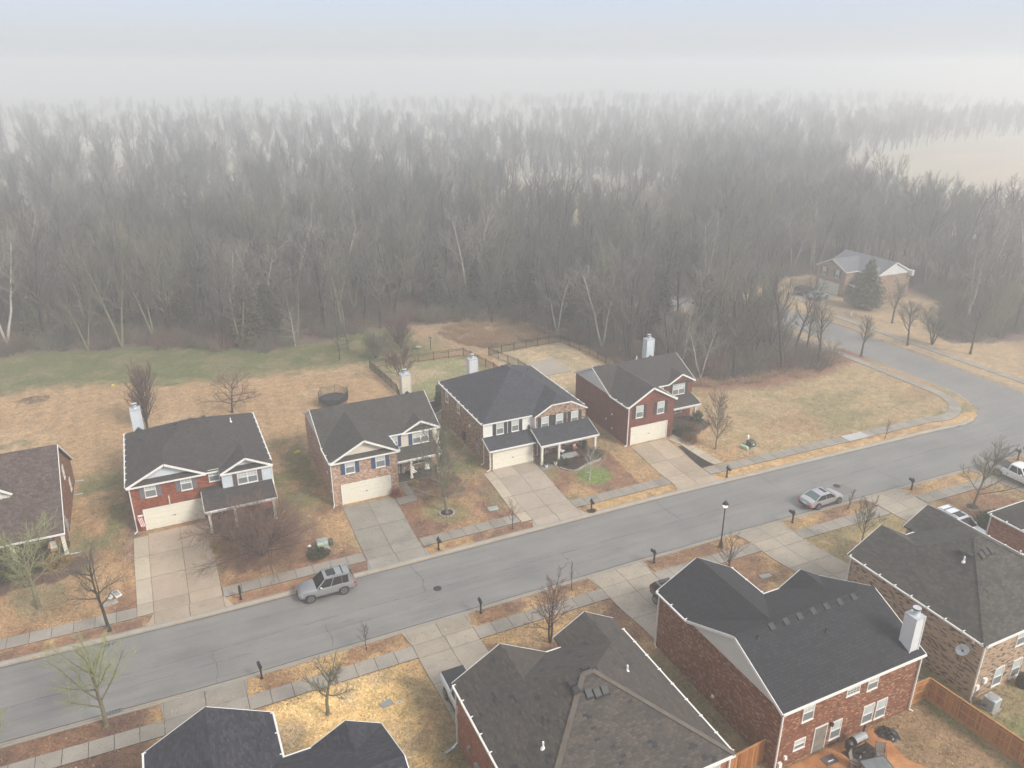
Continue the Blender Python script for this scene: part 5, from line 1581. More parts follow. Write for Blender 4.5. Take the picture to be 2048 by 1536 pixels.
def shrub(name, x, y, rx, ry, rz, mat, label, group=None, n=900, size=0.14, seed=0, lump=0.25, z=None):
    root = empty(name, (x, y, hz(x, y) if z is None else z), 0, label, 'shrub', group)
    leaf_cloud('foliage', M[mat], n, shrub_fn(rx, ry, rz, lump), size, root, seed)
    rng = random.Random(seed)
    sg = [((0, 0, -0.05), (rx * 0.6 * rng.uniform(-1, 1), ry * 0.6 * rng.uniform(-1, 1), rz * 0.8), 0.03, 0.01) for _ in range(14)]
    seg_mesh('stem', sg, M['bark'], 3, root)
    return root

def conifer(name, x, y, H, rad, mat, label, group=None, n=5000, size=0.35, seed=0, power=0.8, base_=0.06, z=None, cat='tree'):
    root = empty(name, (x, y, hz(x, y) if z is None else z), 0, label, cat, group)
    def fn(rs, n):
        h = base_ + (1 - base_) * (1 - np.sqrt(rs.rand(n)))
        lay = 0.75 + 0.25 * np.sin(h * 60 + rs.rand(n))
        az = rs.rand(n) * 6.283
        br = 0.8 + 0.2 * np.sin(az * 9 + np.floor(h * 18) * 2.1) + 0.12 * np.sin(az * 3 + h * 9)
        r = rad * (1 - h) ** power * lay * br * (0.35 + 0.65 * rs.rand(n) ** 0.4)
        P = np.stack([r * np.cos(az), r * np.sin(az), h * H], -1)
        D = np.stack([np.cos(az), np.sin(az), np.full(n, -0.25)], -1)
        return P, D
    leaf_cloud('crown', M[mat], n, fn, size, root, seed)
    seg_mesh('trunk', [((0, 0, -0.1), (0, 0, H * 0.92), rad * 0.06 + 0.04, 0.02)], M['bark'], 6, root)
    return root

# street and garden trees, placed where they stand
TJ = QQ(m=[12, 9, 8, 0], up=[0.02, 0.05, 0.04, 0.04])
YOUNG = QQ(max=2, n=[5, 3, 2], m=[14, 9, 0], t0=[0.35, 0.2, 0], ang=[40, 38, 0], ratio=[0.47, 0.55, 0], rmin=0.008)
UPR = QQ(m=[22, 9, 6, 0], ang=[30, 28, 30, 0], up=[0.03, 0.16, 0.12, 0.06], ratio=[0.57, 0.42, 0.52, 0], t0=[0.12, 0.2, 0.15, 0])
TALL = QQ(m=[30, 10, 7, 0], ang=[52, 38, 36, 0], up=[0.0, 0.08, 0.06, 0.04], ratio=[0.41, 0.5, 0.59, 0], t0=[0.2, 0.2, 0.15, 0])
def gl(x, y): return (x, y, hz(x, y))
bare_tree('street_tree', gl(-7.9, 48.5), 6.6, 0.17, QQ(m=[14, 10, 8, 0], t0=[0.32, .2, .15, 0], ang=[42, 38, 40, 0], ratio=[0.71, 0.53, 0.59, 0], up=[0.02, 0.08, 0.05, 0.03]), 11, ('bark_moss', 'twigs_green'), 'mossy green bare tree on the near verge beside a storm drain grate')
bare_tree('street_tree', gl(-7.8, 59.2), 7.6, 0.15, QQ(m=[12, 9, 7, 0], t0=[0.4, .2, .15, 0]), 12, ('bark', 'twigs_moss'), 'thin bare tree on the far verge just left of the first driveway')
bare_tree('garden_tree', gl(-13.0, 64.3), 7.5, 0.2, QQ(m=[13, 10, 8, 0], ang=[60, 45, 42, 0], ratio=[0.63, 0.55, 0.65, 0]), 13, ('bark_moss', 'twigs_green'), 'spreading greenish bare tree in front of the brown roofed cottage')
bare_tree('street_tree', gl(-15.2, 47.2), 5.5, 0.14, QQ(m=[12, 9, 7, 0], ang=[60, 40, 40, 0], ratio=[0.69, 0.53, 0.59, 0]), 14, ('bark_moss', 'twigs_green'), 'pale mossy bare tree in the lower left corner of the photo', lean=0.12)
bare_tree('garden_tree', gl(6.0, 42.8), 4.7, 0.15, QQ(m=[12, 8, 7, 0], t0=[0.42, .2, .15, 0], ang=[58, 42, 42, 0], ratio=[0.57, 0.53, 0.59, 0]), 15, ('bark_moss', 'twigs_moss'), 'mossy barked bare tree standing alone on the bright straw lawn')
bare_tree('sapling', gl(10.2, 48.3), 2.9, 0.035, YOUNG, 16, ('bark', 'twigs'), 'tiny bare sapling on the near verge by the wide near driveway')
bare_tree('garden_tree', gl(23.3, 42.8), 4.9, 0.14, QQ(m=[9, 8, 8, 0], t0=[0.3, .2, .15, 0], ang=[40, 40, 40, 0], ratio=[0.57, 0.55, 0.59, 0], up=[0.02, 0.08, 0.05, 0.03]), 17, ('bark', 'twigs_red'), 'reddish budding bare tree behind the weathered brown roof', stems=2, spread=0.3)
bare_tree('sapling', gl(28.2, 48.2), 3.6, 0.035, QQ(max=2, n=[5, 3, 2], m=[12, 7, 0], t0=[0.3, 0.2, 0], ang=[28, 30, 0], ratio=[0.26, 0.52, 0], rmin=0.008, up=[0, 0.15, 0.1]), 18, ('bark', 'twigs'), 'needle thin sapling on the near verge near the black hatchback')
bare_tree('garden_tree', gl(42.0, 44.4), 3.4, 0.08, QQ(max=2, n=[5, 4, 3], m=[12, 10, 0], t0=[0.25, .2, 0], ang=[48, 40, 0], ratio=[0.81, 0.52, 0], rmin=0.012), 19, ('bark', 'twigs_red'), 'small red twigged tree rising behind the charcoal roof near the street lamp', stems=2, spread=0.4)
bare_tree('sapling', gl(60.1, 47.9), 2.6, 0.045, YOUNG, 20, ('bark', 'twigs_red'), 'small twiggy sapling with dry leaves just past the grey saloon')
bare_tree('garden_tree', gl(55.8, 42.3), 4.1, 0.09, QQ(m=[11, 9, 7, 0], t0=[0.3, .2, .15, 0], ang=[34, 34, 36, 0], ratio=[0.69, 0.53, 0.59, 0], up=[0, 0.1, 0.05, 0.03]), 21, ('bark_moss', 'twigs_moss'), 'vase shaped bare tree on the lawn behind the old grey hipped roof')
bare_tree('garden_tree', gl(71.5, 42.5), 6.9, 0.15, QQ(m=[15, 10, 8, 0], t0=[0.25, .2, .15, 0], ang=[50, 42, 40, 0], ratio=[0.55, 0.53, 0.59, 0], up=[0.01, 0.08, 0.05, 0.03]), 22, ('bark_moss', 'twigs_moss'), 'large bare tree in a ring of dark mulch left of the white crew cab pickup')
bare_tree('sapling', (77.0, 58.3 + sx(77) + 0.5, 0.2), 2.6, 0.04, YOUNG, 23, ('bark', 'twigs'), 'thin sapling in the verge in front of the new pale sidewalk panel')
bare_tree('garden_tree', gl(4.9, 64.2), 6.6, 0.12, QQ(m=[13, 10, 9, 0], t0=[0.12, .15, .1, 0], ang=[55, 48, 45, 0], ratio=[0.69, 0.59, 0.65, 0], up=[-0.01, 0.03, 0.02, 0.01], rmin=0.011), 24, ('bark', 'twigs_red'), 'sprawling many stemmed reddish bare bush tree in front of the porch', stems=6, spread=0.75)
bare_tree('garden_tree', gl(22.7, 64.0), 9.3, 0.17, TALL, 25, ('bark_moss', 'twigs_moss'), 'tall slender bare tree in a ring of pale stones')
bare_tree('sapling', gl(27.6, 58.95), 3.6, 0.045, YOUNG, 26, ('bark', 'twigs_red'), 'thin sapling on the far verge left of the widest far driveway')
bare_tree('garden_tree', gl(39.1, 63.9), 3.6, 0.1, QQ(m=[10, 8, 7, 0], t0=[0.35, .2, .15, 0], ang=[62, 45, 42, 0], ratio=[0.63, 0.55, 0.59, 0], rmin=0.011), 27, ('bark_pale', 'twigs_pale'), 'small grey barked tree on the vivid green patch of lawn')
bare_tree('garden_tree', gl(56.1, 63.9), 7.0, 0.11, QQ(m=[22, 9, 7, 0], t0=[0.2, .2, .15, 0], ang=[42, 34, 36, 0], ratio=[0.46, 0.5, 0.59, 0], up=[0, 0.09, 0.05, 0.03]), 28, ('bark_moss', 'twigs_red'), 'upright fine twigged tree on the corner lawn beside the curved path')
bare_tree('garden_tree', gl(-3.8, 97.3), 7.7, 0.17, UPR, 29, ('bark', 'twigs_red'), 'narrow upright bare tree standing behind the pale chimney', stems=3, spread=0.12)
bare_tree('garden_tree', gl(6.2, 97.8), 4.7, 0.15, QQ(m=[11, 10, 9, 0], t0=[0.22, .2, .15, 0], ang=[66, 48, 45, 0], ratio=[0.95, 0.55, 0.59, 0], up=[0, 0.02, 0.02, 0.02]), 30, ('bark', 'twigs_red'), 'wide low bare tree in the tan back yard')
bare_tree('garden_tree', gl(29.2, 99.3), 5.6, 0.12, QQ(m=[16, 10, 8, 0], t0=[0.15, .2, .15, 0], ang=[38, 34, 36, 0], ratio=[0.63, 0.53, 0.59, 0]), 31, ('bark', 'twigs_red'), 'twiggy tree inside the fenced yard behind the cream chimney', stems=2, spread=0.25)
for k, (x, y, H, l_) in enumerate(((28.4, 109.6, 5.2, 'rounded grey green thicket shrub just outside the fence corner'), (33.3, 112.2, 6.0, 'darker upright thicket shrub behind the left fenced yard'))):
    bare_tree('thicket_shrub', gl(x, y), H, 0.08, QQ(m=[12, 9, 8, 0], t0=[0.1, .15, .1, 0], ang=[40, 36, 36, 0], ratio=[0.57, 0.59, 0.65, 0], rmin=0.012), 32 + k, ('bark', 'twigs_moss' if k == 0 else 'twigs_red'), l_, 'shrub', stems=7, spread=0.5)
for k, (x, y, H, l_, mt_) in enumerate(((23.3, 111.4, 6.5, 'leaning bare young tree on the green belt, the nearest to the fence corner', 'twigs'), (25.5, 114.9, 6.0, 'dark trunked young tree on the green belt behind the leaning one', 'twigs'),
        (18.4, 120.4, 7.5, 'young sycamore with white drooping twigs at the edge of the green belt', 'twigs_pale'))):
    bare_tree('young_tree', gl(x, y), H, 0.09, QQ(m=[14, 8, 6, 0], t0=[0.25, .2, .15, 0], ang=[70, 45, 42, 0], ratio=[0.39, 0.55, 0.59, 0], up=[0, 0.0, 0.0, 0]), 36 + k, ('bark' if k < 2 else 'bark_pale', mt_), l_)
SR = [(97.0, 80.0, 7, 'slim bare tree leaning on the left verge of the side road'), (107.8, 80.6, 8, 'slim bare tree on the right verge of the side road'), (115.4, 90.1, 8, 'bare tree on the lawn below the hazy house'),
      (113.3, 73.6, 9, 'mossy bare tree on the tan bank at the right edge'), (88.3, 80.2, 10.5, 'dark bare tree at the corner of the wood beside the side road'), (91.8, 88.2, 11.5, 'crooked bare tree overhanging the side road'), (111.8, 79.2, 6, 'low clump of grey saplings on the right bank')]
for k, (x, y, H, l_) in enumerate(SR):
    bare_tree('roadside_tree', gl(x, y), H, 0.13 + 0.008 * H, QQ(m=[12, 9, 7, 0], t0=[0.35, .2, .15, 0], ang=[45, 40, 40, 0], ratio=[0.57, 0.55, 0.59, 0], rmin=0.018), 41 + k, ('bark', 'twigs' if k % 2 else 'twigs_moss'), l_, stems=(4 if k == 6 else 1), spread=0.35, lean=0.1 if k in (0, 5) else 0)
conifer('spruce', 118.6, 99.0, 9.3, 3.9, 'leaf_conifer', 'broad green spruce in front of the hazy house', n=7000, size=0.5, seed=3)
conifer('arborvitae', 25.7, 73.0, 4.4, 0.75, 'leaf_cedar', 'narrow brown green evergreen at the corner of the blue shuttered house', n=2500, size=0.2, seed=4, power=0.55, z=GZ, cat='shrub')
conifer('arborvitae', 31.0, 88.8, 3.4, 0.75, 'leaf_green', 'narrow evergreen in the mulched bed behind the slate roofed house', n=2200, size=0.2, seed=5, power=0.5, z=GZ, cat='shrub')

# shrubs
shrub('shrub', 9.5, 62.3, 0.95, 0.7, 0.75, 'leaf_dark', 'dark green shrub hiding the front of the grey utility cabinet', seed=1, n=1300)
shrub('shrub', 1.9, 66.9, 1.3, 1.1, 1.25, 'leaf_yellow', 'olive yellow shrub at the garage corner beside the first driveway', seed=2, n=1800, size=0.13)
shrub('shrub', 18.95, 68.75, 0.6, 0.5, 0.95, 'leaf_red', 'small red leaved shrub beside the garage of the blue shuttered house', seed=3, n=700, size=0.12)
shrub('shrub', 54.6, 68.4, 1.25, 1.0, 1.05, 'leaf_dark', 'dark green rounded shrub by the porch of the dark red house', seed=4, n=1900)
shrub('shrub', 54.15, 66.4, 1.0, 0.9, 1.05, 'leaf_rust', 'rust brown rounded shrub beside the curved path', seed=5, n=1700, size=0.11)
shrub('shrub', 56.3, 68.9, 1.0, 0.75, 0.85, 'leaf_rust', 'second rust brown shrub, behind the rounded one and nearer the porch', seed=6, n=1300, size=0.11)
shrub('shrub', 58.3, 70.4, 0.7, 0.6, 1.5, 'leaf_dark', 'spiky dark blue green shrub at the far porch corner', seed=7, n=1000, size=0.2)
shrub('shrub', 69.0, 39.0, 1.35, 1.3, 1.55, 'leaf_green', 'large green laurel shrub at the corner of the right hand orange brick house', seed=8, n=3000, size=0.17)
shrub('shrub', -14.8, 69.6, 1.6, 0.9, 1.2, 'leaf_dark', 'dark green hedge shrub in front of the cottage porch', seed=9, n=2200)
shrub('shrub', -11.9, 69.8, 1.1, 0.8, 1.1, 'leaf_yellow', 'olive shrub beside the corner post of the cottage porch', seed=10, n=1500)
shrub('shrub', 37.9, 67.6, 0.8, 0.5, 0.6, 'leaf_dark', 'low grey green shrub at the left end of the edged mulch bed', seed=12, n=800)
shrub('shrub', 42.0, 67.5, 0.9, 0.7, 1.1, 'leaf_dark', 'darker taller shrub at the right end of the edged mulch bed', seed=13, n=1100)
shrub('shrub', 40.6, 67.8, 0.9, 0.5, 0.8, 'leaf_rust', 'reddish twiggy shrub in the middle of the edged mulch bed', seed=14, n=500)
shrub('shrub', 24.0, 69.4, 1.4, 1.2, 0.9, 'leaf_rust', 'reddish brown twiggy shrub below the wicker porch chairs', seed=15, n=700)
shrub('shrub', 21.3, 70.2, 0.45, 0.4, 0.5, 'leaf_yellow', 'pale straw tuft of ornamental grass beside the porch step', seed=16, n=350)
shrub('shrub', 22.1, 66.9, 0.9, 0.45, 0.45, 'leaf_yellow', 'long low pale tuft of ornamental grass along the leafy bed', seed=17, n=500)

# ------------------------------------------------------------------ the woods
VAR = []
rngf = random.Random(77)
vq = [QQ(m=[19, 8, 6, 0], t0=[0.3, .15, .1, 0], ang=[38, 30, 30, 0], up=[0.01, 0.13, 0.1, 0.08], wob=[0.05, 0.1, 0.1, 0.12], rmin=0.02, ratio=[0.46, .5, .62, 0], rr=[0.38, 0.34, 0.5, 0]),
      QQ(m=[15, 8, 6, 0], t0=[0.38, .2, .12, 0], ang=[54, 38, 34, 0], up=[0.01, 0.08, 0.07, 0.05], wob=[0.06, 0.14, 0.13, 0.14], rmin=0.02, ratio=[0.5, .5, .6, 0], rr=[0.42, 0.36, 0.5, 0]),
      QQ(m=[24, 7, 6, 0], t0=[0.2, .15, .1, 0], ang=[30, 27, 28, 0], up=[0.01, 0.15, 0.12, 0.08], wob=[0.04, 0.08, 0.1, 0.12], rmin=0.018, ratio=[0.42, .52, .62, 0], rr=[0.32, 0.34, 0.5, 0]),
      QQ(m=[14, 8, 7, 0], t0=[0.3, .2, .12, 0], ang=[42, 34, 34, 0], up=[0.01, 0.12, 0.09, 0.06], rmin=0.02, ratio=[0.5, .5, .6, 0], rr=[0.42, 0.36, 0.5, 0])]
kinds = [(0, 'bark', 'twigs', 1), (1, 'bark', 'twigs', 1), (2, 'bark', 'twigs', 1), (3, 'bark_moss', 'twigs_moss', 2), (0, 'bark', 'twigs_moss', 3), (2, 'bark', 'twigs', 2), (1, 'bark_moss', 'twigs', 2), (1, 'bark_pale', 'twigs_pale', 2)]
LBL = {'plain': 'bare grey brown deciduous tree in the misty wood behind the houses', 'moss': 'bare mossy green tree in the misty wood behind the houses', 'red': 'bare tree with reddish twigs in the misty wood behind the houses', 'pale': 'white barked sycamore standing out in the misty wood'}
for k, (q, bk, tw, st) in enumerate(kinds):
    key = 'pale' if 'pale' in bk else 'moss' if 'moss' in tw else 'red' if 'red' in tw else 'plain'
    VAR.append((bare_tree('forest_tree', (0, 0, 0), 15.5, 0.27, dict(vq[q], limb_in_trunk=False), 200 + k, (bk, tw), LBL[key], 'tree', 'white sycamores in the wood' if key == 'pale' else key + ' bare trees of the wood', stems=st, spread=0.16, ks=(5, 4, 3, 3)), key))

MY = np.array(cam_o.matrix_world.inverted())
def screen(x, y, z):
    p = MY @ np.array([x, y, z, 1.0])
    if p[2] > -1: return None
    return 512 + 781.5 * p[0] / -p[2], 384 - 781.5 * p[1] / -p[2]

pts = []
rs = np.random.RandomState(4)
def seed_band(x0, x1, y0, y1, step):
    for x in np.arange(x0, x1, step):
        for y in np.arange(y0, y1, step):
            pts.append((x + rs.uniform(-.48, .48) * step, y + rs.uniform(-.48, .48) * step, step))
seed_band(-60, 240, 76, 200, 5.2)
seed_band(-60, 240, 200, 262, 6.5)
seed_band(-100, 560, 262, 360, 9)
seed_band(-140, 700, 360, 520, 13)
seed_band(240, 560, 60, 262, 10)
seed_band(-160, 900, 520, 820, 24)
P_ = np.array(pts)
ok = in_woods(P_[:, 0], P_[:, 1])
P_ = P_[ok]
vis = []
for x, y, s_ in P_:
    a, b = screen(x, y, 3.0), screen(x, y, 15.0)
    if a is None: continue
    if -60 < a[0] < 1084 and b[1] < 768: vis.append((x, y, s_, math.hypot(x, y)))
vis.sort(key=lambda t: t[3])
def gz(x, y):
    v = float(hgt(x, y))
    w = float(sst(150, 500, np.array(y)))
    return v + w * 9 * (float(fbm(np.array([x]), np.array([y]), 220, 7)[0]) - 0.5) * (1 if y > 150 else 0)
N_IND = 285
used = [False] * len(VAR)
pale_left = 26
for k, (x, y, s_, d_) in enumerate(vis[:N_IND]):
    v = rngf.choices(range(8), weights=[4, 3, 3.5, 2.8, 2.5, 2.4, 2, 2.2])[0]
    sc_ = rngf.choice([0.6, 0.8, 0.95, 1.05, 1.15, 1.25]) * rngf.uniform(0.92, 1.08) * (0.85 if d_ < 128 else 1)
    if x > 88 and y < 110: sc_ *= 0.72
    if math.hypot(x - 121, y - 100) < 12 or (104 < x < 124 and y < 118 and y > 82): continue
    root = VAR[v][0] if not used[v] else copy_tree(VAR[v][0])
    used[v] = True
    root.location = (x, y, gz(x, y))
    root.rotation_euler = (rngf.gauss(0, 0.03), rngf.gauss(0, 0.03), rngf.uniform(0, 6.28))
    root.scale = (sc_, sc_, sc_ * rngf.uniform(0.9, 1.1))
rest = vis[N_IND:]

def scatter(name, pts_, srcs, label, seed=1, smin=0.7, smax=1.15):
    """one object: the given trees or tufts instanced on points with geometry nodes"""
    rr = np.random.RandomState(seed)
    n = len(pts_)
    me = bpy.data.meshes.new(name)
    me.vertices.add(n)
    me.vertices.foreach_set('co', np.array([(p[0], p[1], gz(p[0], p[1])) for p in pts_], dtype=np.float32).ravel())
    me.attributes.new('kind_index', 'INT', 'POINT').data.foreach_set('value', rr.randint(0, len(srcs), n).astype(np.int32))
    me.attributes.new('turn', 'FLOAT_VECTOR', 'POINT').data.foreach_set('vector', np.stack([rr.normal(0, .03, n), rr.normal(0, .03, n), rr.uniform(0, 6.28, n)], -1).astype(np.float32).ravel())
    me.attributes.new('size', 'FLOAT', 'POINT').data.foreach_set('value', rr.uniform(smin, smax, n).astype(np.float32))
    o = bpy.data.objects.new(name, me)
    col.objects.link(o)
    ng = bpy.data.node_groups.new(name, 'GeometryNodeTree')
    ng.interface.new_socket('Geometry', in_out='INPUT', socket_type='NodeSocketGeometry')
    ng.interface.new_socket('Geometry', in_out='OUTPUT', socket_type='NodeSocketGeometry')
    gi, go = ng.nodes.new('NodeGroupInput'), ng.nodes.new('NodeGroupOutput')
    def attr(nm, t):
        a = ng.nodes.new('GeometryNodeInputNamedAttribute'); a.data_type = t; a.inputs['Name'].default_value = nm
        return a.outputs['Attribute']
    ki, tu, sz = attr('kind_index', 'INT'), attr('turn', 'FLOAT_VECTOR'), attr('size', 'FLOAT')
    join = ng.nodes.new('GeometryNodeJoinGeometry')
    for k, parts in enumerate(srcs):
        cmp_ = ng.nodes.new('FunctionNodeCompare'); cmp_.data_type = 'INT'; cmp_.operation = 'EQUAL'
        ng.links.new(ki, cmp_.inputs[2]); cmp_.inputs[3].default_value = k
        jn = ng.nodes.new('GeometryNodeJoinGeometry')
        for p in parts:
            oi = ng.nodes.new('GeometryNodeObjectInfo'); oi.inputs['Object'].default_value = p
            oi.transform_space = 'ORIGINAL'; oi.inputs['As Instance'].default_value = False
            ng.links.new(oi.outputs['Geometry'], jn.inputs[0])
        iop = ng.nodes.new('GeometryNodeInstanceOnPoints')
        ng.links.new(gi.outputs[0], iop.inputs['Points'])
        ng.links.new(cmp_.outputs[0], iop.inputs['Selection'])
        ng.links.new(jn.outputs[0], iop.inputs['Instance'])
        ng.links.new(tu, iop.inputs['Rotation'])
        ng.links.new(sz, iop.inputs['Scale'])
        ng.links.new(iop.outputs[0], join.inputs[0])
    ng.links.new(join.outputs[0], go.inputs[0])
    md = o.modifiers.new('scatter', 'NODES')
    md.node_group = ng
    put(o, label, kind='stuff')
    return o
scatter('forest', rest, [list(v[0].children) for v in VAR], 'misty bare woodland fading into fog', 2, 0.55, 1.25)

# evergreen cedars that darken the wood edge
ced = []
CED = [(56.5, 124), (60.5, 121), (64.5, 126), (68.5, 119), (53, 129), (72, 128), (63, 113), (69.5, 108.5), (75, 116), (49, 127), (79, 123), (66, 134), (58, 136), (12, 125), (15.5, 127), (3, 136), (-19, 139), (88, 94), (86.5, 97), (84, 90), (45.5, 130), (81, 98), (76, 104)]
for k, (x, y) in enumerate(CED):
    H = rngf.uniform(7, 11)
    if not ced:
        c = conifer('cedar', x, y, 9.5, 2.7, 'leaf_cedar', 'dark olive evergreen cedar among the bare trees of the wood', 'cedars in the wood', n=5500, size=0.42, seed=9, power=0.6, z=gz(x, y))
        ced.append(c)
    else:
        c = copy_tree(ced[0]); c.location = (x, y, gz(x, y)); c.rotation_euler = (0, 0, rngf.uniform(0, 6.28))
        s_ = rngf.uniform(0.7, 1.15); c.scale = (s_ * rngf.uniform(0.9, 1.3), s_ * rngf.uniform(0.9, 1.3), s_)

# tangled undergrowth
def brush_segs(seed, n=70, H=1.6, sp=1.2):
    rng = random.Random(seed); S = []
    for _ in range(n):
        a = rng.random() * 6.28; r = rng.random() * sp
        p = Vector((math.cos(a) * r, math.sin(a) * r, 0)); d = Vector((math.cos(a) * 0.5, math.sin(a) * 0.5, 1)).normalized()
        L = H * rng.uniform(0.5, 1.1)
        for i in range(3):
            d = (d + rv(rng, 0.25)).normalized(); q = p + d * L / 3
            S.append((tuple(p), tuple(q), 0.028 - 0.008 * i, 0.02 - 0.008 * i)); 
            if i:
                for _k in range(2):
                    dd = (d + rv(rng, 0.6)).normalized(); S.append((tuple(q), tuple(q + dd * L * 0.3), 0.014, 0.004))
            p = q
    return S
# three real clumps at the wood edge, the rest as undergrowth
bsrc = []
for k, (x, y, mt_, l_) in enumerate(((64.5, 85.5, 'twigs', 'grey brown bramble clump at the wood edge by the corner lawn'), (70.5, 82.0, 'twigs_red', 'reddish bramble clump at the wood edge by the corner lawn'), (58.5, 105.5, 'twigs_moss', 'greenish bramble clump outside the right fence corner'))):
    r_ = empty('bramble', gl(x, y), 0, l_, 'shrub')
    bsrc.append([seg_mesh('stem', brush_segs(50 + k), M[mt_], 3, r_)])
up = []
rs2 = np.random.RandomState(8)
for x in np.arange(-60, 150, 2.3):
    for y in np.arange(78, 190, 2.3 if True else 3):
        xx, yy_ = x + rs2.uniform(-1.2, 1.2), y + rs2.uniform(-1.2, 1.2)
        if rs2.rand() > (0.95 if yy_ < 140 else 0.45): continue
        up.append((xx, yy_))
U = np.array(up); U = U[in_woods(U[:, 0], U[:, 1])]
U = [tuple(u) for u in U if (lambda a: a and -40 < a[0] < 1064)(screen(u[0], u[1], 1)) and not (104 < u[0] < 124 and 84 < u[1] < 118) and math.hypot(*u) < 215]
scatter('undergrowth', U, bsrc, 'tangled bare undergrowth on the woodland floor', 5, 0.7, 1.7)

# rough dry weeds in the orange field
wsrc = []
r_ = empty('dry_weed', gl(47.5, 112.0), 0, 'clump of dry rust coloured weeds in the rough field behind the fences', 'weeds')
M['dry'] = bark('dry_stalks', (0.28, 0.18, 0.11), (0.46, 0.32, 0.2), 2)
wsrc.append([seg_mesh('stem', brush_segs(61, 60, 0.8, 0.8), M['dry'], 3, r_)])
wp = []
for _ in range(600):
    x, y = rs2.uniform(37, 58), rs2.uniform(105, 123)
    if inpoly(np.array([x]), np.array([y]), [(41, 118), (40, 112), (45, 107), (57, 106.5), (58, 112), (52, 121)])[0] and rs2.rand() < 0.4 + 0.9 * (float(vnoise(np.array([x]), np.array([y]), 5.0, 3)[0]) - 0.4): wp.append((x, y))
for x in np.arange(60, 94, 1.1):
    yb = float(np.interp(x, [60, 63, 67, 73, 81, 88, 93], [88, 83.5, 81.2, 79.3, 79.0, 79.2, 81]))
    wp.append((x, yb + rs2.uniform(-1.2, 1.0)))
scatter('weeds', wp, wsrc, 'dry rust coloured weeds and stalks', 6, 0.6, 1.3)

# ------------------------------------------------------------------ vehicles
def carpaint(name, c, metal=0.0, rough=0.3):
    return material(name, c, rough, metal, **{'Coat Weight': 0.6, 'Coat Roughness': 0.08})
M['silver'] = carpaint('silver_paint', (0.36, 0.37, 0.38), 0.6, 0.28)
M['grey_paint'] = carpaint('grey_silver_paint', (0.45, 0.46, 0.48), 0.45, 0.3)
M['white_paint'] = carpaint('white_paint', (0.74, 0.76, 0.79))
M['black_paint'] = carpaint('black_paint', (0.012, 0.013, 0.016))
M['blue_paint'] = carpaint('pale_blue_paint', (0.3, 0.42, 0.5))
M['car_glass'] = material('car_glass', (0.015, 0.018, 0.022), 0.06)
M['car_glass_pale'] = material('rear_glass', (0.1, 0.14, 0.14), 0.1)
M['red_light'] = material('red_light', (0.5, 0.02, 0.03), 0.25)
M['head_light'] = material('head_light', (0.75, 0.78, 0.8), 0.15)

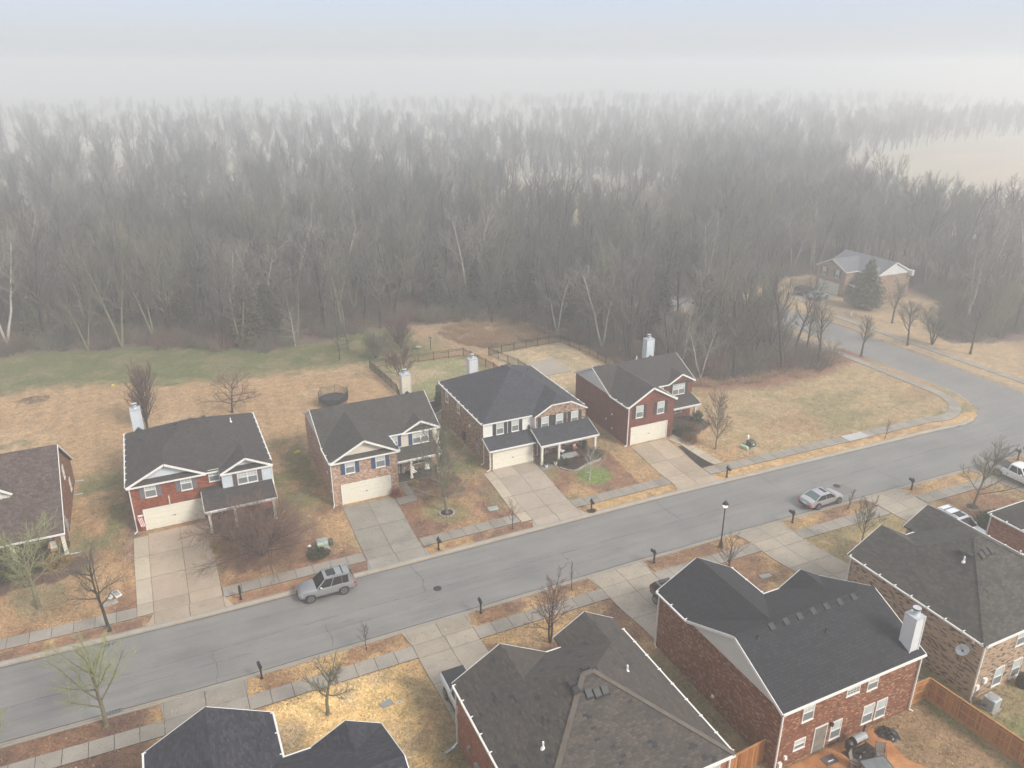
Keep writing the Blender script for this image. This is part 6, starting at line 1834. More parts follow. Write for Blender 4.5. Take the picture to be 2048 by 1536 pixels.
def car(name, x, y, rz, L, W, H, kind, paint, label, z=None, sunroof=True, rails=True, rimc='alloy', cat='car', wheel_r=0.36, rear_glass='car_glass'):
    """x forward; kind: suv, sedan, pickup, hatch"""
    root = empty(name, (x, y, hz(x, y) + 0.03 if z is None else z), rz, label, cat)
    h = L / 2
    wr = wheel_r
    wb = L * 0.585
    fx, rx = wb / 2 + L * 0.02, -wb / 2 + L * 0.02
    if kind == 'sedan':
        st = [(-h, .45, .74, .70), (-h + .12, .3, .96, .84), (-h + .5, .24, 1.04, .91), (rx, .24, 1.02, .95), (0, .22, .98, .95), (fx - .1, .24, .97, .95), (fx + .35, .24, .88, .93), (h - .25, .26, .76, .86), (h - .04, .34, .64, .7), (h, .42, .58, .6)]
        cab = dict(b=(-h + .62, fx - .32), r=(-.95, .32), zb=.98, zr=H)
    elif kind == 'pickup':
        st = [(-h, .55, 1.2, .9), (-h + .1, .45, 1.27, .95), (rx, .42, 1.27, .98), (0, .4, 1.24, .98), (fx - .6, .42, 1.22, .98), (fx + .3, .42, 1.18, .97), (h - .15, .42, 1.08, .94), (h, .5, .98, .86)]
        cab = dict(b=(-.62, fx - .62), r=(-.5, fx - 1.25), zb=1.22, zr=H)
    else:
        st = [(-h, .5, 1.0, .84), (-h + .1, .38, 1.15, .92), (rx, .34, 1.16, .97), (0, .32, 1.14, .97), (fx - .6, .34, 1.13, .97), (fx + .1, .34, 1.1, .96), (h - .35, .36, 1.02, .92), (h - .08, .4, .88, .82), (h, .5, .78, .7)]
        cab = dict(b=(-h + .08, fx - .6), r=(-h + .5, fx - 1.4), zb=1.14, zr=H)
    hw = W / 2
    V, Fc = [], []
    for (px, zb, zt, w) in st:
        w *= hw
        half = [(0, zb), (w * .84, zb), (w * .97, zb + .1), (w, zb + (zt - zb) * .5), (w * .985, zt - .1), (w * .93, zt - .02), (w * .72, zt + .015), (0, zt + .035)]
        ring = [(px, -a, b) for a, b in half] + [(px, a, b) for a, b in reversed(half[1:-1])]
        V += ring
    n = 14
    for i in range(len(st) - 1):
        for j in range(n): Fc.append((i * n + j, i * n + (j + 1) % n, (i + 1) * n + (j + 1) % n, (i + 1) * n + j))
    Fc += [tuple(range(n)), tuple(range((len(st) - 1) * n, len(st) * n))[::-1]]
    b = MB()
    # wheel openings are cut by dark arch liners that stand just proud of the sides
    b.solid(V, Fc)
    body = b.build('body', paint, root, smooth=True)
    body.data.polygons[len(Fc) - 1].use_smooth = False
    body.modifiers.new('edge', 'EDGE_SPLIT').split_angle = R(38)
    # greenhouse
    b0, b1 = cab['b']; r0, r1 = cab['r']; zb, zr = cab['zb'] - 0.04, cab['zr'] - 0.03
    wbx, wrx = hw * .92, hw * (.72 if kind != 'pickup' else .78)
    g = MB()
    g.hexa([(b0, -wbx, zb), (b1, -wbx, zb), (b1, wbx, zb), (b0, wbx, zb)], [(r0, -wrx, zr), (r1, -wrx, zr), (r1, wrx, zr), (r0, wrx, zr)])
    g.build('side_glass', M['car_glass'], root)
    e = 0.012
    # windscreen and rear window as their own panes
    def pane(nm, xa, xb, m_, s):
        p = MB()
        k = 0.9
        q = [(xa, -wbx * k, zb + .05), (xa, wbx * k, zb + .05), (lerp(xa, xb, .93), wrx * k, zr - .03), (lerp(xa, xb, .93), -wrx * k, zr - .03)]
        p.ext([(v[0] + s * e * .2, v[1], v[2]) for v in q], (s * 0.02, 0, 0.006))
        p.build(nm, m_, root)
    pane('windscreen', b1, r1, M['car_glass'], 1)
    pane('rear_window', b0, r0, M[rear_glass], -1)
    rf = MB()
    xs_ = np.linspace(r0 - .06, r1 + .06, 7)
    cr = lambda t: 0.05 * (1 - (2 * t - 1) ** 2)
    Vr, Fr = [], []
    for i, xx in enumerate(xs_):
        t = i / 6
        for yy_, dz in ((-wrx - .03, -.03), (-wrx * .8, .02), (0, .045), (wrx * .8, .02), (wrx + .03, -.03)):
            Vr.append((xx, yy_, zr + cr(t) + dz))
        for yy_ in (wrx + .03, -wrx - .03): Vr.append((xx, yy_, zr - .06))
    for i in range(6):
        for j in range(7): Fr.append((i * 7 + j, i * 7 + (j + 1) % 7, (i + 1) * 7 + (j + 1) % 7, (i + 1) * 7 + j))
    Fr += [tuple(range(7)), tuple(range(42, 49))[::-1]]
    rf.solid(Vr, Fr)
    ro = rf.build('car_roof', paint, root, smooth=True)
    ro.modifiers.new('edge', 'EDGE_SPLIT').split_angle = R(35)
    pl = MB()
    for s in (-1, 1):
        pl.bar((b1, s * wbx, zb), (r1, s * (wrx + .005), zr), .07, .07)
        pl.bar((b0, s * wbx, zb), (r0, s * (wrx + .005), zr), .1 if kind != 'sedan' else .09, .12)
        cuts = [0.42] if kind == 'pickup' else [0.36, 0.66] if kind in ('suv', 'hatch') else [0.48]
        for c in cuts:
            pl.bar((lerp(b1, b0, c) - .0, s * (wbx + .004), zb), (lerp(r1, r0, c), s * (wrx + .006), zr), .025, .07)
        if kind in ('suv', 'hatch'):
            pl.hexa([(b0, s * wbx * .99, zb), (b0 + .55, s * wbx * .99, zb), (b0 + .55, s * (wbx + .012), zb), (b0, s * (wbx + .012), zb)],
                    [(r0, s * wrx * .99, zr), (r0 + .12, s * wrx * .99, zr), (r0 + .12, s * (wrx + .012), zr), (r0, s * (wrx + .012), zr)])
    pl.build('pillars', paint, root)
    if sunroof:
        q = MB()
        sx0 = r1 - (.95 if kind != 'sedan' else .55); sx1 = r1 - .2
        q.box(sx0, sx1, -wrx * .62, wrx * .62, zr + .05, zr + .105)
        q.build('sunroof', M['car_glass'], root)
    if rails and kind in ('suv', 'hatch'):
        q = MB()
        for s in (-1, 1): q.bar((r0 + .1, s * wrx * .93, zr + .1), (r1 - .25, s * wrx * .93, zr + .1), .04, .04)
        q.build('roof_rail', M['silver'] if paint is not M['black_paint'] else M['chrome'], root)
        q = MB()
        for t in (.25, .62): q.box(lerp(r0, r1, t) - .035, lerp(r0, r1, t) + .035, -wrx * .93, wrx * .93, zr + .1, zr + .14)
        q.build('cross_bar', M['dark_plastic'], root)
    if kind == 'pickup':
        q = MB()
        q.box(-h + .1, -.66, -hw * .84, hw * .84, 1.23, 1.33 if rails else 1.315)
        q.build('bed_cover', M['dark_plastic'], root)
    # sills, bumpers, lights, plate, mirrors, handles
    q = MB()
    q.box(rx + wr + .05, fx - wr - .05, -hw - .01, hw + .01, st[3][1] - .06, st[3][1] + .05)
    q.build('sill', M['dark_plastic'], root)
    q = MB()
    q.box(-h - .03, -h + .1, -hw * .8, hw * .8, st[0][1] - .12, st[0][1] + .1)
    q.build('bumper', M['dark_plastic'] if kind != 'pickup' else M['chrome'], root)
    q = MB()
    q.box(h - .1, h + .02, -hw * .62, hw * .62, st[-1][1] - .12, st[-1][1] + .04)
    q.build('bumper', M['dark_plastic'] if kind != 'pickup' else M['chrome'], root)
    q = MB(); q.box(h - .04, h + .012, -hw * .34, hw * .34, st[-1][1] + .02, st[-1][2] - .04); q.build('grille', M['dark_plastic'], root)
    for s in (-1, 1):
        q = MB(); q.hexa([(h - .32, s * hw * .84, st[-2][2] - .2), (h - .02, s * hw * .5, st[-2][2] - .22), (h - .02, s * hw * .5, st[-2][2] - .06), (h - .32, s * hw * .84, st[-2][2] - .03)],
                         [(h - .3, s * hw * .93, st[-2][2] - .2), (h + .01, s * hw * .62, st[-2][2] - .22), (h + .01, s * hw * .62, st[-2][2] - .08), (h - .3, s * hw * .93, st[-2][2] - .03)])
        q.build('headlight', M['head_light'], root)
        tz = st[0][2]
        q = MB(); q.box(-h - .012, -h + .22, s * hw * .93 if s < 0 else hw * .6, -hw * .6 if s < 0 else hw * .93, tz - .2, tz - .04); q.build('taillight', M['red_light'], root)
        q = MB(); q.box(b1 - .45, b1 - .25, s * (hw + .17) if s < 0 else hw - .04, -hw + .04 if s < 0 else hw + .17, zb + .02, zb + .18); q.build('mirror', paint, root, bevel=0.03)
        q = MB()
        for t in (0.38, 0.68): q.box(lerp(b1, b0, t) - .08, lerp(b1, b0, t) + .08, s * hw * 1.0 - .02, s * hw * 1.0 + .02, zb - .14, zb - .11)
        q.build('handle', M['chrome'], root)
    q = MB(); q.box(-h - .025, -h, -.26, .26, st[0][1] + .14, st[0][1] + .28); q.build('number_plate', M['white_plastic'], root)
    # wheels
    for wx in (fx, rx):
        for s in (-1, 1):
            yo = s * (hw + .012)
            q = MB()
            q.cyl((wx, yo - s * .24, wr), (wx, yo - s * .012, wr + .03), wr + .07, n=20)
            q.build('wheel_arch', M['dark_plastic'], root)
            q = MB()
            y0, y1 = yo - s * .24, yo + s * .012
            q.cyl((wx, y0, wr), (wx, y1, wr), wr, n=24, cap=True)
            w = q.build('wheel', M['rubber'], root)
            q = MB()
            q.cyl((wx, y1 - s * .01, wr), (wx, y1 + s * .004, wr), wr * .66, n=20)
            q.build('hub', M['dark_plastic'], w)
            q = MB()
            for k in range(6):
                a = k * math.pi / 3
                q.bar((wx + math.cos(a) * .05, y1 + s * .01, wr + math.sin(a) * .05), (wx + math.cos(a) * wr * .64, y1 + s * .008, wr + math.sin(a) * wr * .64), .025, .075, up=(0, 1, 0))
            for k in range(20):
                a, a2 = k * math.pi / 10, (k + 1) * math.pi / 10
                q.bar((wx + math.cos(a) * wr * .64, y1 + s * .008, wr + math.sin(a) * wr * .64), (wx + math.cos(a2) * wr * .64, y1 + s * .008, wr + math.sin(a2) * wr * .64), .03, .03, up=(0, 1, 0))
            q.build('rim', M[rimc], w)
    return root

car('parked_car', 9.05, 57.02, math.pi, 4.85, 1.92, 1.86, 'suv', M['silver'], 'silver off-road wagon with a sunroof parked on the far side of the street', z=0.03, wheel_r=0.39)
car('parked_car', 58.75, 50.15, R(1), 4.85, 1.86, 1.44, 'sedan', M['grey_paint'], 'grey silver saloon parked at the near kerb facing right', z=0.03, wheel_r=0.33, rear_glass='car_glass_pale')
car('parked_car', 34.2, 41.9, R(-90), 4.6, 1.85, 1.7, 'hatch', M['black_paint'], 'black hatchback on a driveway, half hidden by the charcoal roof', sunroof=False)
car('pickup_truck', 14.75, 38.95, R(-90), 5.6, 1.98, 1.9, 'pickup', M['white_paint'], 'white pickup with a flat black bed cover beside the weathered roof', z=hz(14.8, 40) + .03, sunroof=False, cat='truck', wheel_r=0.4)
car('parked_car', 65.35, 39.5, R(-90), 5.1, 2.0, 1.8, 'suv', M['white_paint'], 'white estate wagon with black cross bars on its roof, behind the old grey roof')
car('pickup_truck', 81.15, 44.35, R(-90), 5.9, 2.02, 1.95, 'pickup', M['white_paint'], 'white crew cab pickup at the right edge of the photo', z=hz(81, 44.5) + .03, sunroof=False, rails=False, cat='truck', wheel_r=0.43)
car('parked_car', 115.2, 107.2, R(0), 4.5, 1.8, 1.45, 'sedan', M['blue_paint'], 'pale blue car on the hazy driveway, the nearer of two', sunroof=False, rear_glass='car_glass_pale')
car('parked_car', 115.2, 110.6, R(0), 4.6, 1.85, 1.7, 'hatch', M['black_paint'], 'dark car on the hazy driveway, the farther of two', sunroof=False)

# ------------------------------------------------------------------ street furniture
def mailbox(x, y, turn, label, ring=False):
    z = hz(x, y)
    root = empty('mailbox', (x, y, z), turn, label, 'mailbox', 'black mailboxes along the kerbs')
    p = MB(); p.box(-.06, .06, -.06, .06, -.2, 1.35); p.lathe((0, 0, 1.35), [(.075, 0), (.03, .1), (.0, .14)], 6); p.box(-.1, .1, -.1, .1, -.05, .12)
    p.build('post', M['black_metal'], root)
    b = MB()
    V = []
    n = 7
    prof = [(-.11, 0)] + [(-.11 * math.cos(a), .14 + .11 * math.sin(a)) for a in np.linspace(0, math.pi, n)] + [(.11, 0)]
    b.ext([(a, .12, 1.02 + c) for a, c in prof], (0, -.62, 0))
    bx = b.build('box', M['black_metal'], root)
    b = MB(); b.bar((0, .05, .82), (0, -.3, 1.02), .06, .06); b.box(-.05, .05, -.4, .1, .97, 1.019); b.build('bracket', M['black_metal'], root)
    b = MB(); b.box(.112, .13, -.2, -.16, 1.1, 1.3); b.build('flag', M['dark_plastic'], bx)
    if ring:
        b = MB(); b.lathe((0, 0, -.05), [(.5, 0), (.5, .09), (.1, .1)], 16); b.build('mulch_ring', M['mulch'], root)
MBX = [(2.23, 58.9, 0, 'black mailbox by the kerb left of the silver wagon'), (19.9, 58.75, 0, 'black mailbox in red leaves between the grey driveway and the wide one'), (36.3, 58.7, 0, 'black mailbox standing in a round patch of mulch'),
       (53.3, 58.45, 0, 'black mailbox beside the driveway with the curved path'), (2.4, 48.65, math.pi, 'black mailbox on the near verge above the straw lawn'), (19.9, 48.65, math.pi, 'black mailbox on the near verge right of the widest near driveway'),
       (36.85, 48.45, math.pi, 'black mailbox on the near verge left of the street lamp'), (53.1, 48.3, math.pi, 'black mailbox on the near verge behind the grey saloon'), (69.2, 47.85, math.pi, 'black mailbox on the near verge left of the large ringed tree'),
       (86.0, 47.5, math.pi, 'left one of two mailboxes at the right edge behind the pickup'), (87.3, 47.4, math.pi, 'right one of two mailboxes at the right edge behind the pickup')]
for k, (x, y, t, l_) in enumerate(MBX): mailbox(x, y, t + R(8) * math.sin(k * 2.1), l_, ring=(k == 2))

root = empty('street_lamp', gl(43.85, 47.8), 0, 'black street lamp post with a lit lantern', 'street lamp')
b = MB(); b.lathe((0, 0, -.1), [(.26, 0), (.26, .16), (.2, .22), (.22, .5), (.16, .58), (.12, .72), (.07, .95)], 8); b.build('base', M['black_metal'], root)
b = MB(); b.lathe((0, 0, .8), [(.068, 0), (.05, 3.25), (.07, 3.3), (.07, 3.36), (.1, 3.42), (.14, 3.5)], 10); b.build('pole', M['black_metal'], root)
b = MB(); b.lathe((0, 0, 4.3), [(.12, 0), (.22, .12), (.23, .34)], 12); b.build('globe', M['lamp_glow'], root, smooth=True)
b = MB(); b.lathe((0, 0, 4.64), [(.29, 0), (.29, .04), (.23, .08), (.22, .2), (.1, .3), (.03, .34), (.02, .5), (.0, .56)], 12)
for k in range(8):
    a = k * math.pi / 4; b.bar((.13 * math.cos(a), .13 * math.sin(a), 4.3), (.25 * math.cos(a), .25 * math.sin(a), 4.66), .02, .02)
b.build('lantern_hood', M['black_metal'], root)

M['util_green'] = painted('utility_green', (0.34, 0.42, 0.37), 0.5, 0.2)
M['util_dark'] = painted('utility_dark_green', (0.07, 0.085, 0.065), 0.6, 0.3)
M['util_mint'] = painted('utility_mint', (0.42, 0.55, 0.42), 0.5, 0.15)
M['sticker_y'] = material('yellow_sticker', (0.75, 0.55, 0.06), 0.5)
def cabinet(x, y, w, d, h, mat, label, sticker=None, pad=True, rz=0, name='utility_cabinet'):
    root = empty(name, gl(x, y), rz, label, 'utility box')
    b = MB()
    b.ext([(-w / 2, -d / 2, .06), (-w / 2, d / 2, .06), (-w / 2, d / 2, h), (-w / 2, -d / 2 + .12, h), (-w / 2, -d / 2, h - .18)], (w, 0, 0))
    b.build('housing', mat, root, bevel=0.015)
    if pad:
        b = MB(); b.box(-w / 2 - .12, w / 2 + .12, -d / 2 - .14, d / 2 + .1, -.2, .07); b.build('pad', M['stone'], root)
    b = MB(); b.box(-w / 2 + .05, w / 2 - .05, -d / 2 - .012, -d / 2, .14, h - .24); b.build('door', mat, root)
    if sticker:
        b = MB(); b.box(-.11, .11, -d / 2 - .02, -d / 2 - .013, h * .45, h * .45 + .16); b.build('sticker', sticker, root)
cabinet(10.1, 63.25, 1.0, .85, .85, M['util_green'], 'grey green utility cabinet with a yellow sticker behind the dark shrub', M['sticker_y'])
cabinet(10.95, 63.45, .38, .38, .62, M['util_dark'], 'small dark utility box right of the grey green cabinet', pad=False)
root = empty('utility_pedestal', gl(8.95, 63.4), 0, 'low round tan pedestal with a pale cap left of the grey green cabinet', 'utility box')
b = MB(); b.lathe((0, 0, -.1), [(.16, 0), (.14, .55)], 10); b.build('post', M['util_dark'], root)
b = MB(); b.lathe((0, 0, .45), [(.17, 0), (.17, .06), (.1, .11)], 10); b.build('cap', M['white_plastic'], root)
cabinet(60.5, 62.9, .75, .85, .75, M['util_dark'], 'dark utility cabinet with a pale sticker near the sidewalk on the corner lawn', M['white_plastic'])
cabinet(59.35, 62.75, .36, 1.0, .42, M['util_mint'], 'low mint green utility box left of the dark cabinet on the corner lawn', pad=False, rz=R(20))
cabinet(60.9, 63.9, .2, .12, .85, M['white_plastic'], 'slim white marker post behind the dark utility cabinet', pad=False, name='marker_post')

def cover(x, y, w, d, label, mat='stone', rz=0.0, round_=False, h=.09, z=None, name='valve_cover'):
    root = empty(name, (x, y, hz(x, y) if z is None else z), rz, label, 'cover')
    b = MB()
    if round_: b.lathe((0, 0, -.03), [(w / 2, 0), (w / 2, h), (w / 2 - .03, h + .012)], 20)
    else: b.box(-w / 2, w / 2, -d / 2, d / 2, -.1, h)
    b.build('rim', M[mat], root)
    b = MB()
    if round_:
        b.lathe((0, 0, -.02), [(w / 2 - .06, 0), (w / 2 - .06, h + .012)], 20)
    else: b.box(-w / 2 + .06, w / 2 - .06, -d / 2 + .06, d / 2 - .06, -.05, h + .012)
    b.build('lid', M['grey_metal'] if mat != 'dark_plastic' else M['dark_plastic'], root)
cover(17.86, 53.46, .75, 0, 'round iron manhole cover in the middle of the street', 'dark_plastic', round_=True, h=.045, z=0.0, name='manhole_cover')
cover(62.95, 52.05, .8, 0, 'worn round manhole cover beyond the grey saloon', 'dark_plastic', round_=True, h=.045, z=0.0, name='manhole_cover')
cover(-7.25, 63.8, .5, .95, 'white painted meter cover, the right one by the first driveway', 'white_plastic', R(22))
cover(-7.8, 63.65, .34, .62, 'smaller white painted meter cover left of the larger one', 'white_plastic', R(22))
cover(-7.75, 62.75, 1.1, .5, 'grey oval valve cover below the two white ones', 'stone', R(12))
cover(27.3, 63.0, 1.0, .62, 'pale green meter cover on the lawn left of the widest far driveway', 'util_mint' , R(-6))
cover(9.9, 41.9, .85, .55, 'grey rectangular meter cover on the straw lawn', 'stone', R(12))
cover(44.2, 42.2, 1.1, .5, 'grey meter cover on the tan lawn between two near driveways', 'stone', R(-5))
cover(10.75, 41.6, .28, .28, 'small round capped valve right of the grey cover on the straw lawn', 'white_plastic', round_=True)
for (x, y, l_) in ((-7.85, 57.6, 'storm drain grate in the far gutter below the verge tree'), (-7.45, 49.85, 'storm drain grate in the near gutter behind the mossy tree'), (88.6, 56.75, 'storm drain grate at the curved corner kerb')):
    root = empty('storm_grate', (x, y, 0.0), R(0 if x < 50 else 12), l_, 'drain grate')
    b = MB(); b.box(-.5, .5, -.28, .28, .0, .03); b.build('pit', M['black_metal'], root)
    b = MB()
    for k in range(11): b.box(-.48 + k * .093, -.45 + k * .093, -.27, .27, .03, .05)
    b.box(-.5, .5, -.29, -.26, .03, .052); b.box(-.5, .5, .26, .29, .03, .052)
    b.build('grate', M['grey_metal'], root)

# ring of stones round the tall slender tree, edging of the mulch bed
root = empty('stone_ring', gl(22.7, 64.0), 0, 'ring of pale edging stones round the tall slender tree', 'edging')
rng = random.Random(3)
for k in range(14):
    a = k * 6.283 / 14
    b = MB(); b.box(-.12, .12, -.09, .09, -.05, .16)
    s_ = b.build('stone', M['stone'], root, bevel=.03); s_.location = (math.cos(a) * .72, math.sin(a) * .72, 0); s_.rotation_euler = (0, 0, a + 1.57 + rng.gauss(0, .15))
b = MB(); b.lathe((0, 0, -.02), [(.66, 0), (.66, .09), (.1, .12)], 18); b.build('mulch_bed', M['mulch'], root)
def edging(pts, label, mat='stone', w=.16, h=.16, name='bed_edging'):
    b = MB()
    for p, q in zip(pts[:-1], pts[1:]):
        b.bar((p[0], p[1], hz(*p) + .08), (q[0], q[1], hz(*q) + .08), w, h)
    put(b.build(name, M[mat]), label, 'edging')
edging([(37.15, 67.0), (37.8, 66.15), (38.3, 65.85), (38.8, 65.9), (40.4, 66.5), (42.0, 66.75), (42.7, 67.25)], 'curved pale stone edging of the mulch bed by the slate roofed house')
edging([(29.3, 86.1), (31.4, 87.5), (31.5, 90.3), (29.3, 90.3)], 'light timber edging of the mulched bed behind the slate roofed house', 'post', .08, .14)
root = empty('tree_ring', gl(71.5, 42.5), 0, 'dark rubber mulch ring under the large bare tree', 'edging')
b = MB(); b.lathe((0, 0, -.03), [(.55, 0), (.58, .1), (.45, .14), (.15, .1)], 20); b.build('ring', M['dark_plastic'], root)

# ------------------------------------------------------------------ fences
def metal_fence(pts, label, h=1.3, gate=None):
    root = empty('metal_fence', gl(*pts[0]), 0, label, 'fence')
    ox, oy, oz = root.location
    for p, q in zip(pts[:-1], pts[1:]):
        L = math.dist(p, q)
        n = max(1, round(L / 2.3))
        for i in range(n):
            a = (lerp(p[0], q[0], i / n) - ox, lerp(p[1], q[1], i / n) - oy)
            c = (lerp(p[0], q[0], (i + 1) / n) - ox, lerp(p[1], q[1], (i + 1) / n) - oy)
            b = MB()
            for z in (.15, h - .28, h - .05): b.bar((a[0], a[1], z), (c[0], c[1], z), .04, .04)
            m_ = int(math.dist(a, c) / .125)
            for k in range(1, m_):
                xx, yy_ = lerp(a[0], c[0], k / m_), lerp(a[1], c[1], k / m_)
                b.box(xx - .011, xx + .011, yy_ - .011, yy_ + .011, .05, h)
            b.build('panel', M['black_metal'], root)
        for i in range(n + (1 if q == pts[-1] else 0)):
            a = (lerp(p[0], q[0], i / n) - ox, lerp(p[1], q[1], i / n) - oy)
            b = MB(); b.box(a[0] - .04, a[0] + .04, a[1] - .04, a[1] + .04, -.1, h + .08); b.box(a[0] - .05, a[0] + .05, a[1] - .05, a[1] + .05, h + .08, h + .12)
            b.build('post', M['black_metal'], root)
metal_fence([(25.5, 83.5), (27.2, 95.0), (26.4, 105.7), (33.7, 105.2), (40.8, 104.9), (42.4, 97), (42.8, 85)], 'black picket fence round the green yard with the twiggy tree')
metal_fence([(46.7, 82), (46.3, 97.0), (44.4, 103.4), (51.1, 104.1), (57.2, 104.2), (58.6, 97.3), (59.1, 81.5)], 'black picket fence round the tan yard with the concrete slab')
metal_fence([(29.7, 84.2), (28.4, 84.2), (27.3, 84.3), (25.6, 82.6)], 'short run of black picket fence between the blue shuttered and slate roofed houses')

def wood_fence(pts, label, h=1.8, side=1):
    root = empty('wood_fence', gl(*pts[0]), 0, label, 'fence')
    ox, oy, oz = root.location
    for p, q in zip(pts[:-1], pts[1:]):
        a, c = Vector((p[0] - ox, p[1] - oy, 0)), Vector((q[0] - ox, q[1] - oy, 0))
        d = (c - a).normalized(); nn = Vector((-d.y, d.x, 0)) * side
        L = (c - a).length
        b = MB()
        m_ = int(L / .145)
        rr_ = random.Random(int(L * 100))
        for k in range(m_):
            s0, s1 = a + d * (k * .145), a + d * (k * .145 + .138)
            o_ = nn * (.0 + rr_.uniform(0, .008)); t_ = nn * .02
            hh = h + rr_.uniform(-.02, .02)
            b.hexa([s0 + o_, s1 + o_, s1 + o_ + t_, s0 + o_ + t_], [s0 + o_ + Vector((0, 0, hh)), s1 + o_ + Vector((0, 0, hh)), s1 + o_ + t_ + Vector((0, 0, hh)), s0 + o_ + t_ + Vector((0, 0, hh))])
        b.build('panel', M['cedar_wood'], root)
        b = MB()
        for z in (.25, .95, 1.6):
            b.bar(a - nn * .035 + Vector((0, 0, z)), c - nn * .035 + Vector((0, 0, z)), .05, .09)
        b.bar(a + nn * .01 + Vector((0, 0, h + .03)), c + nn * .01 + Vector((0, 0, h + .03)), .12, .035)
        b.bar(a - nn * .03 + Vector((0, 0, .08)), c - nn * .03 + Vector((0, 0, .08)), .04, .16)
        b.build('rail', M['cedar_rail'], root)
        n = max(1, round(L / 2.4))
        for i in range(n + 1):
            s0 = a.lerp(c, i / n) - nn * .07
            b = MB(); b.box(s0.x - .045, s0.x + .045, s0.y - .045, s0.y + .045, -.2, h - .05); b.build('post', M['cedar_rail'], root)
wood_fence([(42.25, 26.25), (44.3, 26.2), (44.9, 19.4), (45.3, 13.5)], 'tall new cedar board fence between the charcoal roofed and buff houses')
wood_fence([(25.6, 26.6), (28.0, 26.75), (30.25, 26.9)], 'short cedar fence end at the lower edge beside the brown brick wall', side=-1)

# ------------------------------------------------------------------ garden things
def trampoline(x, y):
    root = empty('trampoline', gl(x, y), 0, 'round trampoline with a black safety net and blue pad behind the blue shuttered house', 'trampoline')
    r = 1.9
    M['navy_pad'] = material('navy_pad', (0.025, 0.035, 0.08), 0.6)
    M['net'] = material('net', (0.02, 0.02, 0.025), 0.8, **{'Alpha': 0.55})
    b = MB()
    n = 24
    ring = lambda R_, z: [(R_ * math.cos(2 * math.pi * i / n), R_ * math.sin(2 * math.pi * i / n), z) for i in range(n)]
    b.solid(ring(r, .88) + ring(r - .35, .92) + ring(r - .35, .86) + ring(r, .8), [(k * n + i, k * n + (i + 1) % n, ((k + 1) % 4) * n + (i + 1) % n, ((k + 1) % 4) * n + i) for k in range(4) for i in range(n)])
    b.build('pad', M['navy_pad'], root)
    b = MB(); b.lathe((0, 0, .84), [(r - .35, 0), (r - .35, .015)], n); b.build('mat', M['dark_plastic'], root)
    for k in range(6):
        a = k * math.pi / 3 + .2
        b = MB(); c, s = math.cos(a), math.sin(a)
        b.cyl((c * r, s * r, 0), (c * r, s * r, .85), .03, n=6); b.build('leg', M['grey_metal'], root)
        b = MB(); b.cyl((c * (r + .03), s * (r + .03), .5), (c * (r + .12), s * (r + .12), 2.2 - (0.5 if k in (3, 4) else 0)), .03, n=6)
        b.build('pole', M['black_metal'], root)
    b = MB()
    for i in range(n):
        a, a2 = 2 * math.pi * i / n, 2 * math.pi * (i + 1) / n
        h0, h1 = 2.1 - .25 * abs(math.sin(a * 3)) - (.55 if math.pi < a < 1.7 * math.pi else 0), 2.1 - .25 * abs(math.sin(a2 * 3)) - (.55 if math.pi < a2 < 1.7 * math.pi else 0)
        for j in range(9):
            t = j / 8
            b.bar((r * math.cos(a), r * math.sin(a), lerp(.9, h0, t)), (r * math.cos(a2), r * math.sin(a2), lerp(.9, h1, t)), .018, .018)
        for j in range(4):
            aa_ = lerp(a, a2, j / 4)
            b.bar((r * math.cos(aa_), r * math.sin(aa_), .9), (r * math.cos(aa_), r * math.sin(aa_), lerp(h0, h1, j / 4)), .018, .018)
    b.build('net', M['black_metal'], root)
trampoline(18.6, 94.9)

def wicker(x, y, rz, label, frame_='dark_plastic', cushion='white_plastic', nm='porch_chair', round_=True, z=.95, pad2=None):
    root = empty(nm, (x, y, z), rz, label, 'chair')
    b = MB()
    if round_: b.lathe((0, 0, 0), [(.3, 0), (.36, .2), (.4, .36)], 12)
    else: b.box(-.3, .3, -.3, .3, .1, .36)
    b.build('base', M[frame_], root)
    b = MB()
    for k in range(9):
        a = math.pi * (0.0 + k / 8.0)
        x0_, y0_ = math.cos(a) * .38, math.sin(a) * .34
        b.box(x0_ - .06, x0_ + .06, y0_ - .04, y0_ + .04, .34, .5 + .35 * math.sin(a))
    b.build('backrest', M[frame_], root)
    b = MB(); b.box(-.27, .27, -.3, .2, .36, .47); b.box(-.26, .26, .18, .29, .45, .86); b.build('cushion', M[cushion], root, bevel=.03)
    if pad2:
        b = MB(); b.box(-.17, .17, .1, .18, .47, .8); b.build('pillow', M[pad2], root, bevel=.02)
wicker(21.95, 72.1, R(15), 'left wicker porch chair with a white cushion')
wicker(23.55, 72.2, R(-15), 'right wicker porch chair with a white cushion')
root = empty('side_table', (22.75, 72.3, .93), 0, 'small round dark table between the two wicker chairs', 'table')
b = MB(); b.lathe((0, 0, 0), [(.18, 0), (.05, .05), (.05, .42)], 10); b.build('base', M['dark_plastic'], root)
b = MB(); b.lathe((0, 0, .42), [(.28, 0), (.28, .04)], 14); b.build('top', M['dark_plastic'], root)
root = empty('welcome_sign', (21.05, 72.88, .95), 0, 'tall narrow grey board lettered WELCOME leaning by the porch door', 'sign')
b = MB(); b.box(-.15, .15, 0, .03, 0, 1.75); b.build('board', M['galv'], root)
cu = bpy.data.curves.new('lettering', 'FONT')
cu.body = '\n'.join('WELCOME'); cu.size = .26; cu.align_x = 'CENTER'; cu.space_line = .88; cu.extrude = .004
to = bpy.data.objects.new('lettering_source', cu); col.objects.link(to)
bpy.context.view_layer.update()
me = bpy.data.meshes.new_from_object(to)
bpy.data.objects.remove(to)
me.materials.clear(); me.materials.append(M['dark_plastic'])
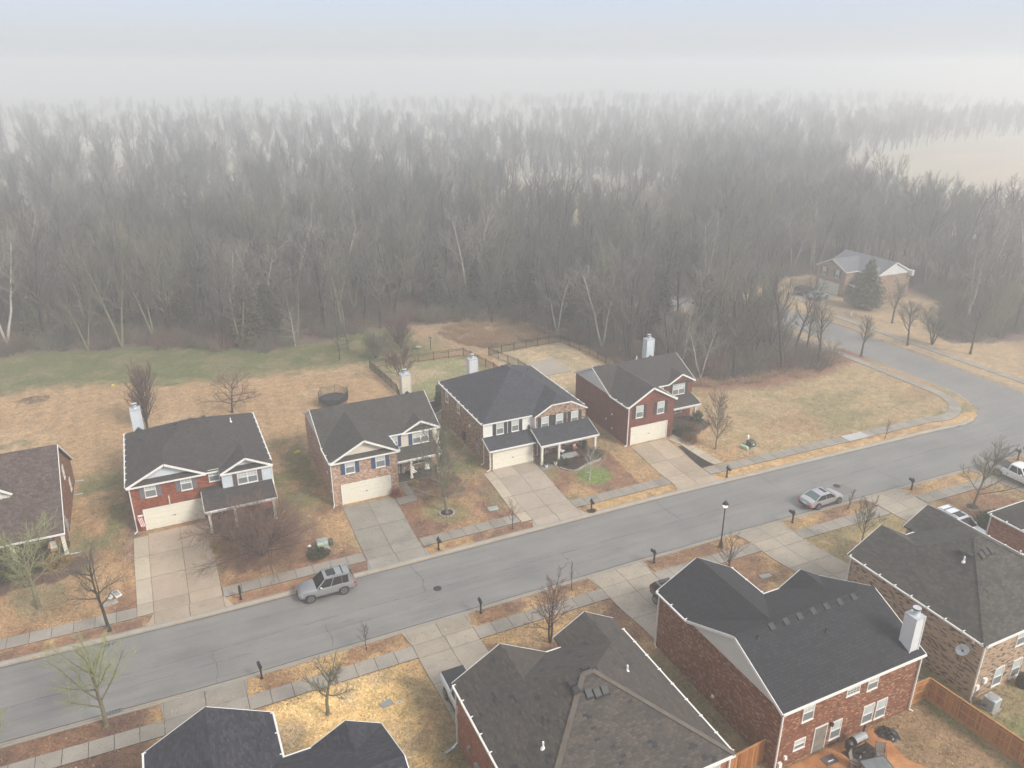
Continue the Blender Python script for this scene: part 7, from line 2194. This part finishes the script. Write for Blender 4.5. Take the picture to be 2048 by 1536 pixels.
lo = bpy.data.objects.new('lettering', me); col.objects.link(lo); lo.parent = root; lo.location = (0, -.006, 1.52); lo.rotation_euler = (R(90), 0, 0)

M['orange_cloth'] = material('orange_cloth', (0.5, 0.1, 0.04), 0.8)
M['pink_cloth'] = material('pink_cloth', (0.62, 0.45, 0.47), 0.8)
wicker(38.75, 69.65, R(25), 'left porch chair with a pale pink pillow at the slate roofed house', 'dark_plastic', 'white_plastic', round_=False, pad2='pink_cloth')
wicker(40.55, 69.75, R(-10), 'porch chair with orange cushions at the slate roofed house', 'dark_plastic', 'orange_cloth', round_=False, pad2='white_plastic')
wicker(-12.3, 72.4, R(10), 'tan chair on the porch of the brown roofed cottage', 'cedar_rail', 'post', round_=False)
root = empty('porch_rug', (39.5, 69.0, .93), R(0), 'striped grey and white rug on the porch of the slate roofed house', 'rug')
b = MB()
b.box(-1.0, 1.0, -.55, .55, 0, .012, 0)
for k in range(9): b.box(-.96 + k * .22, -.86 + k * .22, -.53, .53, .012, .016, 1)
b.build('weave', [M['white_plastic'], M['dark_plastic']], root)
root = empty('porch_table', (39.65, 70.0, .93), 0, 'small dark table between the porch chairs of the slate roofed house', 'table')
b = MB(); b.lathe((0, 0, 0), [(.18, 0), (.04, .05), (.04, .45)], 8); b.build('base', M['dark_plastic'], root)
b = MB(); b.lathe((0, 0, .45), [(.25, 0), (.25, .04)], 12); b.build('top', M['dark_plastic'], root)
for k, (x, y, l_) in enumerate(((35.85, 67.75, 'left white planter with a dark bush by the porch steps'), (37.0, 67.75, 'right white planter with a dark bush by the porch steps'))):
    root = empty('planter', gl(x, y), 0, l_, 'plant pot')
    b = MB(); b.lathe((0, 0, 0), [(.14, 0), (.19, .3), (.23, .38), (.2, .38), (.18, .32)], 12); b.build('pot', M['white_plastic'], root)
    leaf_cloud('plant', M['leaf_dark'], 200, lambda rs, n: (rs.normal(size=(n, 3)) * [.1, .1, .17] + [0, 0, .62], rs.normal(size=(n, 3)) + [0, 0, .5]), .12, root, k)
conifer('potted_spruce', 41.9, 69.9, 1.9, 0.45, 'leaf_dark', 'dark slim evergreen at the right end of the porch', n=900, size=0.13, seed=8, z=.93, cat='plant')

# flag by the garage corner
root = empty('flag', (-5.0, 72.1, 2.2), R(0), 'small striped flag hanging at the red house corner by the garage', 'flag')
b = MB(); b.bar((0, .55, .15), (.1, -.05, .5), .025, .025); b.build('pole', M['white_plastic'], root)
b = MB()
for k in range(7):
    for j in range(3):
        z1 = .42 - j * .33
        o_ = .03 * math.sin(j * 2)
        b.hexa([(k * .07 - .1 + j * .05, -.06 + o_, z1 - .33), (k * .07 - .03 + j * .05, -.06 + o_, z1 - .33), (k * .07 - .03 + j * .05, -.05 + o_, z1 - .33), (k * .07 - .1 + j * .05, -.05 + o_, z1 - .33)],
               [(k * .07 - .1 + (j - 1) * .05, -.06, z1), (k * .07 - .03 + (j - 1) * .05, -.06, z1), (k * .07 - .03 + (j - 1) * .05, -.05, z1), (k * .07 - .1 + (j - 1) * .05, -.05, z1)], k % 2)
b.build('cloth', [material('flag_red', (0.4, 0.03, 0.05), 0.8), M['white_plastic']], root)

# satellite dish on the buff house wall
root = empty('satellite_dish', (46.62, 25.95, 4.45), 0, 'grey satellite dish on the buff brick side wall', 'satellite dish')
b = MB()
n = 18
rings = [(0.0, 0.0), (.2, .03), (.36, .09), (.46, .15)]
ax = Vector((-.75, -.5, .45)).normalized(); u_ = ax.orthogonal().normalized(); v_ = ax.cross(u_)
V, Fc = [], []
for r, k_ in rings:
    for i in range(n):
        a = 2 * math.pi * i / n
        V.append(tuple(u_ * (r * .85 * math.cos(a)) + v_ * (r * math.sin(a)) + ax * k_))
for k in range(3):
    for i in range(n): Fc.append((k * n + i, k * n + (i + 1) % n, (k + 1) * n + (i + 1) % n, (k + 1) * n + i))
b.solid(V, Fc); d_ = b.build('dish', M['galv'], root, smooth=True)
so = d_.modifiers.new('shell', 'SOLIDIFY'); so.thickness = .02
b = MB(); b.bar((0.3, 0.1, -.35), tuple(-ax * .02), .05, .05); b.bar(tuple(u_ * .3 * -1 + ax * .1), tuple(ax * .55), .03, .03); b.build('arm', M['grey_metal'], root)
b = MB(); b.box(-.06, .06, -.05, .05, -.05, .06); q = b.build('receiver', M['dark_plastic'], root); q.location = ax * .55
b = MB(); b.bar((.32, .05, -.4), (.32, .1, -3.2), .02, .02); b.build('cable', M['black_metal'], root)

# air conditioner, grill, furniture on the orange patio
root = empty('air_conditioner', gl(47.6, 23.7), R(4), 'grey outdoor air conditioner unit behind the buff house', 'air conditioner')
b = MB(); b.box(-.42, .42, -.42, .42, .08, .98); b.build('casing', M['galv'], root, bevel=.05)
b = MB()
for k in range(14):
    for s in (-1, 1):
        b.box(-.36, .36, s * .425 - .006, s * .425 + .006, .15 + k * .055, .17 + k * .055); b.box(s * .425 - .006, s * .425 + .006, -.36, .36, .15 + k * .055, .17 + k * .055)
b.build('louvre', M['grey_metal'], root)
b = MB(); b.lathe((0, 0, .98), [(.34, 0), (.34, .03), (.26, .04), (.1, .045)], 20); b.build('fan_grille', M['grey_metal'], root)
b = MB(); b.box(-.5, .5, -.5, .5, -.2, .08); b.build('pad', M['stone'], root)
b = MB(); b.bar((-.4, .1, .25), (-1.1, .9, .3), .05, .05); b.bar((-.4, 0, .4), (-1.1, .85, .45), .03, .03); b.build('pipe', M['dark_plastic'], root)

PZ = GZ + .1
root = empty('grill', (36.4, 25.0, PZ), R(2), 'black barrel smoker grill with a steel lid on the orange patio', 'grill')
b = MB(); b.cyl((-.55, 0, .85), (.55, 0, .85), .3, n=16); b.build('barrel', M['black_metal'], root, smooth=False)
b = MB()
for k in range(6):
    a, a2 = R(20 + k * 22), R(20 + (k + 1) * 22)
    b.hexa([(-.5, math.cos(a) * -.31, .85 + math.sin(a) * .31), (.5, math.cos(a) * -.31, .85 + math.sin(a) * .31), (.5, math.cos(a2) * -.31, .85 + math.sin(a2) * .31), (-.5, math.cos(a2) * -.31, .85 + math.sin(a2) * .31)],
           [(-.5, math.cos(a) * -.33, .85 + math.sin(a) * .33), (.5, math.cos(a) * -.33, .85 + math.sin(a) * .33), (.5, math.cos(a2) * -.33, .85 + math.sin(a2) * .33), (-.5, math.cos(a2) * -.33, .85 + math.sin(a2) * .33)])
b.build('lid', M['grey_metal'], root)
b = MB(); b.bar((-.3, -.4, 1.05), (.3, -.4, 1.05), .03, .03); b.build('handle', M['chrome'], root)
for k, (lx, ly) in enumerate(((-.45, -.2), (.45, -.2), (-.45, .2), (.45, .2))):
    b = MB(); b.bar((lx, ly * .8, .62), (lx * 1.1, ly * 1.3, 0), .05, .05); b.build('leg', M['black_metal'], root)
b = MB(); b.cyl((-.85, 0, .7), (-.6, 0, .7), .24, n=12); b.lathe((-.85, .0, .35), [(.18, 0), (.26, .15), (.26, .6), (.1, .72)], 12); b.build('firebox', M['black_metal'], root)
b = MB(); b.cyl((.45, .1, 1.1), (.5, .1, 1.65), .06, n=8); b.build('chimney_pipe', M['black_metal'], root)
b = MB(); b.box(-.4, .4, -.62, -.32, .62, .66); b.build('shelf', M['black_metal'], root)
M['tarp'] = material('black_tarp', (0.012, 0.013, 0.015), 0.3)
def crumple(name, pts, z, label, hh=.1, seed=1, dome=0.0, sub=.13):
    """wrinkled sheet with a bit of thickness over the polygon"""
    rs_ = np.random.RandomState(seed)
    cx_, cy_ = sum(p[0] for p in pts) / len(pts), sum(p[1] for p in pts) / len(pts)
    V, Fc = [(0, 0, hh + dome)], []
    n = len(pts) * 4; K = 6
    out = []
    for i in range(len(pts)):
        p, q = pts[i], pts[(i + 1) % len(pts)]
        for k in range(4): out.append((lerp(p[0], q[0], k / 4) - cx_, lerp(p[1], q[1], k / 4) - cy_))
    for r in range(1, K + 1):
        t = r / K
        for o_ in out:
            z_ = hh * (1 - t) + dome * (1 - t * t) + rs_.uniform(-.35, .6) * hh * (1 if r < K else .0)
            V.append((o_[0] * t + rs_.uniform(-.04, .04), o_[1] * t + rs_.uniform(-.04, .04), max(z_, 0.0)))
    for i in range(n): Fc.append((0, 1 + i, 1 + (i + 1) % n))
    for r in range(K - 1):
        for i in range(n): Fc.append((1 + r * n + i, 1 + r * n + (i + 1) % n, 1 + (r + 1) * n + (i + 1) % n, 1 + (r + 1) * n + i))
    me = bpy.data.meshes.new(name); me.from_pydata(V, [], Fc); me.materials.append(M['tarp'])
    o = bpy.data.objects.new(name, me); col.objects.link(o); o.location = (cx_, cy_, z)
    put(o, label, 'tarp')
crumple('tarpaulin', [(35.2, 25.2), (37.4, 25.0), (37.5, 24.4), (36.9, 24.0), (35.9, 24.0), (35.3, 24.5)], PZ + .012, 'crumpled black tarpaulin spread under the smoker grill', .07, 2)
crumple('tarpaulin', [(38.4, 25.6), (39.5, 25.7), (40.0, 25.0), (39.7, 24.3), (38.8, 24.4), (38.4, 25.0)], GZ + .02, 'heap of black tarpaulin at the patio corner by the grass', .2, 3, dome=.25)
root = empty('doormat', (34.1, 25.05, PZ), R(-2), 'dark brown doormat with a pale patch at the back door', 'mat')
b = MB(); b.box(-.5, .5, -.32, .32, 0, .025); b.build('pile', M['brownsh'], root)
b = MB(); b.box(-.2, .25, -.12, -.04, .025, .03); b.build('pale_patch', M['white_plastic'], root)
root = empty('patio_table', (35.9, 23.1, PZ), R(-12), 'glass topped patio table with a dark frame', 'table')
M['table_glass'] = painted('table_glass', (0.2, 0.23, 0.24), 0.12, 0.4)
b = MB(); b.box(-.85, .85, -.5, .5, .7, .72); b.build('table_top', M['table_glass'], root, bevel=.008)
b = MB()
for (p, q) in (((-.87, -.52), (.87, -.52)), ((.87, -.52), (.87, .52)), ((.87, .52), (-.87, .52)), ((-.87, .52), (-.87, -.52))): b.bar((*p, .7), (*q, .7), .05, .05)
b.build('table_frame', M['dark_plastic'], root)
for (x, y) in ((-.8, -.45), (.8, -.45), (.8, .45), (-.8, .45)):
    b = MB(); b.bar((x, y, 0), (x * .92, y * .92, .68), .04, .04); b.build('leg', M['dark_plastic'], root)
M['sling'] = painted('sling_fabric', (0.2, 0.17, 0.145), 0.8)
def sling(x, y, rz, label):
    root = empty('patio_chair', (x, y, PZ), rz, label, 'chair')
    b = MB(); b.hexa([(-.26, -.25, .42), (.26, -.25, .42), (.26, .22, .38), (-.26, .22, .38)], [(-.26, -.25, .44), (.26, -.25, .44), (.26, .22, .4), (-.26, .22, .4)]); b.build('seat', M['sling'], root)
    b = MB(); b.hexa([(-.26, .22, .38), (.26, .22, .38), (.26, .25, .38), (-.26, .25, .38)], [(-.26, .42, 1.05), (.26, .42, 1.05), (.26, .45, 1.05), (-.26, .45, 1.05)]); b.build('backrest', M['sling'], root)
    b = MB()
    for s in (-1, 1):
        b.bar((s * .28, .2, .36), (s * .28, .44, 1.07), .03, .03); b.bar((s * .28, -.28, .4), (s * .28, .2, .37), .03, .03)
        b.bar((s * .3, -.25, .64), (s * .3, .3, .66), .03, .03); b.bar((s * .29, -.27, .62), (s * .29, -.27, 0), .03, .03)
        b.bar((s * .29, .2, .36), (s * .29, .35, 0), .03, .03)
    b.build('chair_frame', M['dark_plastic'], root)
sling(35.1, 24.0, R(25), 'tan sling patio chair at the left of the glass table, the one nearer the wall')
sling(37.0, 23.75, R(-40), 'tan sling patio chair at the right end of the glass table')
sling(34.5, 23.3, R(75), 'tan sling patio chair at the left end of the glass table')
root = empty('kettle_grill', (51.6, 24.1, GZ), 0, 'black covered round grill at the right edge beside the buff house', 'grill')
b = MB(); b.lathe((0, 0, 0), [(.42, 0), (.45, .5), (.38, .95), (.2, 1.1), (.0, 1.15)], 14); b.build('cover', M['tarp'], root)

# small scattered things on the lawns
def crate(x, y, z, sx2, sy2, sz2, mat, label, cat, name, rz=0.3):
    root = empty(name, (x, y, z), rz, label, cat)
    b = MB(); b.box(-sx2, sx2, -sy2, sy2, 0, sz2 * .7); b.build('body', mat, root, bevel=.03)
    b = MB(); b.box(-sx2 * .7, sx2 * .7, -sy2 * .7, sy2 * .7, sz2 * .7, sz2); b.build('top', mat, root, bevel=.02)
M['toy_yellow'] = material('toy_yellow', (0.72, 0.52, 0.03), 0.5)
crate(11.6, 82.9, GZ, .35, .18, .25, M['toy_yellow'], 'yellow toy lying on the grass between two houses', 'toy', 'toy')
crate(-7.7, 114.3, GZ, .22, .16, .2, M['toy_yellow'], 'tiny yellow object on the green belt', 'toy', 'toy', 1.0)
def pile(x, y, rx, ry, label, seed, mt='twigs'):
    root = empty('brush_pile', gl(x, y), 0, label, 'brush pile')
    rng = random.Random(seed); S = []
    for _ in range(160):
        a = rng.random() * 6.28; r = rng.random() ** .5
        p = (math.cos(a) * r * rx, math.sin(a) * r * ry, .05 + .5 * (1 - r) * rng.random())
        d = rng.random() * 6.28
        S.append((p, (p[0] + math.cos(d) * .7, p[1] + math.sin(d) * .5, p[2] + rng.uniform(-.1, .25)), .02, .008))
    seg_mesh('sticks', S, M[mt], 3, root)
pile(-17.2, 113.2, 1.9, 1.3, 'grey heap of brushwood on the tan grass near the left edge', 1)
pile(-0.3, 111.7, 1.1, .6, 'small green grey heap of cuttings at the edge of the green belt', 2, 'twigs_green')
root = empty('birdbath', gl(35.6, 110.8), 0, 'pale flat disc beside a dark post beyond the fenced yard', 'garden disc')
b = MB(); b.lathe((0, 0, 0), [(.12, 0), (.1, .3), (.5, .35), (.5, .42)], 14); b.build('basin', M['stone'], root)
root = empty('bird_pole', gl(37.2, 109.6), 0, 'dark thin post standing beyond the fenced yard', 'post')
b = MB(); b.box(-.05, .05, -.05, .05, -.1, 2.0); b.build('post', M['black_metal'], root)
b = MB(); b.box(-.2, .2, -.16, .16, 2.0, 2.08); b.build('tray', M['dark_plastic'], root)
b = MB(); b.lathe((0, 0, 0), [(.06, 0), (.05, .45)], 8)
root = empty('hydrant', gl(112.2, 96.2), 0, 'pale hydrant with a stone ring on the lawn of the hazy house', 'hydrant')
b = MB(); b.lathe((0, 0, -.05), [(.16, 0), (.14, .1), (.12, .55), (.16, .6), (.1, .75), (.0, .82)], 10); b.build('barrel', M['post'], root)
b = MB(); b.cyl((-.2, 0, .48), (.2, 0, .48), .06, n=8); b.build('nozzle', M['post'], root)

# chalk marks on the driveway of the dark red house
M['chalk'] = material('chalk', (0.5, 0.49, 0.46), 0.9)
root = empty('chalk_drawing', (49.3, 63.2, 0), 0, 'pale chalk scribbles on the driveway of the dark red house', 'drawing')
rng = random.Random(12)
b = MB()
for (x0, y0) in ((48.0, 64.6), (50.2, 64.7), (48.5, 62.3), (50.0, 62.2), (51.1, 64.0)):
    for k in range(7):
        a = rng.uniform(-.6, .6) + (1.57 if k % 2 else 0); x1, y1 = x0 + rng.uniform(-.45, .45), y0 + rng.uniform(-.25, .25); L = rng.uniform(.1, .32)
        p, q = (x1 - math.cos(a) * L, y1 - math.sin(a) * L), (x1 + math.cos(a) * L, y1 + math.sin(a) * L)
        b.bar((p[0] - 49.3, p[1] - 63.2, hz(*p) + .037), (q[0] - 49.3, q[1] - 63.2, hz(*q) + .037), .05, .006)
b.build('chalk_marks', M['chalk'], root)

# ------------------------------------------------------------------ fog
hb = MB()
hb.box(-1500, 2300, -280, 2300, -12, FOG_TOP)
hz_o = hb.build('haze', material('haze_air'))
mt_ = hz_o.data.materials[0]
nt = mt_.node_tree
nt.nodes.clear()
ou = nt.nodes.new('ShaderNodeOutputMaterial')
pv = nt.nodes.new('ShaderNodeVolumePrincipled')
pv.inputs['Color'].default_value = (0.963, 0.968, 0.97, 1)
pv.inputs['Density'].default_value = FOG_D
pv.inputs['Anisotropy'].default_value = 0.45
nt.links.new(pv.outputs[0], ou.inputs['Volume'])
put(hz_o, kind='stuff')
